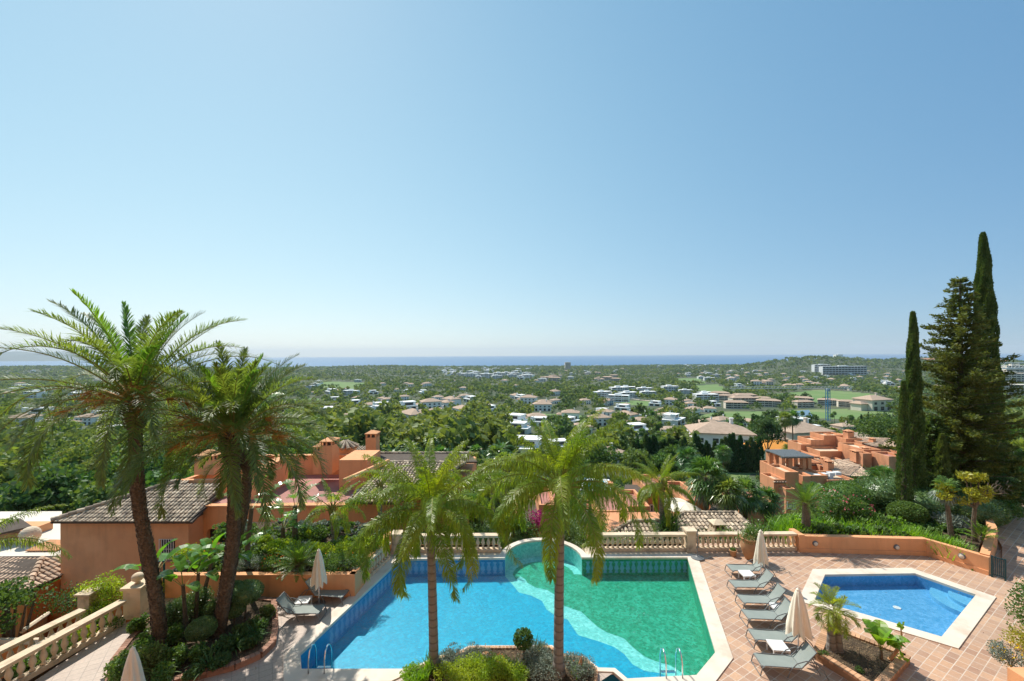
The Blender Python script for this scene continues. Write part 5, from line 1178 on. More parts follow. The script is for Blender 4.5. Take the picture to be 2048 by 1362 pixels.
# palms around and beyond the terrace
c = at(1326, 1066, 25.5); queen_palm((c.x, c.y, -5.5), at(1323, 985, 25.5), .16, 2.6, 20, 'queen palm with rounded crown behind the balustrade above the weathered roof', 33, (85, -25), 2.0, ll=.5)
c = at(668, 1100, 20.5); queen_palm((c.x, c.y, .75), at(664, 1035, 20.5), .1, 2.1, 14, 'slender feather palm in the left planter before the orange house', 34, (80, -10), 1.9, False, .42, 80)
for px, py, Y, L, lab, sd_ in [(985, 985, 25, 2.4, 'feather palm just behind the left end of the round bay', 41), (1010, 955, 31, 2.6, 'feather palm rising farther behind the round bay', 42), (760, 985, 24, 2.2, 'feather palm in front of the tiled wing, left of the left queen palm', 43), (1180, 1000, 30, 2.2, 'feather palm half hidden right of the taller queen palm', 44), (930, 1000, 23.5, 2.0, 'low feather palm between the left queen palm and the round bay', 45)]:
    t_ = at(px, py, Y); queen_palm((t_.x, t_.y, -6.5 if Y > 22 else 0), t_, .13, L, 15, lab, sd_, (84, -15), 1.9, False, .45, 70)
c = at(-75, 1125, 14.0); queen_palm((c.x, c.y, -5), c, .15, 3.0, 16, 'palm fronds reaching in at the left edge below the date palms', 47, (70, -20), 1.7, False, .5, 100)
def fan_palm(px, py, Y, zb, L, label, seed, nf=44, tr=.2, skirt=0):
    rg = np.random.default_rng(seed); t = at(px, py, Y); r = thing('washingtonia_palm', label, 'palm', (t.x, t.y, zb)); h = t.z - zb
    MB().tube([(0, 0, 0), (.05, 0, h * .5), (0, 0, h)], [tr * 1.3, tr, tr * .9], 9).build('trunk', M['greybark'], r, world=False)
    q, s = fan_crown(rg, nf, L, (0, 0, h), 18, (85, -65), .58, .028); MB().quads(q).quads(s, 1).build('crown', [F['fan'], F['rach']], r, world=False)
    if skirt: q, s = fan_crown(rg, skirt, L * .85, (0, 0, h - .3), 12, (-50, -85), .5, .03); MB().quads(q).build('dead_fronds', F['silver'], r, world=False)
for i, (px, py, Y, L, lab, sk) in enumerate([(1412, 955, 38, 2.6, 'shaggy fan palm with hanging grey fronds behind the balustrade middle', 26), (1490, 985, 40, 2.1, 'fan palm with wide crown left of the terracotta complex', 10), (1532, 1000, 41, 1.8, 'fan palm touching the left corner of the terracotta complex', 8), (1632, 985, 50, 1.6, 'fan palm in front of the terracotta complex, below the air-conditioning boxes', 6), (1690, 982, 46, 1.6, 'fan palm before the right wing of the terracotta complex', 8),
    (1763, 960, 40, 1.9, 'dark fan palm with dead skirt left of the thin cypress', 22), (1446, 905, 95, 2.6, 'fan palm between the dark hedge and the golf lawn', 6), (1582, 905, 92, 2.8, 'fan palm just behind the pergola of the terracotta complex', 5), (1570, 838, 140, 3.5, 'left palm of the tall pair above the orange-roofed house', 8), (1585, 835, 146, 3.5, 'right palm of the tall pair above the orange-roofed house', 8), (1455, 985, 36, 1.9, 'fan palm just left of the wide-crowned fan palm', 8), (1375, 915, 70, 2.4, 'fan palm at the foot of the dark cypress hedge', 6), (1025, 1065, 23.5, 1.2, 'small fan palm at the left end of the round bay', 0), (2035, 905, 60, 3, 'fan palm at the right edge behind the tallest cypress', 6)]):
    t = at(px, py, Y); fan_palm(px, py, Y, float(tz(t.x, t.y)) - .3, L, lab, 60 + i, 44, .2, sk)
# yucca / dracaena beside the palm above the weathered roof
t = at(1338, 1035, 25); strap(0, 0, t.z - .6, 260, 1.3, 'shrub', 'spiky dark yucca around the palm trunk above the weathered roof', 'yucca', .035, None, None, (85, -30), .25, 'plant', .8, None, t)
t = bpy.data.objects['yucca']; MB().tube([(0, 0, -5), (0, 0, .3)], .14, 8).build('stem', M['greybark'], t, world=False)
# ================================================================== the orange houses around the terrace
def tile_roof(parent, P, mat, w=.25, l=.38, name='roof', base=True, thick=.12, clip=None):
    """P: planar polygon, first edge is the eave (left to right seen from below the slope)"""
    P = [Vector(p) for p in P]; p0 = P[0]; u = (P[1] - P[0]).normalized(); nn_ = (P[1] - P[0]).cross(P[-1] - P[0]).normalized()
    if nn_.z < 0: nn_ = -nn_
    v = nn_.cross(u).normalized(); v = v if v.z > 0 else -v
    UV = [((p - p0).dot(u), (p - p0).dot(v)) for p in P]; umin, umax = min(a for a, b_ in UV), max(a for a, b_ in UV); vmax = max(b_ for a, b_ in UV)
    Q = []; E = []; rg = np.random.default_rng(int(abs(p0.x * 97 + p0.y * 31)) + 1)
    p0n, un, vn, nnp = (np.array(x) for x in (p0, u, v, nn_)); ang = np.linspace(0, pi, 5)
    r_ = w * .36
    nc, nr = int((umax - umin) / w) + 1, int(vmax / l) + 1
    for i in range(nc):
        for j in range(nr):
            cu, cv = umin + (i + .5) * w, (j + .5) * l
            if not inpoly(UV, cu, cv): continue
            cu += rg.normal(0, .008); sk = rg.normal(0, .012); a0, a1 = cv - l * .58, cv + l * .5; rl, rh = r_ * 1.08, r_ * .92; lift0, lift1 = .035, .0
            A = [p0n + un * (cu + cos(a) * rl) + vn * a0 + nnp * (sin(a) * rl * .85 + lift0) for a in ang]; B = [p0n + un * (cu + sk + cos(a) * rh) + vn * a1 + nnp * (sin(a) * rh * .85 + lift1) for a in ang]
            c0 = p0n + un * cu + vn * a0 + nnp * lift0
            b_ = len(E) ; E.append((A, B, c0))
    mb = MB(); VV = []; FF = []
    for A, B, c0 in E:
        k = len(mb.v); mb.v.extend([tuple(x) for x in A + B] ); mb.f.extend([[k + t, k + t + 1, k + 6 + t, k + 5 + t] for t in range(4)] + [[k, k + 1, k + 2, k + 3, k + 4]]); mb.m.extend([0] * 5)
    pts = [tuple(p) for p in P]; low = [tuple(p - nn_ * thick) for p in P]; k = len(pts)
    mb.add(pts + low, [tuple(range(k)), tuple(range(2 * k - 1, k - 1, -1))] + [(i, k + i, k + (i + 1) % k, (i + 1) % k) for i in range(k)], 1)
    return mb.build(name, [mat, M['tilebase']], parent)
M['tilebase'] = surf('roof_mortar', (.11, .085, .065), (.08, .06, .045), 3, .95, .3, 30)
def ridge(parent, a, b_, mat, r_=.13, name='ridge'):
    a, b_ = Vector(a), Vector(b_); d = b_ - a; L = d.length; n_ = max(2, int(L / .36)); mb = MB()
    for i in range(n_):
        p, q = a + d * (i / n_), a + d * ((i + 1.08) / n_); mb.tube([p + Vector((0, 0, .05)), q + Vector((0, 0, .02))], [r_ * 1.08, r_ * .9], 8)
    return mb.build(name, mat, parent)
def pbox(mb, x0, x1, yt, yb, Y, dep, mi=0, zb=None):
    a, b_ = at(x0, (yt + yb) / 2, Y), at(x1, (yt + yb) / 2, Y); t = at((x0 + x1) / 2, yt, Y).z; z0 = at((x0 + x1) / 2, yb, Y).z if zb is None else zb
    mb.box(a.x, b_.x, Y, Y + dep, z0, t, mi); return (a.x, b_.x, z0, t)
def chimney(parent, x0, x1, yt, yb, Y, dep, mat, cap='pyr', name='chimney'):
    a, b_ = at(x0, yt, Y), at(x1, yt, Y); z1 = a.z; z0 = at(x0, yb, Y).z; xm, w = (a.x + b_.x) / 2, (b_.x - a.x) / 2; mb = MB(); ym, d = Y + dep / 2, dep / 2
    ch = w * .34 + .12; vh = .28
    mb.box(xm - w, xm + w, Y, Y + dep, z0, z1 - ch - vh)
    k = max(3, int(w * 2 / .22))
    for i in range(k):   # little piers around the smoke openings
        x = xm - w + .05 + (2 * w - .1) * i / (k - 1)
        for yy in (Y + .05, Y + dep - .05): mb.box(x - .045, x + .045, yy - .045, yy + .045, z1 - ch - vh, z1 - ch)
    for i in range(1, 3):
        for xx in (xm - w + .05, xm + w - .05): mb.box(xx - .045, xx + .045, Y + dep * i / 3 - .045, Y + dep * i / 3 + .045, z1 - ch - vh, z1 - ch)
    mb.box(xm - w * .7, xm + w * .7, ym - d * .7, ym + d * .7, z1 - ch - vh, z1 - ch - .02, 1)
    e = .07; z2 = z1 - ch
    vs = [(xm - w - e, Y - e, z2), (xm + w + e, Y - e, z2), (xm + w + e, Y + dep + e, z2), (xm - w - e, Y + dep + e, z2)]; vs += [(x, y, z + .05) for x, y, z in vs]; tp = [(xm - w * .25, ym, z1), (xm + w * .25, ym, z1)]
    mb.add(vs + tp, [(0, 3, 2, 1), (0, 1, 5, 4), (1, 2, 6, 5), (2, 3, 7, 6), (3, 0, 4, 7), (4, 5, 9, 8), (5, 6, 9), (6, 7, 8, 9), (7, 4, 8)])
    return mb.build(name, [mat, M['tilebase']], parent)
def tv(p): return (p.x, p.y, p.z)
# --- large house on the left
LH = thing('orange_house', 'large orange stucco house with pink roof terrace, tiled wings and chimneys beyond the left planter', 'house', (-14, 27, 0))
ze = at(250, 1043, 25).z; zb = at(250, 1177, 25).z; xl, xr = at(121, 1100, 25).x, at(377, 1100, 25).x
mb = MB().box(xl, xr, 25, 29.5, zb, ze - .08)                                        # tiled left wing
zt = at(600, 1012, 26.2).z; xB0, xB1 = at(401, 1050, 26.2).x, -7.9
door_x0, door_x1 = at(512, 1080, 26.2).x, at(556, 1080, 26.2).x; zf = at(530, 1122, 26.2).z - .3; zd = at(530, 1052, 26.2).z
ax = at(424, 1080, 26.2); aw = .34; az0, az1 = at(424, 1097, 26.2).z, at(424, 1068, 26.2).z
mb.box(xr, ax.x - aw, 26.2, 26.8, -4, zt).box(ax.x + aw, door_x0 - .35, 26.2, 26.8, -4, zt).box(door_x1 + .35, xB1, 26.2, 26.8, -4, zt).box(door_x0 - .35, door_x1 + .35, 26.2, 26.8, zd + .001, zt)
n_ = 10; arc = [(ax.x + aw * cos(a), az1 + aw * sin(a)) for a in np.linspace(0, pi, n_)]
top = [(x, zt) for x, z in arc]; mb.add([(x, 26.2, z) for x, z in arc] + [(x, 26.2, z) for x, z in top], [(i, n_ + i, n_ + i + 1, i + 1) for i in range(n_ - 1)]); mb.add([(x, 26.2, z) for x, z in arc] + [(x, 26.8, z) for x, z in arc], [(i, i + 1, n_ + i + 1, n_ + i) for i in range(n_ - 1)])
mb.box(ax.x - aw, ax.x + aw, 26.2, 26.8, -4, az0)
mb.box(xr, xB1, 26.81, 33.2, -4, zt - .14)
zp = at(560, 912, 33.2).z
mb.box(at(500, 930, 33.2).x, at(700, 930, 33.2).x, 33.2, 33.5, -4, zp)                       # back parapet
p_ = at(355, 962, 28.4); q_ = at(500, 913, 33.2)
mb.add([(p_.x, p_.y, -4), (q_.x, q_.y, -4), (q_.x, q_.y, q_.z), (p_.x, p_.y, p_.z), (p_.x + .3, p_.y, -4), (q_.x + .3, q_.y, -4), (q_.x + .3, q_.y, q_.z), (p_.x + .3, p_.y, p_.z)], [(0, 3, 2, 1), (4, 5, 6, 7), (3, 7, 6, 2), (0, 4, 7, 3), (1, 2, 6, 5)])
mb.box(at(350, 968, 28.3).x, at(447, 968, 28.3).x, 28.3, 28.6, -4, at(400, 960, 28.3).z)
pbox(mb, 494, 519, 940, 1003, 27.6, 3.5, 0, zt - .2)                                     # stub wall on the terrace
# tiled wing on the right
xC0, xC1 = at(692, 1040, 24.7).x, -7.86; zc = at(760, 1006, 24.4).z - .15
mb.box(xC0, xC1, 24.7, 31.2, -4, zc).box(xC0, -3.2, 31.21, 37, -4, at(850, 925, 31.2).z - 1.0)
mb.build('wall', M['stucco'], LH)
MB().box(xr + .02, xB1 - .02, 26.25, 33.19, zt - .139, zt - .06).build('roof_terrace', M['redroof'], LH)
cp = MB(); pb = at(0, 0, 26.2)
cp.box(xr, xB1, 26.08, 26.5, zt + .001, zt + .08).box(at(500, 930, 33.2).x - .05, at(700, 930, 33.2).x, 33.12, 33.58, zp + .001, zp + .06)
a_, b2_ = at(688, 962, 25.2), at(777, 922, 31.2); cp.tube([(a_.x, a_.y, a_.z), (b2_.x, b2_.y, b2_.z)], .16, 6)
cp.build('coping', M['stucco'], LH)
tile_roof(LH, [at(100, 1044, 24.6), at(384, 1044, 24.6), at(449, 975, 28.2), at(352, 964, 28.2)], M['tile_grey'], .235, .36)
ridge(LH, at(102, 1041, 24.6), at(352, 962, 28.2), M['tile_grey'])
r1 = [at(690, 1004, 24.3), at(790, 1006, 24.3), at(930, 926, 31.2), at(777, 924, 31.2)]; tile_roof(LH, r1, M['tile_grey'], .235, .36)
xe_, ye_ = -6.2, 31.2; r2 = [at(790, 1006, 24.3), at(862, 975, 28.0), at(930, 926, 31.2)]
tile_roof(LH, r2, M['tile_grey'], .235, .36)
tile_roof(LH, [at(777, 925, 31.2), at(955, 923, 31.2), at(940, 907, 35), at(700, 907, 35)], M['tile_grey'], .24, .38)
tile_roof(LH, [at(655, 912, 34), at(760, 912, 34), at(745, 893, 37), at(690, 893, 37)], M['tile_grey'], .24, .38)
ridge(LH, at(700, 907, 35), at(945, 907, 35), M['tile_grey']); ridge(LH, at(777, 925, 31.2), at(930, 926, 31.2), M['tile_grey'])
ridge(LH, at(790, 1006, 24.3), at(930, 926, 31.2), M['tile_grey'])
MB().box(at(678, 935, 29.5).x, at(700, 935, 29.5).x + 1.2, 29.5, 32.5, zt - .1, at(690, 920, 29.5).z).build('stair_house', M['stucco'], LH)
chimney(LH, 641, 664, 877, 948, 31.0, 1.3, M['stucco']); chimney(LH, 626, 641.5, 889, 948, 31.0, 1.3, M['stucco'])
chimney(LH, 731, 752, 862, 905, 33.5, .9, M['stucco']); chimney(LH, 388, 427, 903, 950, 29.0, 1.2, M['stucco']); chimney(LH, 713, 739, 911, 928, 30.5, .7, M['stucco'])
tr_ = MB(); c = at(685, 900, 33.6); mb = MB().box(c.x - .65, c.x + .65, 33.6, 34.9, c.z - 1.2, c.z + .15); mb.build('roof_vent', M['stucco'], LH); hb = MB()
for i in range(13):
    a = i * 2 * pi / 13; hb.tube([(c.x + cos(a) * 1.0, 34.25 + sin(a) * 1.0, c.z + .12), (c.x + cos(a) * .1, 34.25 + sin(a) * .1, c.z + .62)], [.15, .08], 6)
hb.build('vent_roof', M['tile_grey'], LH)
# openings
wb = MB(); w0, w1 = at(322, 1096, 25), at(350, 1096, 25); wz0, wz1 = at(330, 1116, 25).z, at(330, 1078, 25).z
wd = MB().box(w0.x, w1.x, 24.985, 24.998, wz0, wz1).build('window', M['glass'], LH); g_ = MB()
for i in range(7): x = w0.x + (w1.x - w0.x) * i / 6; g_.box(x - .012, x + .012, 24.86, 24.885, wz0 - .05, wz1 + .05)
for z_ in (wz0 - .03, (wz0 + wz1) / 2, wz1 + .02): g_.box(w0.x - .05, w1.x + .05, 24.886, 24.90, z_, z_ + .025)
g_.build('window_bars', M['white'], wd); MB().box(w0.x - .15, w1.x + .15, 24.8, 24.997, wz0 - .16, wz0 - .08).build('window_sill', M['redroof'], LH)
MB().box(ax.x - aw + .01, ax.x + aw - .01, 26.5, 26.52, az0, az1 + aw).build('window', M['glass'], LH)
MB().box(door_x0 - .34, door_x0, 26.12, 26.5, zf, zd + .25).box(door_x1, door_x1 + .34, 26.12, 26.5, zf, zd + .25).box(door_x0 - .001, door_x1 + .001, 26.12, 26.5, zd + .002, zd + .25).build('door_surround', M['cap'], LH)
dd = MB().box(door_x0, door_x1, 26.4, 26.45, zf, zd); 
for i in range(8): x = door_x0 + (door_x1 - door_x0) * (i + .5) / 8; dd.box(x - .02, x + .02, 26.375, 26.399, zf, zd)
dd.build('door', M['wood'], LH)
for (pa, pb_, ya, yb_) in ((772, 787, 1033, 1064), (801, 809, 1014, 1048)):
    Ya, Yb_ = 7.86 * FPX / (CX - pa), 7.86 * FPX / (CX - pb_); z0_, z1_ = at(pa, yb_, Ya).z, at(pa, ya, Ya).z
    w_ = MB().box(-7.858, -7.83, Ya, Yb_, z0_, z1_).build('window', M['glass'], LH); MB().box(-7.855, -7.80, Ya - .07, Ya, z0_, z1_).box(-7.855, -7.80, Yb_, Yb_ + .07, z0_, z1_).box(-7.855, -7.80, Ya - .07, Yb_ + .07, z1_, z1_ + .07).box(-7.855, -7.78, Ya - .07, Yb_ + .07, z0_ - .07, z0_).box(-7.855, -7.81, (Ya + Yb_) / 2 - .025, (Ya + Yb_) / 2 + .025, z0_, z1_).build('window_frame', M['white'], w_)
# --- lower house at the left edge
DH = thing('orange_house', 'deep orange lower house with tiled roof and flat white terrace at the left edge', 'house', (-28, 24, -5))
cx_ = at(54, 1190, 23.3); mb = MB(); e1_ = at(122, 1157, 25.1); e2_ = at(300, 1177, 25.35)
mb.add([(cx_.x, cx_.y, -11), (e1_.x, e1_.y, -11), tv(e1_), tv(cx_)], [(0, 1, 2, 3)]).add([(e1_.x, e1_.y, -11), (e2_.x, e2_.y, -11), (e2_.x, e2_.y, zb - .01), (e1_.x, e1_.y, e1_.z)], [(0, 1, 2, 3)])
mb.add([(cx_.x - 9, cx_.y + 1.0, -11), (cx_.x, cx_.y, -11), tv(cx_), (cx_.x - 9, cx_.y + 1.0, cx_.z)], [(0, 1, 2, 3)])
mb.build('wall', M['stucco3'], DH)
tile_roof(DH, [at(50, 1184, 23.2), at(124, 1151, 25.0), at(124, 1108, 26.3), at(82, 1118, 25.5)], M['tile_tan'], .27, .42)
tile_roof(DH, [at(-70, 1180, 23.4), at(50, 1184, 23.2), at(82, 1118, 25.5), at(-30, 1118, 25.8)], M['tile_tan'], .27, .42)
ridge(DH, at(50, 1183, 23.2), at(84, 1117, 25.5), M['tile_tan'], .16)
z_ = at(60, 1112, 26.4).z; MB().prism([(at(-60, 1112, 26.4).x, 26.4), (at(124, 1112, 26.4).x, 26.4), (at(124, 1066, 34).x, 34), (at(-60, 1066, 34).x, 34)], z_ - 1.2, z_).build('roof_terrace', M['cream'], DH)
a_ = at(-20, 1060, 34); b2_ = at(126, 1060, 34); MB().box(a_.x, b2_.x, 34, 34.3, z_ - 1, at(60, 1052, 34).z).build('parapet', M['stucco'], DH)
chimney(DH, 55, 112, 1088, 1112, 27.0, 1.3, M['stucco'], name='chimney'); c = at(60, 1070, 28); MB().lathe([(.55 * sin(t), -.55 * cos(t)) for t in np.linspace(.1, pi - .05, 12)], tv(c), 18).build('roof_ball', M['cap'], DH)
MB().box(c.x - .25, c.x + .25, 27.75, 28.25, z_, c.z - .45).build('ball_pedestal', M['cap'], DH)
tile_roof(DH, [at(-40, 1075, 26.8), at(64, 1052, 28.6), at(40, 1036, 29.5), at(-40, 1052, 29.5)], M['tile_tan'], .3, .42); pb = MB(); pbox(pb, -40, 42, 1066, 1095, 28.6, 2, 0, z_); pb.build('tower_wall', M['stucco'], DH)
# walls stepping down beside the stairs at the left
a_ = [at(45, 1262, 16.5), at(96, 1227, 19.5)]; r = thing('stair_wall', 'low orange wall with pale coping running down beyond the left balustrades', 'wall', (-19, 18, -3))
mb = MB().add([(a_[0].x, 16.5, -8), (a_[1].x, 19.5, -8), (a_[1].x, 19.5, a_[1].z), (a_[0].x, 16.5, a_[0].z), (a_[1].x + 3.5, 19.2, -8), (a_[1].x + 3.5, 19.2, a_[1].z)], [(0, 1, 2, 3), (1, 4, 5, 2)]); 
mb.add([(a_[0].x - 6, 15.9, -8), (a_[0].x + 2.5, 15.9, -8), (a_[0].x + 2.5, 15.9, a_[0].z), (a_[0].x - 6, 15.9, a_[0].z)], [(0, 1, 2, 3)]); mb.build('wall_body', M['stucco3'], r)
MB().tube([tv(a_[0]), tv(a_[1])], .09, 6).tube([(a_[0].x - 6, 15.9, a_[0].z), (a_[0].x + 2.5, 15.9, a_[0].z)], .12, 6).build('coping', M['cap'], r)
# --- weathered roof just below the middle balustrade
WH = thing('tiled_house', 'weathered hipped tile roof with a small chimney just below the middle balustrade', 'house', (8, 26, -4))
f0, f1, f2, f3 = at(1225, 1110, 24.2), at(1560, 1110, 24.2), at(1471, 1026, 28.4), at(1369, 1026, 28.4)
tile_roof(WH, [f0, f1, f2, f3], M['tile_grey'], .27, .40)
tile_roof(WH, [at(1560, 1110, 24.2), at(1552, 1088, 25.8), at(1471, 1026, 28.4)], M['tile_grey'], .27, .40)
tile_roof(WH, [at(1180, 1096, 24.3), at(1330, 1096, 24.3), at(1345, 1042, 26.8), at(1262, 1044, 26.8)], M['tile_grey'], .27, .40)
for a_, b2_ in ((f3, f2), (f2, f1), (f0, f3), (at(1180, 1094, 24.3), at(1262, 1043, 26.8)), (at(1262, 1043, 26.8), at(1345, 1041, 26.8))): ridge(WH, a_, b2_, M['tile_grey'])
MB().box(f0.x + .5, f1.x - .6, 24.6, 31, -9, f0.z - .12).build('wall', M['stucco2'], WH)
chimney(WH, 1429, 1452, 1043, 1076, 25.6, .75, M['cap'])
# --- houses below in the middle
def flat_house(label, boxes, cat='house', name='terracotta_house', mat='stucco2', wins=(), roofs=(), extra=None, chim=(), pyr=()):
    b0 = boxes[0]; c = at((b0[0] + b0[1]) / 2, b0[3], b0[4]); r = thing(name, label, cat, tv(c)); mb = MB(); cpm = []
    for bx in boxes:
        X0, X1, z0, z1 = pbox(mb, *bx[:6], 0, float(tz(at(bx[0], 900, bx[4]).x, bx[4])) - 2 if len(bx) < 7 else None)
        Y, d = bx[4], bx[5]; t = .22; hh_ = .45
        # parapet rim
        mb.box(X0, X1, Y, Y + t, z1 + .002, z1 + hh_).box(X0, X1, Y + d - t, Y + d, z1 + .002, z1 + hh_).box(X0, X0 + t, Y + t + .002, Y + d - t - .002, z1 + .002, z1 + hh_).box(X1 - t, X1, Y + t + .002, Y + d - t - .002, z1 + .002, z1 + hh_)
        cpm.append(MB().box(X0 + t, X1 - t, Y + t, Y + d - t, z1 + .003, z1 + .05))
    mb.build('wall', M[mat], r)
    for q in cpm: q.build('roof_terrace', M['cap'] if len(boxes) > 5 else M['redroof'], r)
    for (x0, x1, yt, yb, Y) in wins:
        a_, b_ = at(x0, yt, Y), at(x1, yb, Y); w_ = MB().box(a_.x, b_.x, Y - .05, Y - .004, b_.z, a_.z).build('window', M['glass'], r); f_ = MB()
        for x in (a_.x, (a_.x + b_.x) / 2, b_.x): f_.box(x - .05, x + .05, Y - .10, Y - .052, b_.z, a_.z)
        f_.box(a_.x - .05, b_.x + .05, Y - .10, Y - .052, a_.z, a_.z + .09).box(a_.x - .05, b_.x + .05, Y - .10, Y - .052, b_.z - .1, b_.z).build('window_frame', M['white'], w_)
    for (pts, w_, l_) in roofs: tile_roof(r, [at(*p) for p in pts], M['tile_tan'], w_, l_)
    for (x0, x1, yt, yb, Y, d) in chim: chimney(r, x0, x1, yt, yb, Y, d, M[mat])
    for (x0, x1, yt, ye2, Y, d) in pyr:
        a_, b_ = at(x0, ye2, Y), at(x1, ye2, Y); ap = at((x0 + x1) / 2 - 1, yt, Y + d / 2); f = (a_.x, Y), (b_.x, Y), (b_.x, Y + d), (a_.x, Y + d); z = a_.z
        for i in range(4):
            p, q = f[i], f[(i + 1) % 4]; tile_roof(r, [(p[0], p[1], z), (q[0], q[1], z), tv(ap)], M['tile_tan'], .4, .5)
            ridge(r, (p[0], p[1], z), tv(ap), M['tile_tan'], .16)
    if extra: extra(r)
    return r
flat_house('low terracotta house with striped tile roof half hidden left of the shaggy fan palm', [(1296, 1345, 988, 1040, 46, 6), (1195, 1262, 1033, 1062, 34, 5), (1345, 1382, 995, 1035, 45, 6), (1255, 1300, 1022, 1045, 40, 5)], wins=[(1281, 1293, 1003, 1012, 45.9), (1300, 1312, 1010, 1022, 45.9)], roofs=[([(1246, 992, 45), (1300, 994, 45), (1300, 970, 50), (1250, 969, 50)], .32, .5), ([(1300, 990, 47), (1385, 992, 47), (1380, 970, 52), (1300, 969, 52)], .32, .5), ([(1165, 1044, 33), (1265, 1044, 33), (1255, 1022, 37), (1165, 1020, 37)], .3, .45)], chim=[(1219, 1226, 964, 976, 52, 1)])
flat_house('terracotta house with scalloped terrace wall between the yucca and the shaggy fan palm', [(1372, 1412, 1010, 1050, 40, 6), (1392, 1400, 985, 1012, 44, 1.2), (1455, 1475, 1018, 1050, 39, 6), (1400, 1450, 1020, 1050, 43, 8)], roofs=[([(1418, 1020, 38), (1462, 1020, 38), (1452, 1000, 41), (1430, 1000, 41)], .3, .45)], chim=[(1462, 1470, 965, 985, 50, 1)])
c = at(1370, 1012, 38); r = thing('parasol', 'open beige double parasol on the terrace below the middle balustrade', 'parasol', (c.x, c.y, c.z - 2.2)); MB().tube([(0, 0, 0), (0, 0, 2.2)], .04, 6).build('pole', M['white'], r, world=False); MB().lathe([(1.5, 1.9), (1.0, 2.2), (.05, 2.5)], n=8).build('canopy', M['canvas'], r, world=False)
c = at(1352, 1002, 40); r = thing('parasol', 'open beige parasol beside the double one below the middle balustrade', 'parasol', (c.x, c.y, c.z - 2.2)); MB().tube([(0, 0, 0), (0, 0, 2.2)], .04, 6).build('pole', M['white'], r, world=False); MB().lathe([(1.5, 1.9), (1.0, 2.2), (.05, 2.5)], n=8).build('canopy', M['canvas'], r, world=False)
flat_house('small orange house with tiled slope and red wall lamp behind the round bay', [(1078, 1110, 1020, 1062, 36, 5), (1030, 1080, 1040, 1070, 38, 6), (1100, 1120, 1005, 1060, 42, 4)], mat='stucco2', roofs=[([(1040, 1042, 36), (1084, 1046, 36), (1100, 1002, 42), (1060, 1000, 42)], .32, .5)])
# --- the terracotta complex on the right
flat_house('long stepped terracotta block with chimney, rearmost of the complex', [(1602, 1622, 893, 930, 84, 4), (1622, 1648, 884, 930, 84.3, 4), (1648, 1692, 875, 930, 84.6, 4), (1692, 1724, 882, 930, 82, 6), (1640, 1702, 907, 930, 80, 4), (1724, 1750, 889, 930, 80, 5)], wins=[(1701, 1706, 896, 905, 82), (1708, 1714, 896, 905, 82), (1717, 1723, 897, 903, 82)], roofs=[([(1708, 889, 84), (1752, 888, 84), (1738, 874, 92), (1710, 875, 92)], .45, .6), ([(1688, 892, 81.9), (1722, 891, 81.9), (1716, 883, 84), (1692, 884, 84)], .45, .6)], chim=[(1696, 1708, 860, 880, 83, 1.3), (1746, 1752, 876, 892, 80, 1)])
flat_house('terracotta tower house with pyramid tile roof beside the thin cypress', [(1758, 1800, 896, 935, 78, 7), (1764, 1812, 912, 945, 74, 3.5), (1778, 1812, 918, 950, 70, 3.5)], wins=[(1770, 1778, 898, 903, 78), (1785, 1793, 898, 903, 78)], pyr=[(1752, 1806, 878, 894, 77.3, 8)])
flat_house('terracotta house with a single tan tiled slope in the middle of the complex', [(1658, 1728, 938, 965, 73, 8), (1728, 1762, 904, 950, 75, 6), (1726, 1744, 912, 950, 73, 2), (1640, 1662, 925, 960, 75, 5), (1700, 1740, 955, 985, 65, 5), (1600, 1640, 918, 945, 76, 5)], roofs=[([(1690, 938, 71), (1728, 930, 74), (1708, 915, 78), (1669, 921, 76)], .42, .6)], wins=[(1704, 1708, 958, 964, 65), (1712, 1716, 958, 964, 65)], pyr=[(1697, 1744, 934, 953, 64.4, 6)], chim=[(1712, 1724, 900, 925, 74, 1.4), (1656, 1668, 920, 948, 68, 1.1), (1730, 1742, 893, 908, 76, 1.2)])
def pergola(r):
    f_ = MB(); a_, b_ = at(1565, 919, 66), at(1624, 917, 66); z = a_.z + .4
    for i in range(24): x = a_.x + (b_.x - a_.x) * i / 23; f_.box(x - .06, x + .06, 65.6, 70.5, z, z + .16)
    for y in (66, 70): f_.box(a_.x - .2, b_.x + .2, y - .1, y + .1, z - .2, z - .003)
    f_.build('pergola_slats', M['metal'], r)
    pm = MB()
    for x0 in (1566, 1580, 1608, 1619):
        a_ = at(x0, 920, 66); b_ = at(x0 + 7, 920, 66); zb_ = at(x0, 950, 66).z; pm.box(a_.x, b_.x, 66.3, 67.0, zb_, z - .21); pm.box(a_.x, b_.x, 69.5, 70.1, zb_, z - .21)
    pm.build('pergola_post', M['stucco2'], r)
    for (x0, x1, yt, yb) in ((1633, 1643, 950, 957), (1645, 1657, 948, 956), (1660, 1670, 946, 953), (1646, 1654, 954, 959), (1672, 1683, 945, 951), (1659, 1667, 953, 959)):
        a_, b_ = at(x0, yt, 63.5), at(x1, yb, 63.5); MB().box(a_.x, b_.x, 63.5, 64.3, b_.z, a_.z).build('air_conditioner', M['white'], r)
    a_, b_ = at(1570, 1003, 61), at(1592, 996, 61); MB().box(a_.x, b_.x, 60.2, 61.6, a_.z, a_.z + .25).build('bay_canopy', M['stucco2'], r)
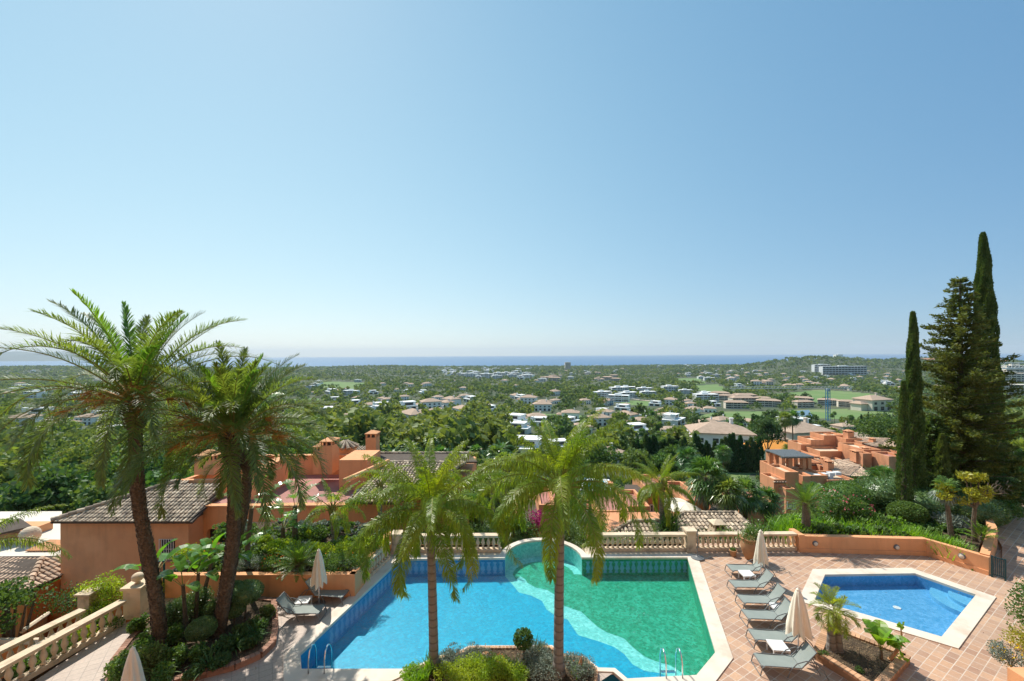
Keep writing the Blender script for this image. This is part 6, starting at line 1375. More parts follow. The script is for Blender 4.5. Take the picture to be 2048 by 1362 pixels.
flat_house('front terracotta house with dark slatted pergola and white boxes on its flat roof', [(1570, 1598, 950, 1045, 62, 4.5), (1548, 1571, 965, 1045, 62, 3.5), (1597, 1608, 972, 1040, 64, 5), (1606, 1623, 958, 1040, 62.5, 6), (1622, 1656, 957, 1040, 62.5, 4.5), (1655, 1712, 966, 1040, 62, 5), (1565, 1628, 946, 975, 66, 6), (1572, 1592, 984, 1040, 60.5, 1.5), (1586, 1600, 992, 1040, 60.8, 1.8)], roofs=[([(1655, 966, 61.6), (1714, 966, 61.6), (1700, 950, 66), (1655, 950, 66)], .4, .55), ([(1548, 965, 61.8), (1571, 965, 61.8), (1571, 953, 64.5), (1548, 953, 64.5)], .4, .55), ([(1600, 930, 72), (1642, 930, 72), (1640, 917, 76), (1600, 917, 76)], .4, .55)], wins=[(1603, 1610, 975, 988, 62.4), (1574, 1581, 1004, 1016, 60.4), (1583, 1590, 1005, 1018, 60.4), (1664, 1678, 988, 1000, 61.9)], extra=pergola)
r = thing('stair_wall', 'terracotta garden wall stepping down at the foot of the complex beside the bright shrubs', 'wall', tv(at(1650, 1040, 52)))
mb = MB(); a_, b_ = at(1638, 1000, 56), at(1678, 1034, 46); zb_ = -18; mb.add([(a_.x, 56, zb_), (b_.x, 46, zb_), (b_.x, 46, b_.z), (a_.x, 56, a_.z), (a_.x - .4, 56, a_.z), (b_.x - .4, 46, b_.z), (b_.x - .4, 46, zb_)], [(0, 1, 2, 3), (3, 2, 5, 4), (1, 6, 5, 2)]); mb.build('wall_body', M['stucco2'], r)
a_, b_ = at(1536, 905, 110), at(1600, 915, 84); r = thing('garden_wall', 'long terracotta garden wall stepping left from the complex', 'wall', tv(a_)); mb = MB()
for i in range(4):
    x0, x1 = 1534 + i * 17, 1551 + i * 17; pbox(mb, x0, x1, (900, 899, 901, 903)[i], 922, 100 - i * 4, .5, 0, -26)
mb.build('wall_body', M['stucco2'], r)
flat_house('small terracotta house with two tiled slopes between the wide fan palm and the front house', [(1500, 1530, 1003, 1050, 50, 5), (1478, 1502, 1014, 1050, 48, 4)], roofs=[([(1498, 1003, 49.7), (1533, 1003, 49.7), (1527, 990, 53), (1500, 990, 53)], .36, .5), ([(1476, 1014, 47.7), (1504, 1014, 47.7), (1500, 1002, 51), (1478, 1002, 51)], .36, .5)], wins=[(1508, 1514, 1012, 1022, 49.95), (1519, 1525, 1012, 1022, 49.95)])
flat_house('terracotta house with tiled slope and tall chimney behind the front house, right of the pergola', [(1640, 1672, 936, 965, 70, 5), (1618, 1642, 930, 955, 71, 4)], roofs=[([(1616, 930, 70.7), (1645, 930, 70.7), (1640, 918, 75), (1618, 918, 75)], .4, .55)], chim=[(1650, 1660, 915, 938, 71, 1.2)])
# orange-roofed house and turquoise pool in the valley
g = at(1568, 880, 130); r = thing('orange_roofed_house', 'white house under a bright orange tiled roof behind the tall palm pair', 'house', (g.x, g.y, float(tz(g.x, g.y)))); m_o = surf('bright_orange_tile', (.80, .33, .07), (.72, .28, .05), 2, .9, 0)
MB().box(-7, 6, 0, 9, -2, 4).build('wall', M['villa'], r, world=False); rb = MB(); hip(rb, -7, 6, 0, 9, 4, 2.2); rb.build('roof', m_o, r, world=False)
pp = [ground_at(x, y) for x, y in ((1172, 989), (1212, 990), (1208, 979), (1178, 978))]; zz_ = max(p.z for p in pp) + 1.0
m, nt, b = newmat('turquoise_pool_water'); b.inputs['Base Color'].default_value = (.03, .38, .62, 1); b.inputs['Roughness'].default_value = .1
r = thing('swimming_pool', 'distant turquoise swimming pool glimpsed between the palm fronds', 'pool', (pp[0].x, pp[0].y, zz_)); P_ = [(p.x, p.y) for p in pp]; MB().prism(P_, zz_ - 2, zz_).build('water_surface', m, r); ring('coping', P_, offset_poly(P_, 1.2), zz_ - 3, zz_ + .08, M['villa'], r)

# ================================================================== garden plants
def column_tree(px, ybase, ytop, Y, R_, label, n_, size, mat='cypress', zb=.6, name='cypress_tree', wob=.12, lean=0, group=None):
    c = at(px, ybase, Y); z1 = at(px, ytop, Y).z; r = thing(name, label, 'cypress', (c.x, Y, zb), group); h = z1 - zb
    MB().tube([(0, 0, 0), (0, 0, h * .8)], [.16, .04], 7).build('trunk', M['greybark'], r, world=False)
    q = column(rng, h, R_, n_, size, .02, 1.0, wob); q[..., 0] += lean * (q[..., 2] / h) ** 2; MB().quads(q).build('crown', F[mat], r, world=False); return r
column_tree(1975, 1000, 466, 27, .80, 'tallest cypress, a narrow spire at the right rising far above the rest', 42000, .15, lean=-.2, wob=.13)
column_tree(1828, 1000, 624, 24.5, .50, 'medium cypress left of the fir, second highest spire', 22000, .14, wob=.15)
column_tree(1808, 1000, 762, 23.6, .34, 'thinnest cypress standing just in front of the medium one', 9000, .12, wob=.09)
column_tree(1885, 1030, 868, 24.2, .42, 'young bright cypress in front of the fir', 7000, .14, 'wood1', wob=.12)
column_tree(2028, 1010, 925, 26, .38, 'small cypress at the right edge below the tallest cypress', 5000, .14)
def fir(px, ytop, Y, R_, zb, label, seed, n_lv=38, mat='spruce'):
    rg = np.random.default_rng(seed); z1 = at(px, ytop, Y).z; c = at(px, 900, Y); h = z1 - zb; r = thing('fir_tree', label, 'fir', (c.x, Y, zb)); MB().tube([(0, 0, 0), (0, 0, h * .5), (0, 0, h * .98)], [.28, .17, .03], 9).build('trunk', M['greybark'], r, world=False); Q = []; br = MB()
    for i in range(n_lv):
        t = .04 + .95 * (i / n_lv); z = h * t; L = R_ * (1 - t) ** .75 * (1 if t > .15 else .75); nb_ = 6 if t < .9 else 4
        for k in range(nb_):
            az = k * 2 * pi / nb_ + i * 1.1 + rg.normal(0, .25); l = L * rg.uniform(.45, 1.3); hd = np.array([cos(az), sin(az), 0]); sd_ = np.array([-sin(az), cos(az), 0]); m_ = max(3, int(l / .16)); rise = rg.uniform(.05, .45)
            for j in range(m_):
                u = (j + 1) / m_; p = hd * l * u + [0, 0, z + l * (rise * u ** 2 - .12 * u)]
                for s in (-1, 0, 1):
                    wl_ = .44 * (1.1 - u * .55) * (1 if s else .6); d = unit(hd * .75 + sd_ * s * .9 + [0, 0, .45 + rg.normal(0, .2)]); cc = p + d * wl_ * .5 * rg.uniform(.6, 1.2)
                    for _ in range(7):
                        dd_ = unit(d + rg.normal(0, .45, 3)); a = unit(np.cross(dd_, rg.normal(size=3))); sz = rg.uniform(.13, .24); e_ = cc + rg.normal(0, .07, 3); Q.append([e_ - dd_ * sz * .5, e_ + a * sz * .2, e_ + dd_ * sz * .6, e_ - a * sz * .2])
            br.tube([(0, 0, z), tuple(hd * l * .9 + [0, 0, z + l * .2])], [.03, .008], 4)
    br.build('branches', M['greybark'], r, world=False); MB().quads(np.array(Q)).build('crown', F[mat], r, world=False); return r
fir(1922, 548, 25.5, 3.5, .6, 'large shaggy fir with open layered branches between the two tall cypresses', 71, 44)
fir(1868, 830, 25.0, 1.7, .5, 'dark bushy conifer filling the gap at the left foot of the fir', 72, 26, 'cypress')
fir(1975, 800, 28.5, 2.2, .5, 'dark conifer mass behind the right foot of the fir', 73, 24, 'cypress')
# umbrella pine and large garden trees
def big_tree(px, py, Y, R_, H_, mat, label, name='broadleaf_tree', cat='tree', nc=40, nl=70, size=.35, squash=.8, lift=.62, zb=None):
    c = at(px, py, Y); zb = float(tz(c.x, Y)) if zb is None else zb; r = thing(name, label, cat, (c.x, Y, zb)); hc = c.z - zb
    tb = MB().tube([(0, 0, 0), (.1, 0, hc * .5), (0, 0, hc)], [.3, .22, .1], 8)
    for i in range(6): a = i * 1.05; tb.tube([(0, 0, hc * .45), (cos(a) * R_ * .35, sin(a) * R_ * .35, hc * .8), (cos(a) * R_ * .6, sin(a) * R_ * .6, hc)], [.12, .07, .03], 5)
    tb.build('trunk', M['greybark'], r, world=False); q = crown(rng, R_, H_, nc, nl, size, squash, 0); q[..., 2] += hc; MB().quads(q).build('crown', F[mat], r, world=False); return r
big_tree(1772, 860, 100, 7.0, 7.5, 'wood1', 'broad umbrella pine with bright rounded crown left of the thin cypress', 'pine_tree', nc=70, nl=110, size=.42)
big_tree(1315, 898, 128, 8.0, 8.5, 'bright', 'round bright green tree at the left end of the dark hedge below the villa', nc=70, nl=90, size=.5)
big_tree(1535, 865, 120, 4.2, 12, 'wood3', 'dark dense conifer clump between the big villa and the tall palm pair', 'conifer_tree', nc=40, nl=110, size=.5)
big_tree(1520, 850, 126, 2.4, 13, 'wood3', 'pointed dark conifer on the left of the dark clump beside the big villa', 'conifer_tree', nc=30, nl=90, size=.5)
big_tree(2020, 960, 40, 4, 4, 'bright', 'bright green tree at the right edge behind the tallest cypress', nc=40, nl=90, size=.25)
big_tree(2040, 870, 70, 4, 5, 'bright', 'bright garden tree at the right edge beyond the garden', nc=30, nl=80, size=.4)
# dark hedge of cypresses below the big villa
HC = tree_proto('hedge_cypress', 'cypress', column(rng, 7.5, 1.1, 1100, .55, .02), F['wood3'], 1, .12); uh = set()
for i in range(34):
    px = 1268 + i * 7.6 + rng.normal(0, 1.5); py = 934 - 6 * sin(i / 33 * pi) + rng.normal(0, 2); Y = 116 - 3 * (i / 33); g = at(px, py, Y); put(HC, uh, (g.x, g.y, float(tz(g.x, g.y)) - .2), i, rng.uniform(.95, 1.45), 'dark cypress in the tall hedge below the large taupe-roofed villa', None, 'cypresses of the dark hedge')
# frangipani-like yellow tree with bare branches
c = gp(1950, 1080, .7); r = thing('yellow_leaved_tree', 'small tree with flat yellow-green crown and some bare branches before the fir', 'tree', tv(c)); T_ = MB().tube([(0, 0, 0), (-.02, .05, .8), (.02, 0, 1.75)], [.11, .09, .08], 8); Q = []
tips = [(-1.55, -.1, 2.15), (-1.0, .3, 2.35), (-.5, -.3, 2.4), (0, .2, 2.9), (-.4, .1, 3.1), (.4, -.1, 2.45), (-.9, -.2, 1.95), (.25, 0, 3.05), (-1.3, .2, 2.5), (.55, .1, 2.1), (-.2, -.3, 2.1)]
for tx, ty, tz_ in tips: T_.tube([(.02, 0, 1.6), (tx * .5, ty * .5, 1.7 + (tz_ - 1.7) * .45), (tx, ty, tz_)], [.06, .04, .02], 5); Q.append(blob(110, (tx, ty, tz_ + .05), (.38, .34, .20), .19, rng, .6, .42, .3))
for i in range(9):
    a = rng.uniform(-.3, .5); x = .7 + rng.uniform(.2, .9); T_.tube([(.02, 0, 1.6), (.6, 0, 2.2 + a * .3), (x, rng.normal(0, .15), 2.3 + a)], [.04, .03, .015], 5); T_.tube([(x, 0, 2.3 + a), (x + .25, .1, 2.45 + a)], .012, 4); T_.tube([(x, 0, 2.3 + a), (x + .2, -.1, 2.25 + a)], .012, 4)
T_.build('trunk', M['greybark'], r, world=False); MB().quads(np.concatenate(Q)).build('crown', F['yellow'], r, world=False)
c = gp(1903, 1075, .7); r = thing('shaggy_trunk', 'leaning shaggy palm trunk with hanging dead leaves left of the yellow-leaved tree', 'palm', tv(c)); MB().tube([(0, 0, 0), (-.15, 0, 1.2), (-.3, 0, 2.4)], [.12, .1, .09], 8).build('trunk', M['greybark'], r, world=False)
fq, fs_ = fan_crown(rng, 24, .8, (-.3, 0, 2.4), 12, (-20, -85), .5, .035); MB().quads(fq).build('dead_fronds', F['silver'], r, world=False); fq, fs_ = fan_crown(rng, 14, .8, (-.3, 0, 2.45), 12, (80, 0), .5, .035); MB().quads(fq).quads(fs_, 1).build('crown', [F['fan'], F['rach']], r, world=False)
# clipped round shrubs behind the planter
for px, py, z, r_, rzf, Y, mat, lab in [(1690, 1034, 1.2, 1.3, .75, 25.0, 'shrub', 'large loose rounded shrub behind the planter left of centre'), (1778, 1026, 1.5, 1.35, .7, 25.0, 'dark', 'rounded clipped shrub in front of the thin cypress'), (1852, 1034, 1.3, 1.35, .62, 24.0, 'dark', 'wide domed clipped shrub right of the thin cypress'), (1945, 1040, 1.2, 1.35, .62, 23.2, 'dark', 'wide domed clipped shrub around the yellow-leaved tree'), (1815, 1040, 1.2, .8, .7, 22.8, 'wood2', 'small low domed shrub between two larger ones'), (2012, 1003, 2.0, .75, .6, 25, 'dark', 'smooth flat-topped clipped shrub on the slope at the far right'), (1585, 1066, -.3, 1.1, .75, 24.2, 'shrub', 'rounded shrub behind the cycad at the left end of the garden'), (1640, 1040, .7, .8, .8, 26, 'shrub', 'round green shrub right behind the cycad')]:
    ball(px, py, z, r_, rzf, lab, mat, -1.5, 5200, .10, None, 'round_shrub', Y, 1.15)
for px, py, Y, z, rx, rz, mat, lab, fl in [(1560, 1066, 25.5, -2.6, 1.5, 1.6, 'shrub', 'green shrub filling the space between weathered roof and cycad', None), (1665, 1040, 23.6, .6, .9, 1.2, 'shrub', 'leafy shrub with pink blossom behind the planter', ('pinkf', 70, .09)), (1715, 1042, 23.4, .6, .9, 1.0, 'shrub', 'loose shrub with scattered pink flowers behind the strap leaves', ('pinkf', 60, .08)), (1905, 1060, 22, .6, .7, .7, 'silver', 'low silvery shrub between the two wide domed shrubs', None), (1625, 1020, 27, -1.6, 1.2, 1.5, 'bright', 'tall bright shrub before the front terracotta house', None), (1690, 1000, 29, -2.2, 1.5, 1.5, 'bright', 'bright leafy shrub below the right wing of the complex', None),
   (1600, 1010, 30, -4, 1.4, 2.4, 'wood1', 'tall green shrub in front of the bay window of the complex', None), (1740, 1005, 27, 0, 1.3, 1.8, 'shrub', 'green shrub behind the thinnest cypress', None), (2005, 1045, 23.5, .7, 1.1, .8, 'shrub', 'spreading shrub beside the curving garden wall', None), (1985, 1010, 26.5, .6, 1.8, 1.6, 'wood3', 'dark undergrowth shrub below the fir on the right', None), (1905, 1015, 25.6, .5, 1.6, 1.5, 'wood3', 'dark undergrowth shrub at the foot of the fir', None), (2035, 1010, 27, 1, 1.2, 1.6, 'bright', 'bright shrub at the right edge above the garden wall', None)]:
    bush(px, py, z, rx, rx, rz, mat, lab, 'shrub', 'shrub', 2600, .12, None, fl, Y=Y, nc=14)
cycad(1612, 1078, .75, 1.25, 44, 'cycad with thick dark trunk at the left end of the right planter', 1.35, .2, Y=21.9)
cycad(1775, 1045, .7, 1.9, 26, 'large feathery palm clump behind the round shrubs left of the thin cypress', .4, .3, 'fan', 26.5, 'feather_palm', (80, 10), 1.2)
cycad(1962, 1085, .7, .8, 16, 'small fan-leaved palm at the right end of the planter', .3, .06, 'grass', None, 'small_palm', (75, 10), .5)
# strap leaves along the planter
k_ = 0
for i in range(40):
    t = i / 39; p = np.array(RW[0]) * (1 - t * 1.5) + np.array(RW[1]) * t * 1.5 if t < .667 else np.array(RW[1]) + (np.array(RW[2]) - np.array(RW[1])) * (t - .667) * 2.9
    g = Vector((p[0] + .2 + rng.normal(0, .06), p[1] + rng.uniform(.95, 1.35), .62)); strap(0, 0, 0, 130, rng.uniform(.8, 1.05), 'grass', 'clump of bright strap leaves in the row along the right planter wall', 'strap_leaf_plant', .03, 'strap-leaved clumps along the planter', None, (89, 62), .24, 'plant', .6, None, g)
for i in range(26):
    t = i / 25; g = Vector((RW[0][0] + .6 + t * (RW[1][0] - RW[0][0] - .3), RW[0][1] + 1.5 + rng.uniform(0, .6), .62)); strap(0, 0, 0, 120, rng.uniform(.9, 1.2), 'grass', 'clump of bright strap leaves in the rear row behind the right planter wall', 'strap_leaf_plant', .032, 'strap-leaved clumps of the rear row', None, (88, 45), .3, 'plant', .8, None, g)
# bougainvillea and shrubs behind the round bay
bush(1535, 1085, -1.2, 1.0, 1.0, 1.5, 'shrub', 'green shrub hugging the left end of the right garden behind the balustrade', 'shrub', 'shrub', 2400, .12, Y=23.4, nc=14)
bush(1082, 1066, -.4, 1.0, .6, 1.1, 'magenta', 'magenta bougainvillea behind the round bay', 'bougainvillea', 'shrub', 1500, .1, Y=24.5, nc=10)
for px, py, Y, z, r_, h_, mat, lab in [(1050, 1075, 24, -1.2, 1.1, 1.7, 'shrub', 'green shrub left of the magenta bougainvillea'), (1120, 1072, 24.2, -1.2, 1.2, 1.7, 'wood1', 'green shrub right of the magenta bougainvillea'), (1010, 1060, 25, -2, 1.4, 2.3, 'wood1', 'tall shrub behind the left end of the round bay'), (1160, 1055, 26, -2.5, 1.6, 2.6, 'shrub', 'tall shrub behind the right end of the round bay'), (900, 1085, 23.5, -1.6, 1.5, 1.7, 'shrub', 'shrub behind the balustrade left of the round bay'), (965, 1080, 23.6, -1.6, 1.4, 1.8, 'wood3', 'dark shrub behind the balustrade near the round bay'), (1225, 1096, 23.1, -1.8, 1.3, 1.7, 'shrub', 'green shrub seen through the balusters right of the round bay'), (1290, 1098, 23.0, -1.9, 1.4, 1.7, 'bright', 'bright shrub seen through the balusters under the queen palm'), (1420, 1100, 23, -2, 1.2, 1.7, 'shrub', 'shrub seen through the balusters right of the stone pillar'), (1480, 1100, 23, -2, 1.2, 1.8, 'bright', 'bright shrub seen through the balusters behind the clay pot'), (1560, 1095, 23.2, -1.8, 1.4, 1.9, 'wood1', 'shrub seen through the balusters near the planter wall'), (850, 1085, 23.5, -1.5, 1.2, 1.7, 'wood3', 'dark shrub behind the left queen palm')]:
    bush(px, py, z, r_, r_, h_, mat, lab, 'shrub', 'shrub', 2400, .12, Y=Y, nc=14)
column_tree(948, 1080, 955, 28, .45, 'dark narrow cypress beside the far wall of the orange house', 5000, .16, 'cypress', -6)
# left planter
for px, py, rx, rz, mat, lab, fl, n_, sz in [(500, 1140, .75, .45, 'silver', 'mound of silvery grey leaves at the left part of the left planter', None, 2200, .06), (600, 1150, .45, .25, 'silver', 'small silvery mound under the cycad', None, 900, .06), (550, 1142, .6, .5, 'shrub', 'low shrub with orange flowers beside the silvery mound', ('orangef', 55, .06), 1500, .07), (560, 1112, .8, .6, 'lime', 'lime green shrub left of the cycad against the orange house', None, 3000, .09), (640, 1118, .8, .6, 'lime', 'lime green shrub right of the cycad', None, 3000, .09), (700, 1118, .9, .6, 'lime', 'yellow-green shrub at the right end of the left planter', None, 3000, .09), (672, 1140, .9, .6, 'shrub', 'dense low green shrub behind the closed parasol', ('orangef', 10, .07), 3200, .07), (715, 1135, .7, .55, 'shrub', 'low green shrub where the left planter meets the pool balustrade', None, 2200, .07), (440, 1118, .8, .6, 'shrub', 'shrub with orange and cream flowers between the strelitzia leaves', ('orangef', 120, .07), 2200, .08), (385, 1122, .8, .55, 'lime', 'flowering yellowish shrub left of the date palm trunks', ('yellowf', 80, .07), 2000, .08), (620, 1085, .9, .6, 'shrub', 'feathery green shrub in front of the house wall', None, 2600, .1), (735, 1100, .7, .6, 'lime', 'light green shrub behind the slanting balustrade', None, 2400, .1), (520, 1095, .6, .5, 'lime', 'lime shrub in front of the house door', None, 2200, .09)]:
    bush(px, py, .75, rx, rx * .7, rz, mat, lab, 'shrub', 'shrub', n_, sz, None, fl, nc=14)
cycad(598, 1143, .75, .95, 60, 'dark green cycad in the middle of the left planter', .35, .2)
paddle(gp(590, 1090, .78), 1.9, 13, .95, .22, 'tall bird-of-paradise plant with torn fanned leaves against the pink roof terrace', .12, tear=.8, er=(85, 0))
paddle(gp(566, 1088, .78), .8, 9, .85, .2, 'lower bird-of-paradise plant in front of the house door', .1, tear=.5)
paddle(Vector((at(492, 1110, 18).x, 18.0, .78)), 2.6, 7, 1.15, .24, 'bird-of-paradise plant with bright leaves beside the slim date palm', .1, tear=.6, lean=(.25, 0))
# curved bed under the date palms
for (px, py, h, lx, nl, L, lab) in [(327, 1262, 2.05, -.35, 7, .95, 'tall strelitzia with open paddle leaves before the tallest date palm'), (372, 1265, 1.7, -.1, 6, .85, 'strelitzia with broad bright leaves left of the topiary'), (392, 1240, 1.75, .1, 6, .8, 'strelitzia with the yellowest leaf in the curved bed'), (402, 1225, 2.0, .45, 6, .85, 'strelitzia close to the left of the stout date palm'), (455, 1215, 2.0, .35, 7, .9, 'strelitzia just right of the stout date palm')]:
    paddle(gp(px, py, .15), h, nl, L * .82, .2, lab, .065, lean=(lx, 0), er=(82, 22))
for px, py, z, r_, rzf, lab, tr in [(490, 1185, 1.15, .62, .62, 'largest cloud-pruned ball of the curved bed at its right end', -1.0), (465, 1180, 1.2, .42, .7, 'dark cloud-pruned ball behind the stout date palm', -1.0), (468, 1217, .8, .38, .75, 'middle cloud-pruned ball right of the stout date palm', -.65), (403, 1257, .7, .46, .72, 'cloud-pruned ball between the two date palm trunks', -.5), (430, 1215, .8, .35, .7, 'small pruned ball hidden behind the stout date palm', -.6)]:
    ball(px, py, z, r_, rzf, lab, 'dark', tr, 4200, .05)
for px, py, r_ in [(357, 1250, .5), (380, 1238, .5), (404, 1228, .45), (340, 1262, .4)]:
    bush(px, py, .15, r_, r_, .95, 'dark', ('clipped dark hedge piece behind the strelitzia stems, ' + {357: 'second from the left', 380: 'third from the left', 404: 'rightmost', 340: 'leftmost'}[px]), 'hedge_shrub', 'shrub', 3000, .06, nc=16, lift=.55)
BB_ = [(292, 1305, .55, .7, 'shrub', 'leafy shrub at the left base of the tallest date palm'), (262, 1330, .5, .6, 'shrub', 'green shrub behind the bottom left parasol'), (245, 1362, .6, .7, 'shrub', 'shrub spilling over the left edge of the curved bed'), (305, 1340, .6, .9, 'wood1', 'tall leafy plant between the bottom parasol and the tallest date palm'), (350, 1330, .5, .6, 'shrub', 'rose bush right of the tallest date palm'), (345, 1290, .45, .7, 'shrub', 'small rose bush behind the tallest date palm'), (400, 1320, .45, .55, 'shrub', 'rose bush in the middle of the curved bed'), (450, 1300, .5, .45, 'wood3', 'dark low shrub below the stout date palm'), (500, 1290, .55, .4, 'wood3', 'dark low shrub near the front curve of the bed'), (520, 1260, .4, .45, 'shrub', 'light shrub at the right side of the curved bed'), (490, 1265, .5, .4, 'wood1', 'low green plant in the shade of the stout date palm'), (535, 1235, .35, .45, 'wood1', 'light green plant at the right rim of the curved bed'), (330, 1362, .6, .5, 'shrub', 'shrub at the bottom edge right of the bottom parasol'), (385, 1352, .4, .3, 'wood3', 'low dark plant along the front curve of the bed'), (275, 1262, .35, .55, 'shrub', 'small shrub left of the tallest date palm trunk'), (440, 1330, .4, .3, 'wood3', 'ground-hugging dark shrub at the brick edge')]
for px, py, r_, h_, mat, lab in BB_: bush(px, py, .15, r_ * .74, r_ * .74, h_ * .85, mat, lab, 'shrub', 'shrub', 1300, .085, nc=9)
for px, py, lab in [(320, 1350, 'clump of broad strap leaves near the bottom edge of the curved bed'), (470, 1295, 'clump of dark strap leaves under the stout date palm'), (510, 1275, 'strap leaf clump near the right rim of the curved bed'), (415, 1335, 'strap leaf clump at the front of the curved bed')]: strap(px, py, .15, 46, .65, 'wood1', lab, w=.028)
# planting between the left balustrades
for px, py, z, r_, h_, mat, lab in [(225, 1205, .3, .75, 1.0, 'lime', 'bright leafy shrub behind the tall stone pillar'), (190, 1215, .1, .7, .9, 'lime', 'bright shrub left of the tall stone pillar'), (140, 1222, -1.0, 1.3, 1.0, 'wood3', 'low dark shrub on the wall beyond the balustrades'), (300, 1200, .1, .5, .8, 'lime', 'yellow-green shrub beside the tallest date palm and the planter gate'), (215, 1262, -.1, .45, .5, 'shrub', 'small plant between the balustrades, farthest'), (165, 1285, -.1, .45, .5, 'lime', 'small plant between the balustrades, second from the far end'), (110, 1315, -.1, .5, .45, 'shrub', 'small plant between the balustrades, third from the far end'), (60, 1345, -.1, .5, .45, 'shrub', 'small plant between the balustrades, nearest'), (195, 1240, -.1, .5, .55, 'lime', 'leafy plant behind the far end of the nearer balustrade')]:
    bush(px, py, z, r_, r_ * .7, h_, mat, lab, 'shrub', 'shrub', 1500, .08, nc=9)
big_tree(12, 1210, 16.5, 1.3, 2.6, 'wood1', 'leafy green tree at the left edge beyond the balustrades', nc=26, nl=110, size=.13, zb=-8)
# bed between the queen palms
for px, py, r_, h_, mat, lab, fl, n_, sz in [(915, 1320, .35, .25, 'silver', 'silvery low plant beside the left queen palm', ('yellowf', 6, .04), 1400, .045), (890, 1335, .3, .25, 'silver', 'silvery plant right of the left queen palm base', None, 1100, .045), (950, 1312, .35, .25, 'silver', 'silvery plant at the far rim of the stepped bed, left part', ('yellowf', 10, .04), 1400, .045), (1075, 1312, .35, .28, 'silver', 'silvery plant right of the small round tree', ('yellowf', 10, .04), 1400, .045), (1095, 1325, .3, .28, 'silver', 'silvery plant left of the right queen palm', ('yellowf', 8, .04), 1200, .045), (1060, 1340, .4, .3, 'silver', 'large silvery plant in the middle right of the stepped bed', None, 1600, .045), (1090, 1355, .4, .3, 'silver', 'silvery plant at the bottom edge left of the right queen palm', None, 1600, .045), (1145, 1335, .35, .22, 'silver', 'silvery plant right of the right queen palm', ('orangef', 8, .04), 1300, .045), (1170, 1345, .35, .25, 'silver', 'silvery plant at the right corner of the stepped bed', ('orangef', 5, .04), 1300, .045), (990, 1325, .3, .14, 'shrub', 'low plant with red flowers in the middle of the stepped bed', ('orangef', 40, .045), 900, .05), (1010, 1345, .3, .16, 'shrub', 'low flowering plant in front of the small round tree', ('pinkf', 20, .04), 900, .05), (830, 1358, .35, .2, 'grass', 'low grassy plant at the left end of the stepped bed', None, 1200, .06), (940, 1362, .5, .42, 'lime', 'bright lime shrub at the bottom middle, left half', None, 2600, .055), (985, 1360, .5, .40, 'lime', 'bright lime shrub at the bottom middle, right half', None, 2600, .055), (905, 1372, .5, .42, 'lime', 'bright lime shrub at the bottom edge, leftmost part', None, 2600, .055), (1035, 1368, .35, .3, 'lime', 'small lime shrub at the bottom edge beside the white bollard', None, 1500, .055)]:
    bush(px, py, .1, r_ * 1.3, r_ * 1.3, h_ * 1.15, mat, lab, 'shrub', 'shrub', int(n_ * 1.5), sz, None, fl, nc=9)
c = gp(1047, 1322, .1); r = thing('small_round_tree', 'small tree clipped to a dark green ball beside the pool between the queen palms', 'tree', tv(c)); MB().tube([(0, 0, 0), (0, 0, .5)], .018, 5).tube([(.03, 0, 0), (.04, 0, .5)], .014, 5).build('trunk', M['greybark'], r, world=False); MB().quads(blob(1100, (0, 0, .72), (.32, .32, .3), .085, rng, .5, .6, .2, .7)).build('crown', F['wood1'], r, world=False)
for px, py, L, n_, mat, lab in [(860, 1345, .55, 60, 'grass', 'tuft of upright sword leaves around the left queen palm base'), (1030, 1342, .5, 46, 'wood1', 'tuft of dark sword leaves in front of the small round tree'), (1075, 1310, .5, 26, 'wood1', 'spiky tuft right of the small round tree'), (925, 1330, .4, 26, 'silver', 'grey-green agave-like tuft left of the red flowers'), (1155, 1350, .35, 36, 'grass', 'tuft of reddish grass right of the right queen palm'), (840, 1368, .45, 40, 'grass', 'grass tuft at the left bottom of the stepped bed')]: strap(px, py, .1, n_, L, mat, lab, w=.02, e=(88, 45), spread=.08, bend=.6)
c = gp(997, 1348, .1); r = thing('bollard_lamp', 'short white bollard light among the plants of the stepped bed', 'lamp', tv(c)); MB().lathe([(.05, 0), (.05, .3), (.06, .3), (.06, .34), (.03, .37)], n=16).build('post', M['coping'], r, world=False)
c = gp(972, 1316, .1); tag(MB().lathe([(.02, -.02), (.16, .02), (.17, .09), (.1, .17), (.01, .19)], tv(c), 9, sy=.7).build('garden_rock', M['clay']), 'brownish rock among the red flowers of the stepped bed', 'rock')
c = gp(1160, 1345, .1); tag(MB().tube([(c.x, c.y, .1), (c.x + .02, c.y, .4), (c.x + .05, c.y, .62)], [.05, .06, .005], 7).build('garden_stake', M['clay']), 'pointed terracotta ornament standing right of the right queen palm', 'ornament')
# brick bed with the two-stemmed small palm and elephant ears
for dx, lab, h_, L_ in ((-.04, 'small palm with arching feather leaves in the brick bed, left stem', 1.28, 1.0), (.18, 'small palm in the brick bed, right stem leaning on the left one', 1.05, .85)):
    c = gp(1665, 1299, .2); c.x += dx; q, s = feather_crown(rng, 18 if dx < 0 else 10, L_ * .72, (84, -30), 1.8, 40, .24, .014, .35, .15, (0, 0, h_), .05, 0, (70, 30), 1.2); r = thing('small_palm', lab, 'palm', tv(c)); MB().tube([(0, 0, 0), (0, 0, .1), (.0, 0, h_ * .5), (0, 0, h_)], [.17, .14, .10, .07], 12).build('trunk', M['queenbark'], r, world=False); MB().quads(q).quads(s, 1).build('crown', [F['yellow'] if False else F['queen'], F['rach']], r, world=False)
paddle(gp(1762, 1318, .2), .3, 7, .62, .24, 'plant with large upright elephant-ear leaves in the brick bed', .05, er=(89, 68), name='elephant_ear_plant', pet=.55, mat='grass')
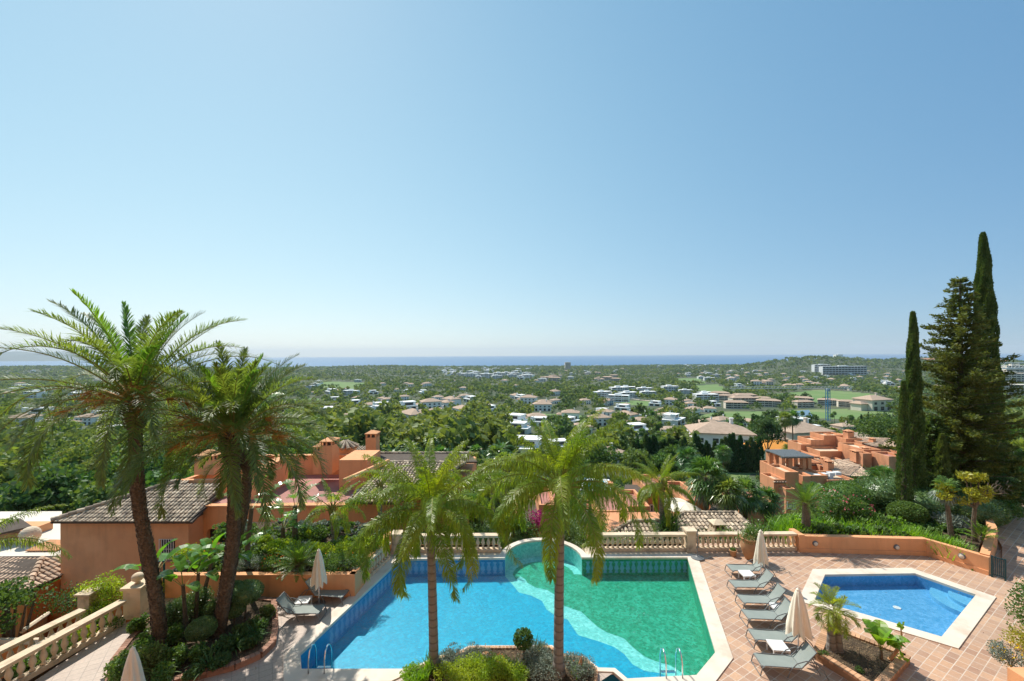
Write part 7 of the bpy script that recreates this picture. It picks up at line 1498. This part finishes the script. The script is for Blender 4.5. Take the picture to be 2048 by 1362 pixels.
c = gp(1785, 1320, .2); r = thing('dracaena', 'curved brown stem with small leaf tufts leaning right in the brick bed', 'plant', tv(c)); MB().tube([(-.1, 0, 0), (.1, 0, .25), (.26, 0, .45), (.30, 0, .72), (.27, 0, 1.02)], [.06, .05, .04, .03, .015], 8).build('stem', M['clay'], r, world=False); q = np.concatenate([leaves_at(rng.normal(0, .05, (14, 3)) + [.27, 0, 1.1], .2, rng, .35, 1), leaves_at(rng.normal(0, .08, (22, 3)) + [.05, 0, .55], .26, rng, .5, .5), leaves_at(rng.normal(0, .09, (10, 3)) + [.25, 0, .1], .2, rng, .6, 0)]); MB().quads(q).build('leaves', F['grass'], r, world=False)
for px, py, lab in [(1645, 1310, 'tuft of weeds at the left corner of the brick bed'), (1715, 1340, 'tuft of weeds in the middle of the brick bed')]: bush(px, py, .2, .16, .16, .12, 'shrub', lab, 'weed', 'weed', 260, .05, nc=4)
# litter and dry leaves on the soil
def litter(name, polys, z, n_, mat, lab, sz=.045):
    Q = []
    for P in polys:
        A = np.array(P); x0, y0 = A.min(0); x1, y1 = A.max(0); X = rng.uniform(x0, x1, n_); Yy = rng.uniform(y0, y1, n_); k = inpoly_np([tuple(p) for p in P], X, Yy); P3 = np.stack([X[k], Yy[k], np.full(k.sum(), z)], 1); P3[:, 2] += rng.uniform(0, .03, len(P3)); Q.append(leaves_at(P3, sz, rng, .5, 0))
    Q = np.concatenate(Q); Q[..., 2] = z + (Q[..., 2] - z) * .35 + .015; tag(MB().quads(Q).build(name, mat), lab, 'dry leaves', None, 'stuff')
M['litter'] = surf('dry_leaf', (.28, .19, .10), (.15, .10, .055), 8, .9, 0, island=.4)
litter('leaf_litter', [SB], .21, 2600, M['litter'], 'dry leaf litter on the soil of the brick bed'); litter('fallen_leaves', [[(7.2, 9.5), (14, 9.5), (20, 17), (19.5, 20.3), (8.8, 20.3)], [(-14, 10), (-7.6, 11.8), (-6.2, 16.5), (-13.5, 17)]], .0, 130, M['litter'], 'few dry leaves blown over the terrace paving', .055)
litter('leaf_litter', [[G2(x, y) for x, y in LB_], [G2(x, y) for x, y in CB]], .16, 3500, M['litter'], 'dry leaf litter on the soil of the two larger beds')
# right edge: shrub and yellow flowers on an orange pillar planter
bush(2068, 1275, 0, .6, .6, 1.7, 'shrub', 'tall dark shrub reaching in at the right edge beside the small pool', 'shrub', 'shrub', 3500, .09, nc=16)
bush(2066, 1305, 0, .7, .6, .7, 'yellow', 'dry olive-coloured shrub at the right edge below the dark one', 'shrub', 'shrub', 1800, .07, nc=9)
r = thing('planter_pillar', 'orange stucco planter corner at the bottom right edge', 'planter', (14.4, 11.6, 0)); MB().box(14.42, 17, 9.5, 12.2, 0, .75).build('planter_body', M['stucco'], r)
c = Vector((14.35, 11.9, .3)); bush(2022, 1335, .35, .42, .5, .55, 'silver', 'silvery shrub with yellow flowers at the bottom right corner', 'shrub', 'shrub', 2200, .05, None, ('yellowf', 90, .05), nc=10)
AH = thing('unseen_bounce_house', 'unseen orange apartment house added behind the camera to bounce warm light', 'apartments', (0, -1.6, -5))  # added out of view: its sunlit front bounces warm light onto shaded walls
MB().box(-24, 26, -14, -1.6, -5, 17).box(-9, 9, -1.59, -.5, 8.0, 8.3).build('wall', M['stucco'], AH)
for i in range(8):
    for z_ in (1, 5, 11.5): MB().box(-21 + i * 6, -18.6 + i * 6, -1.59, -1.55, z_, z_ + 2.2).build('window', M['glass'], AH)
def scatter_low(name, n_, fn, lab, mats, R_, H_, nq, sz):
    T = [crown(rng, R_, H_, 6, nq, sz, .8, .5) for _ in range(4)]; mb = MB(); k = 0
    while k < n_:
        g = fn()
        if g is None: continue
        mb.quads(T[int(rng.integers(4))] * rng.uniform(.6, 1.5) + np.array(g), int(rng.integers(len(mats)))); k += 1
    tag(mb.build(name, mats), lab, 'undergrowth', None, 'stuff')
BX = [o for o in SC.objects if o.name.startswith(('terracotta_house', 'tiled_house', 'orange_house'))]
def slope():
    Y = sqrt(rng.uniform(23.5 ** 2, 100 ** 2)); X = Y * rng.uniform(-1.4, 1.4); z = float(tz(X, Y)); px, py = proj(X, Y, z)
    if inpoly(FAIR[7], px, py): return None
    return (X, Y, z - .3)
scatter_low('hillside_undergrowth', 1500, slope, 'green undergrowth covering the slope below the terrace', [F['wood1'], F['shrub'], F['bright'], F['wood3']], 1.3, 1.7, 34, .30)
def gcov():
    x, y = rng.uniform(xe, 36), rng.uniform(20.8, 31)
    return (x, y, .6) if inpoly(GRD, x, y) else None
scatter_low('ground_cover', 420, gcov, 'low green ground cover between the shrubs of the right garden', [F['shrub'], F['wood1'], F['grass']], .38, .35, 26, .11)
def gcov2():
    x, y = rng.uniform(-19, -6), rng.uniform(LW[0][1] + .3, 22.6)
    return (x, y, .76) if inpoly(LG, x, y) else None
scatter_low('ground_cover', 260, gcov2, 'low green ground cover between the shrubs of the left planter', [F['shrub'], F['wood1'], F['silver']], .34, .32, 26, .10)
print('done objects', len(bpy.data.objects))
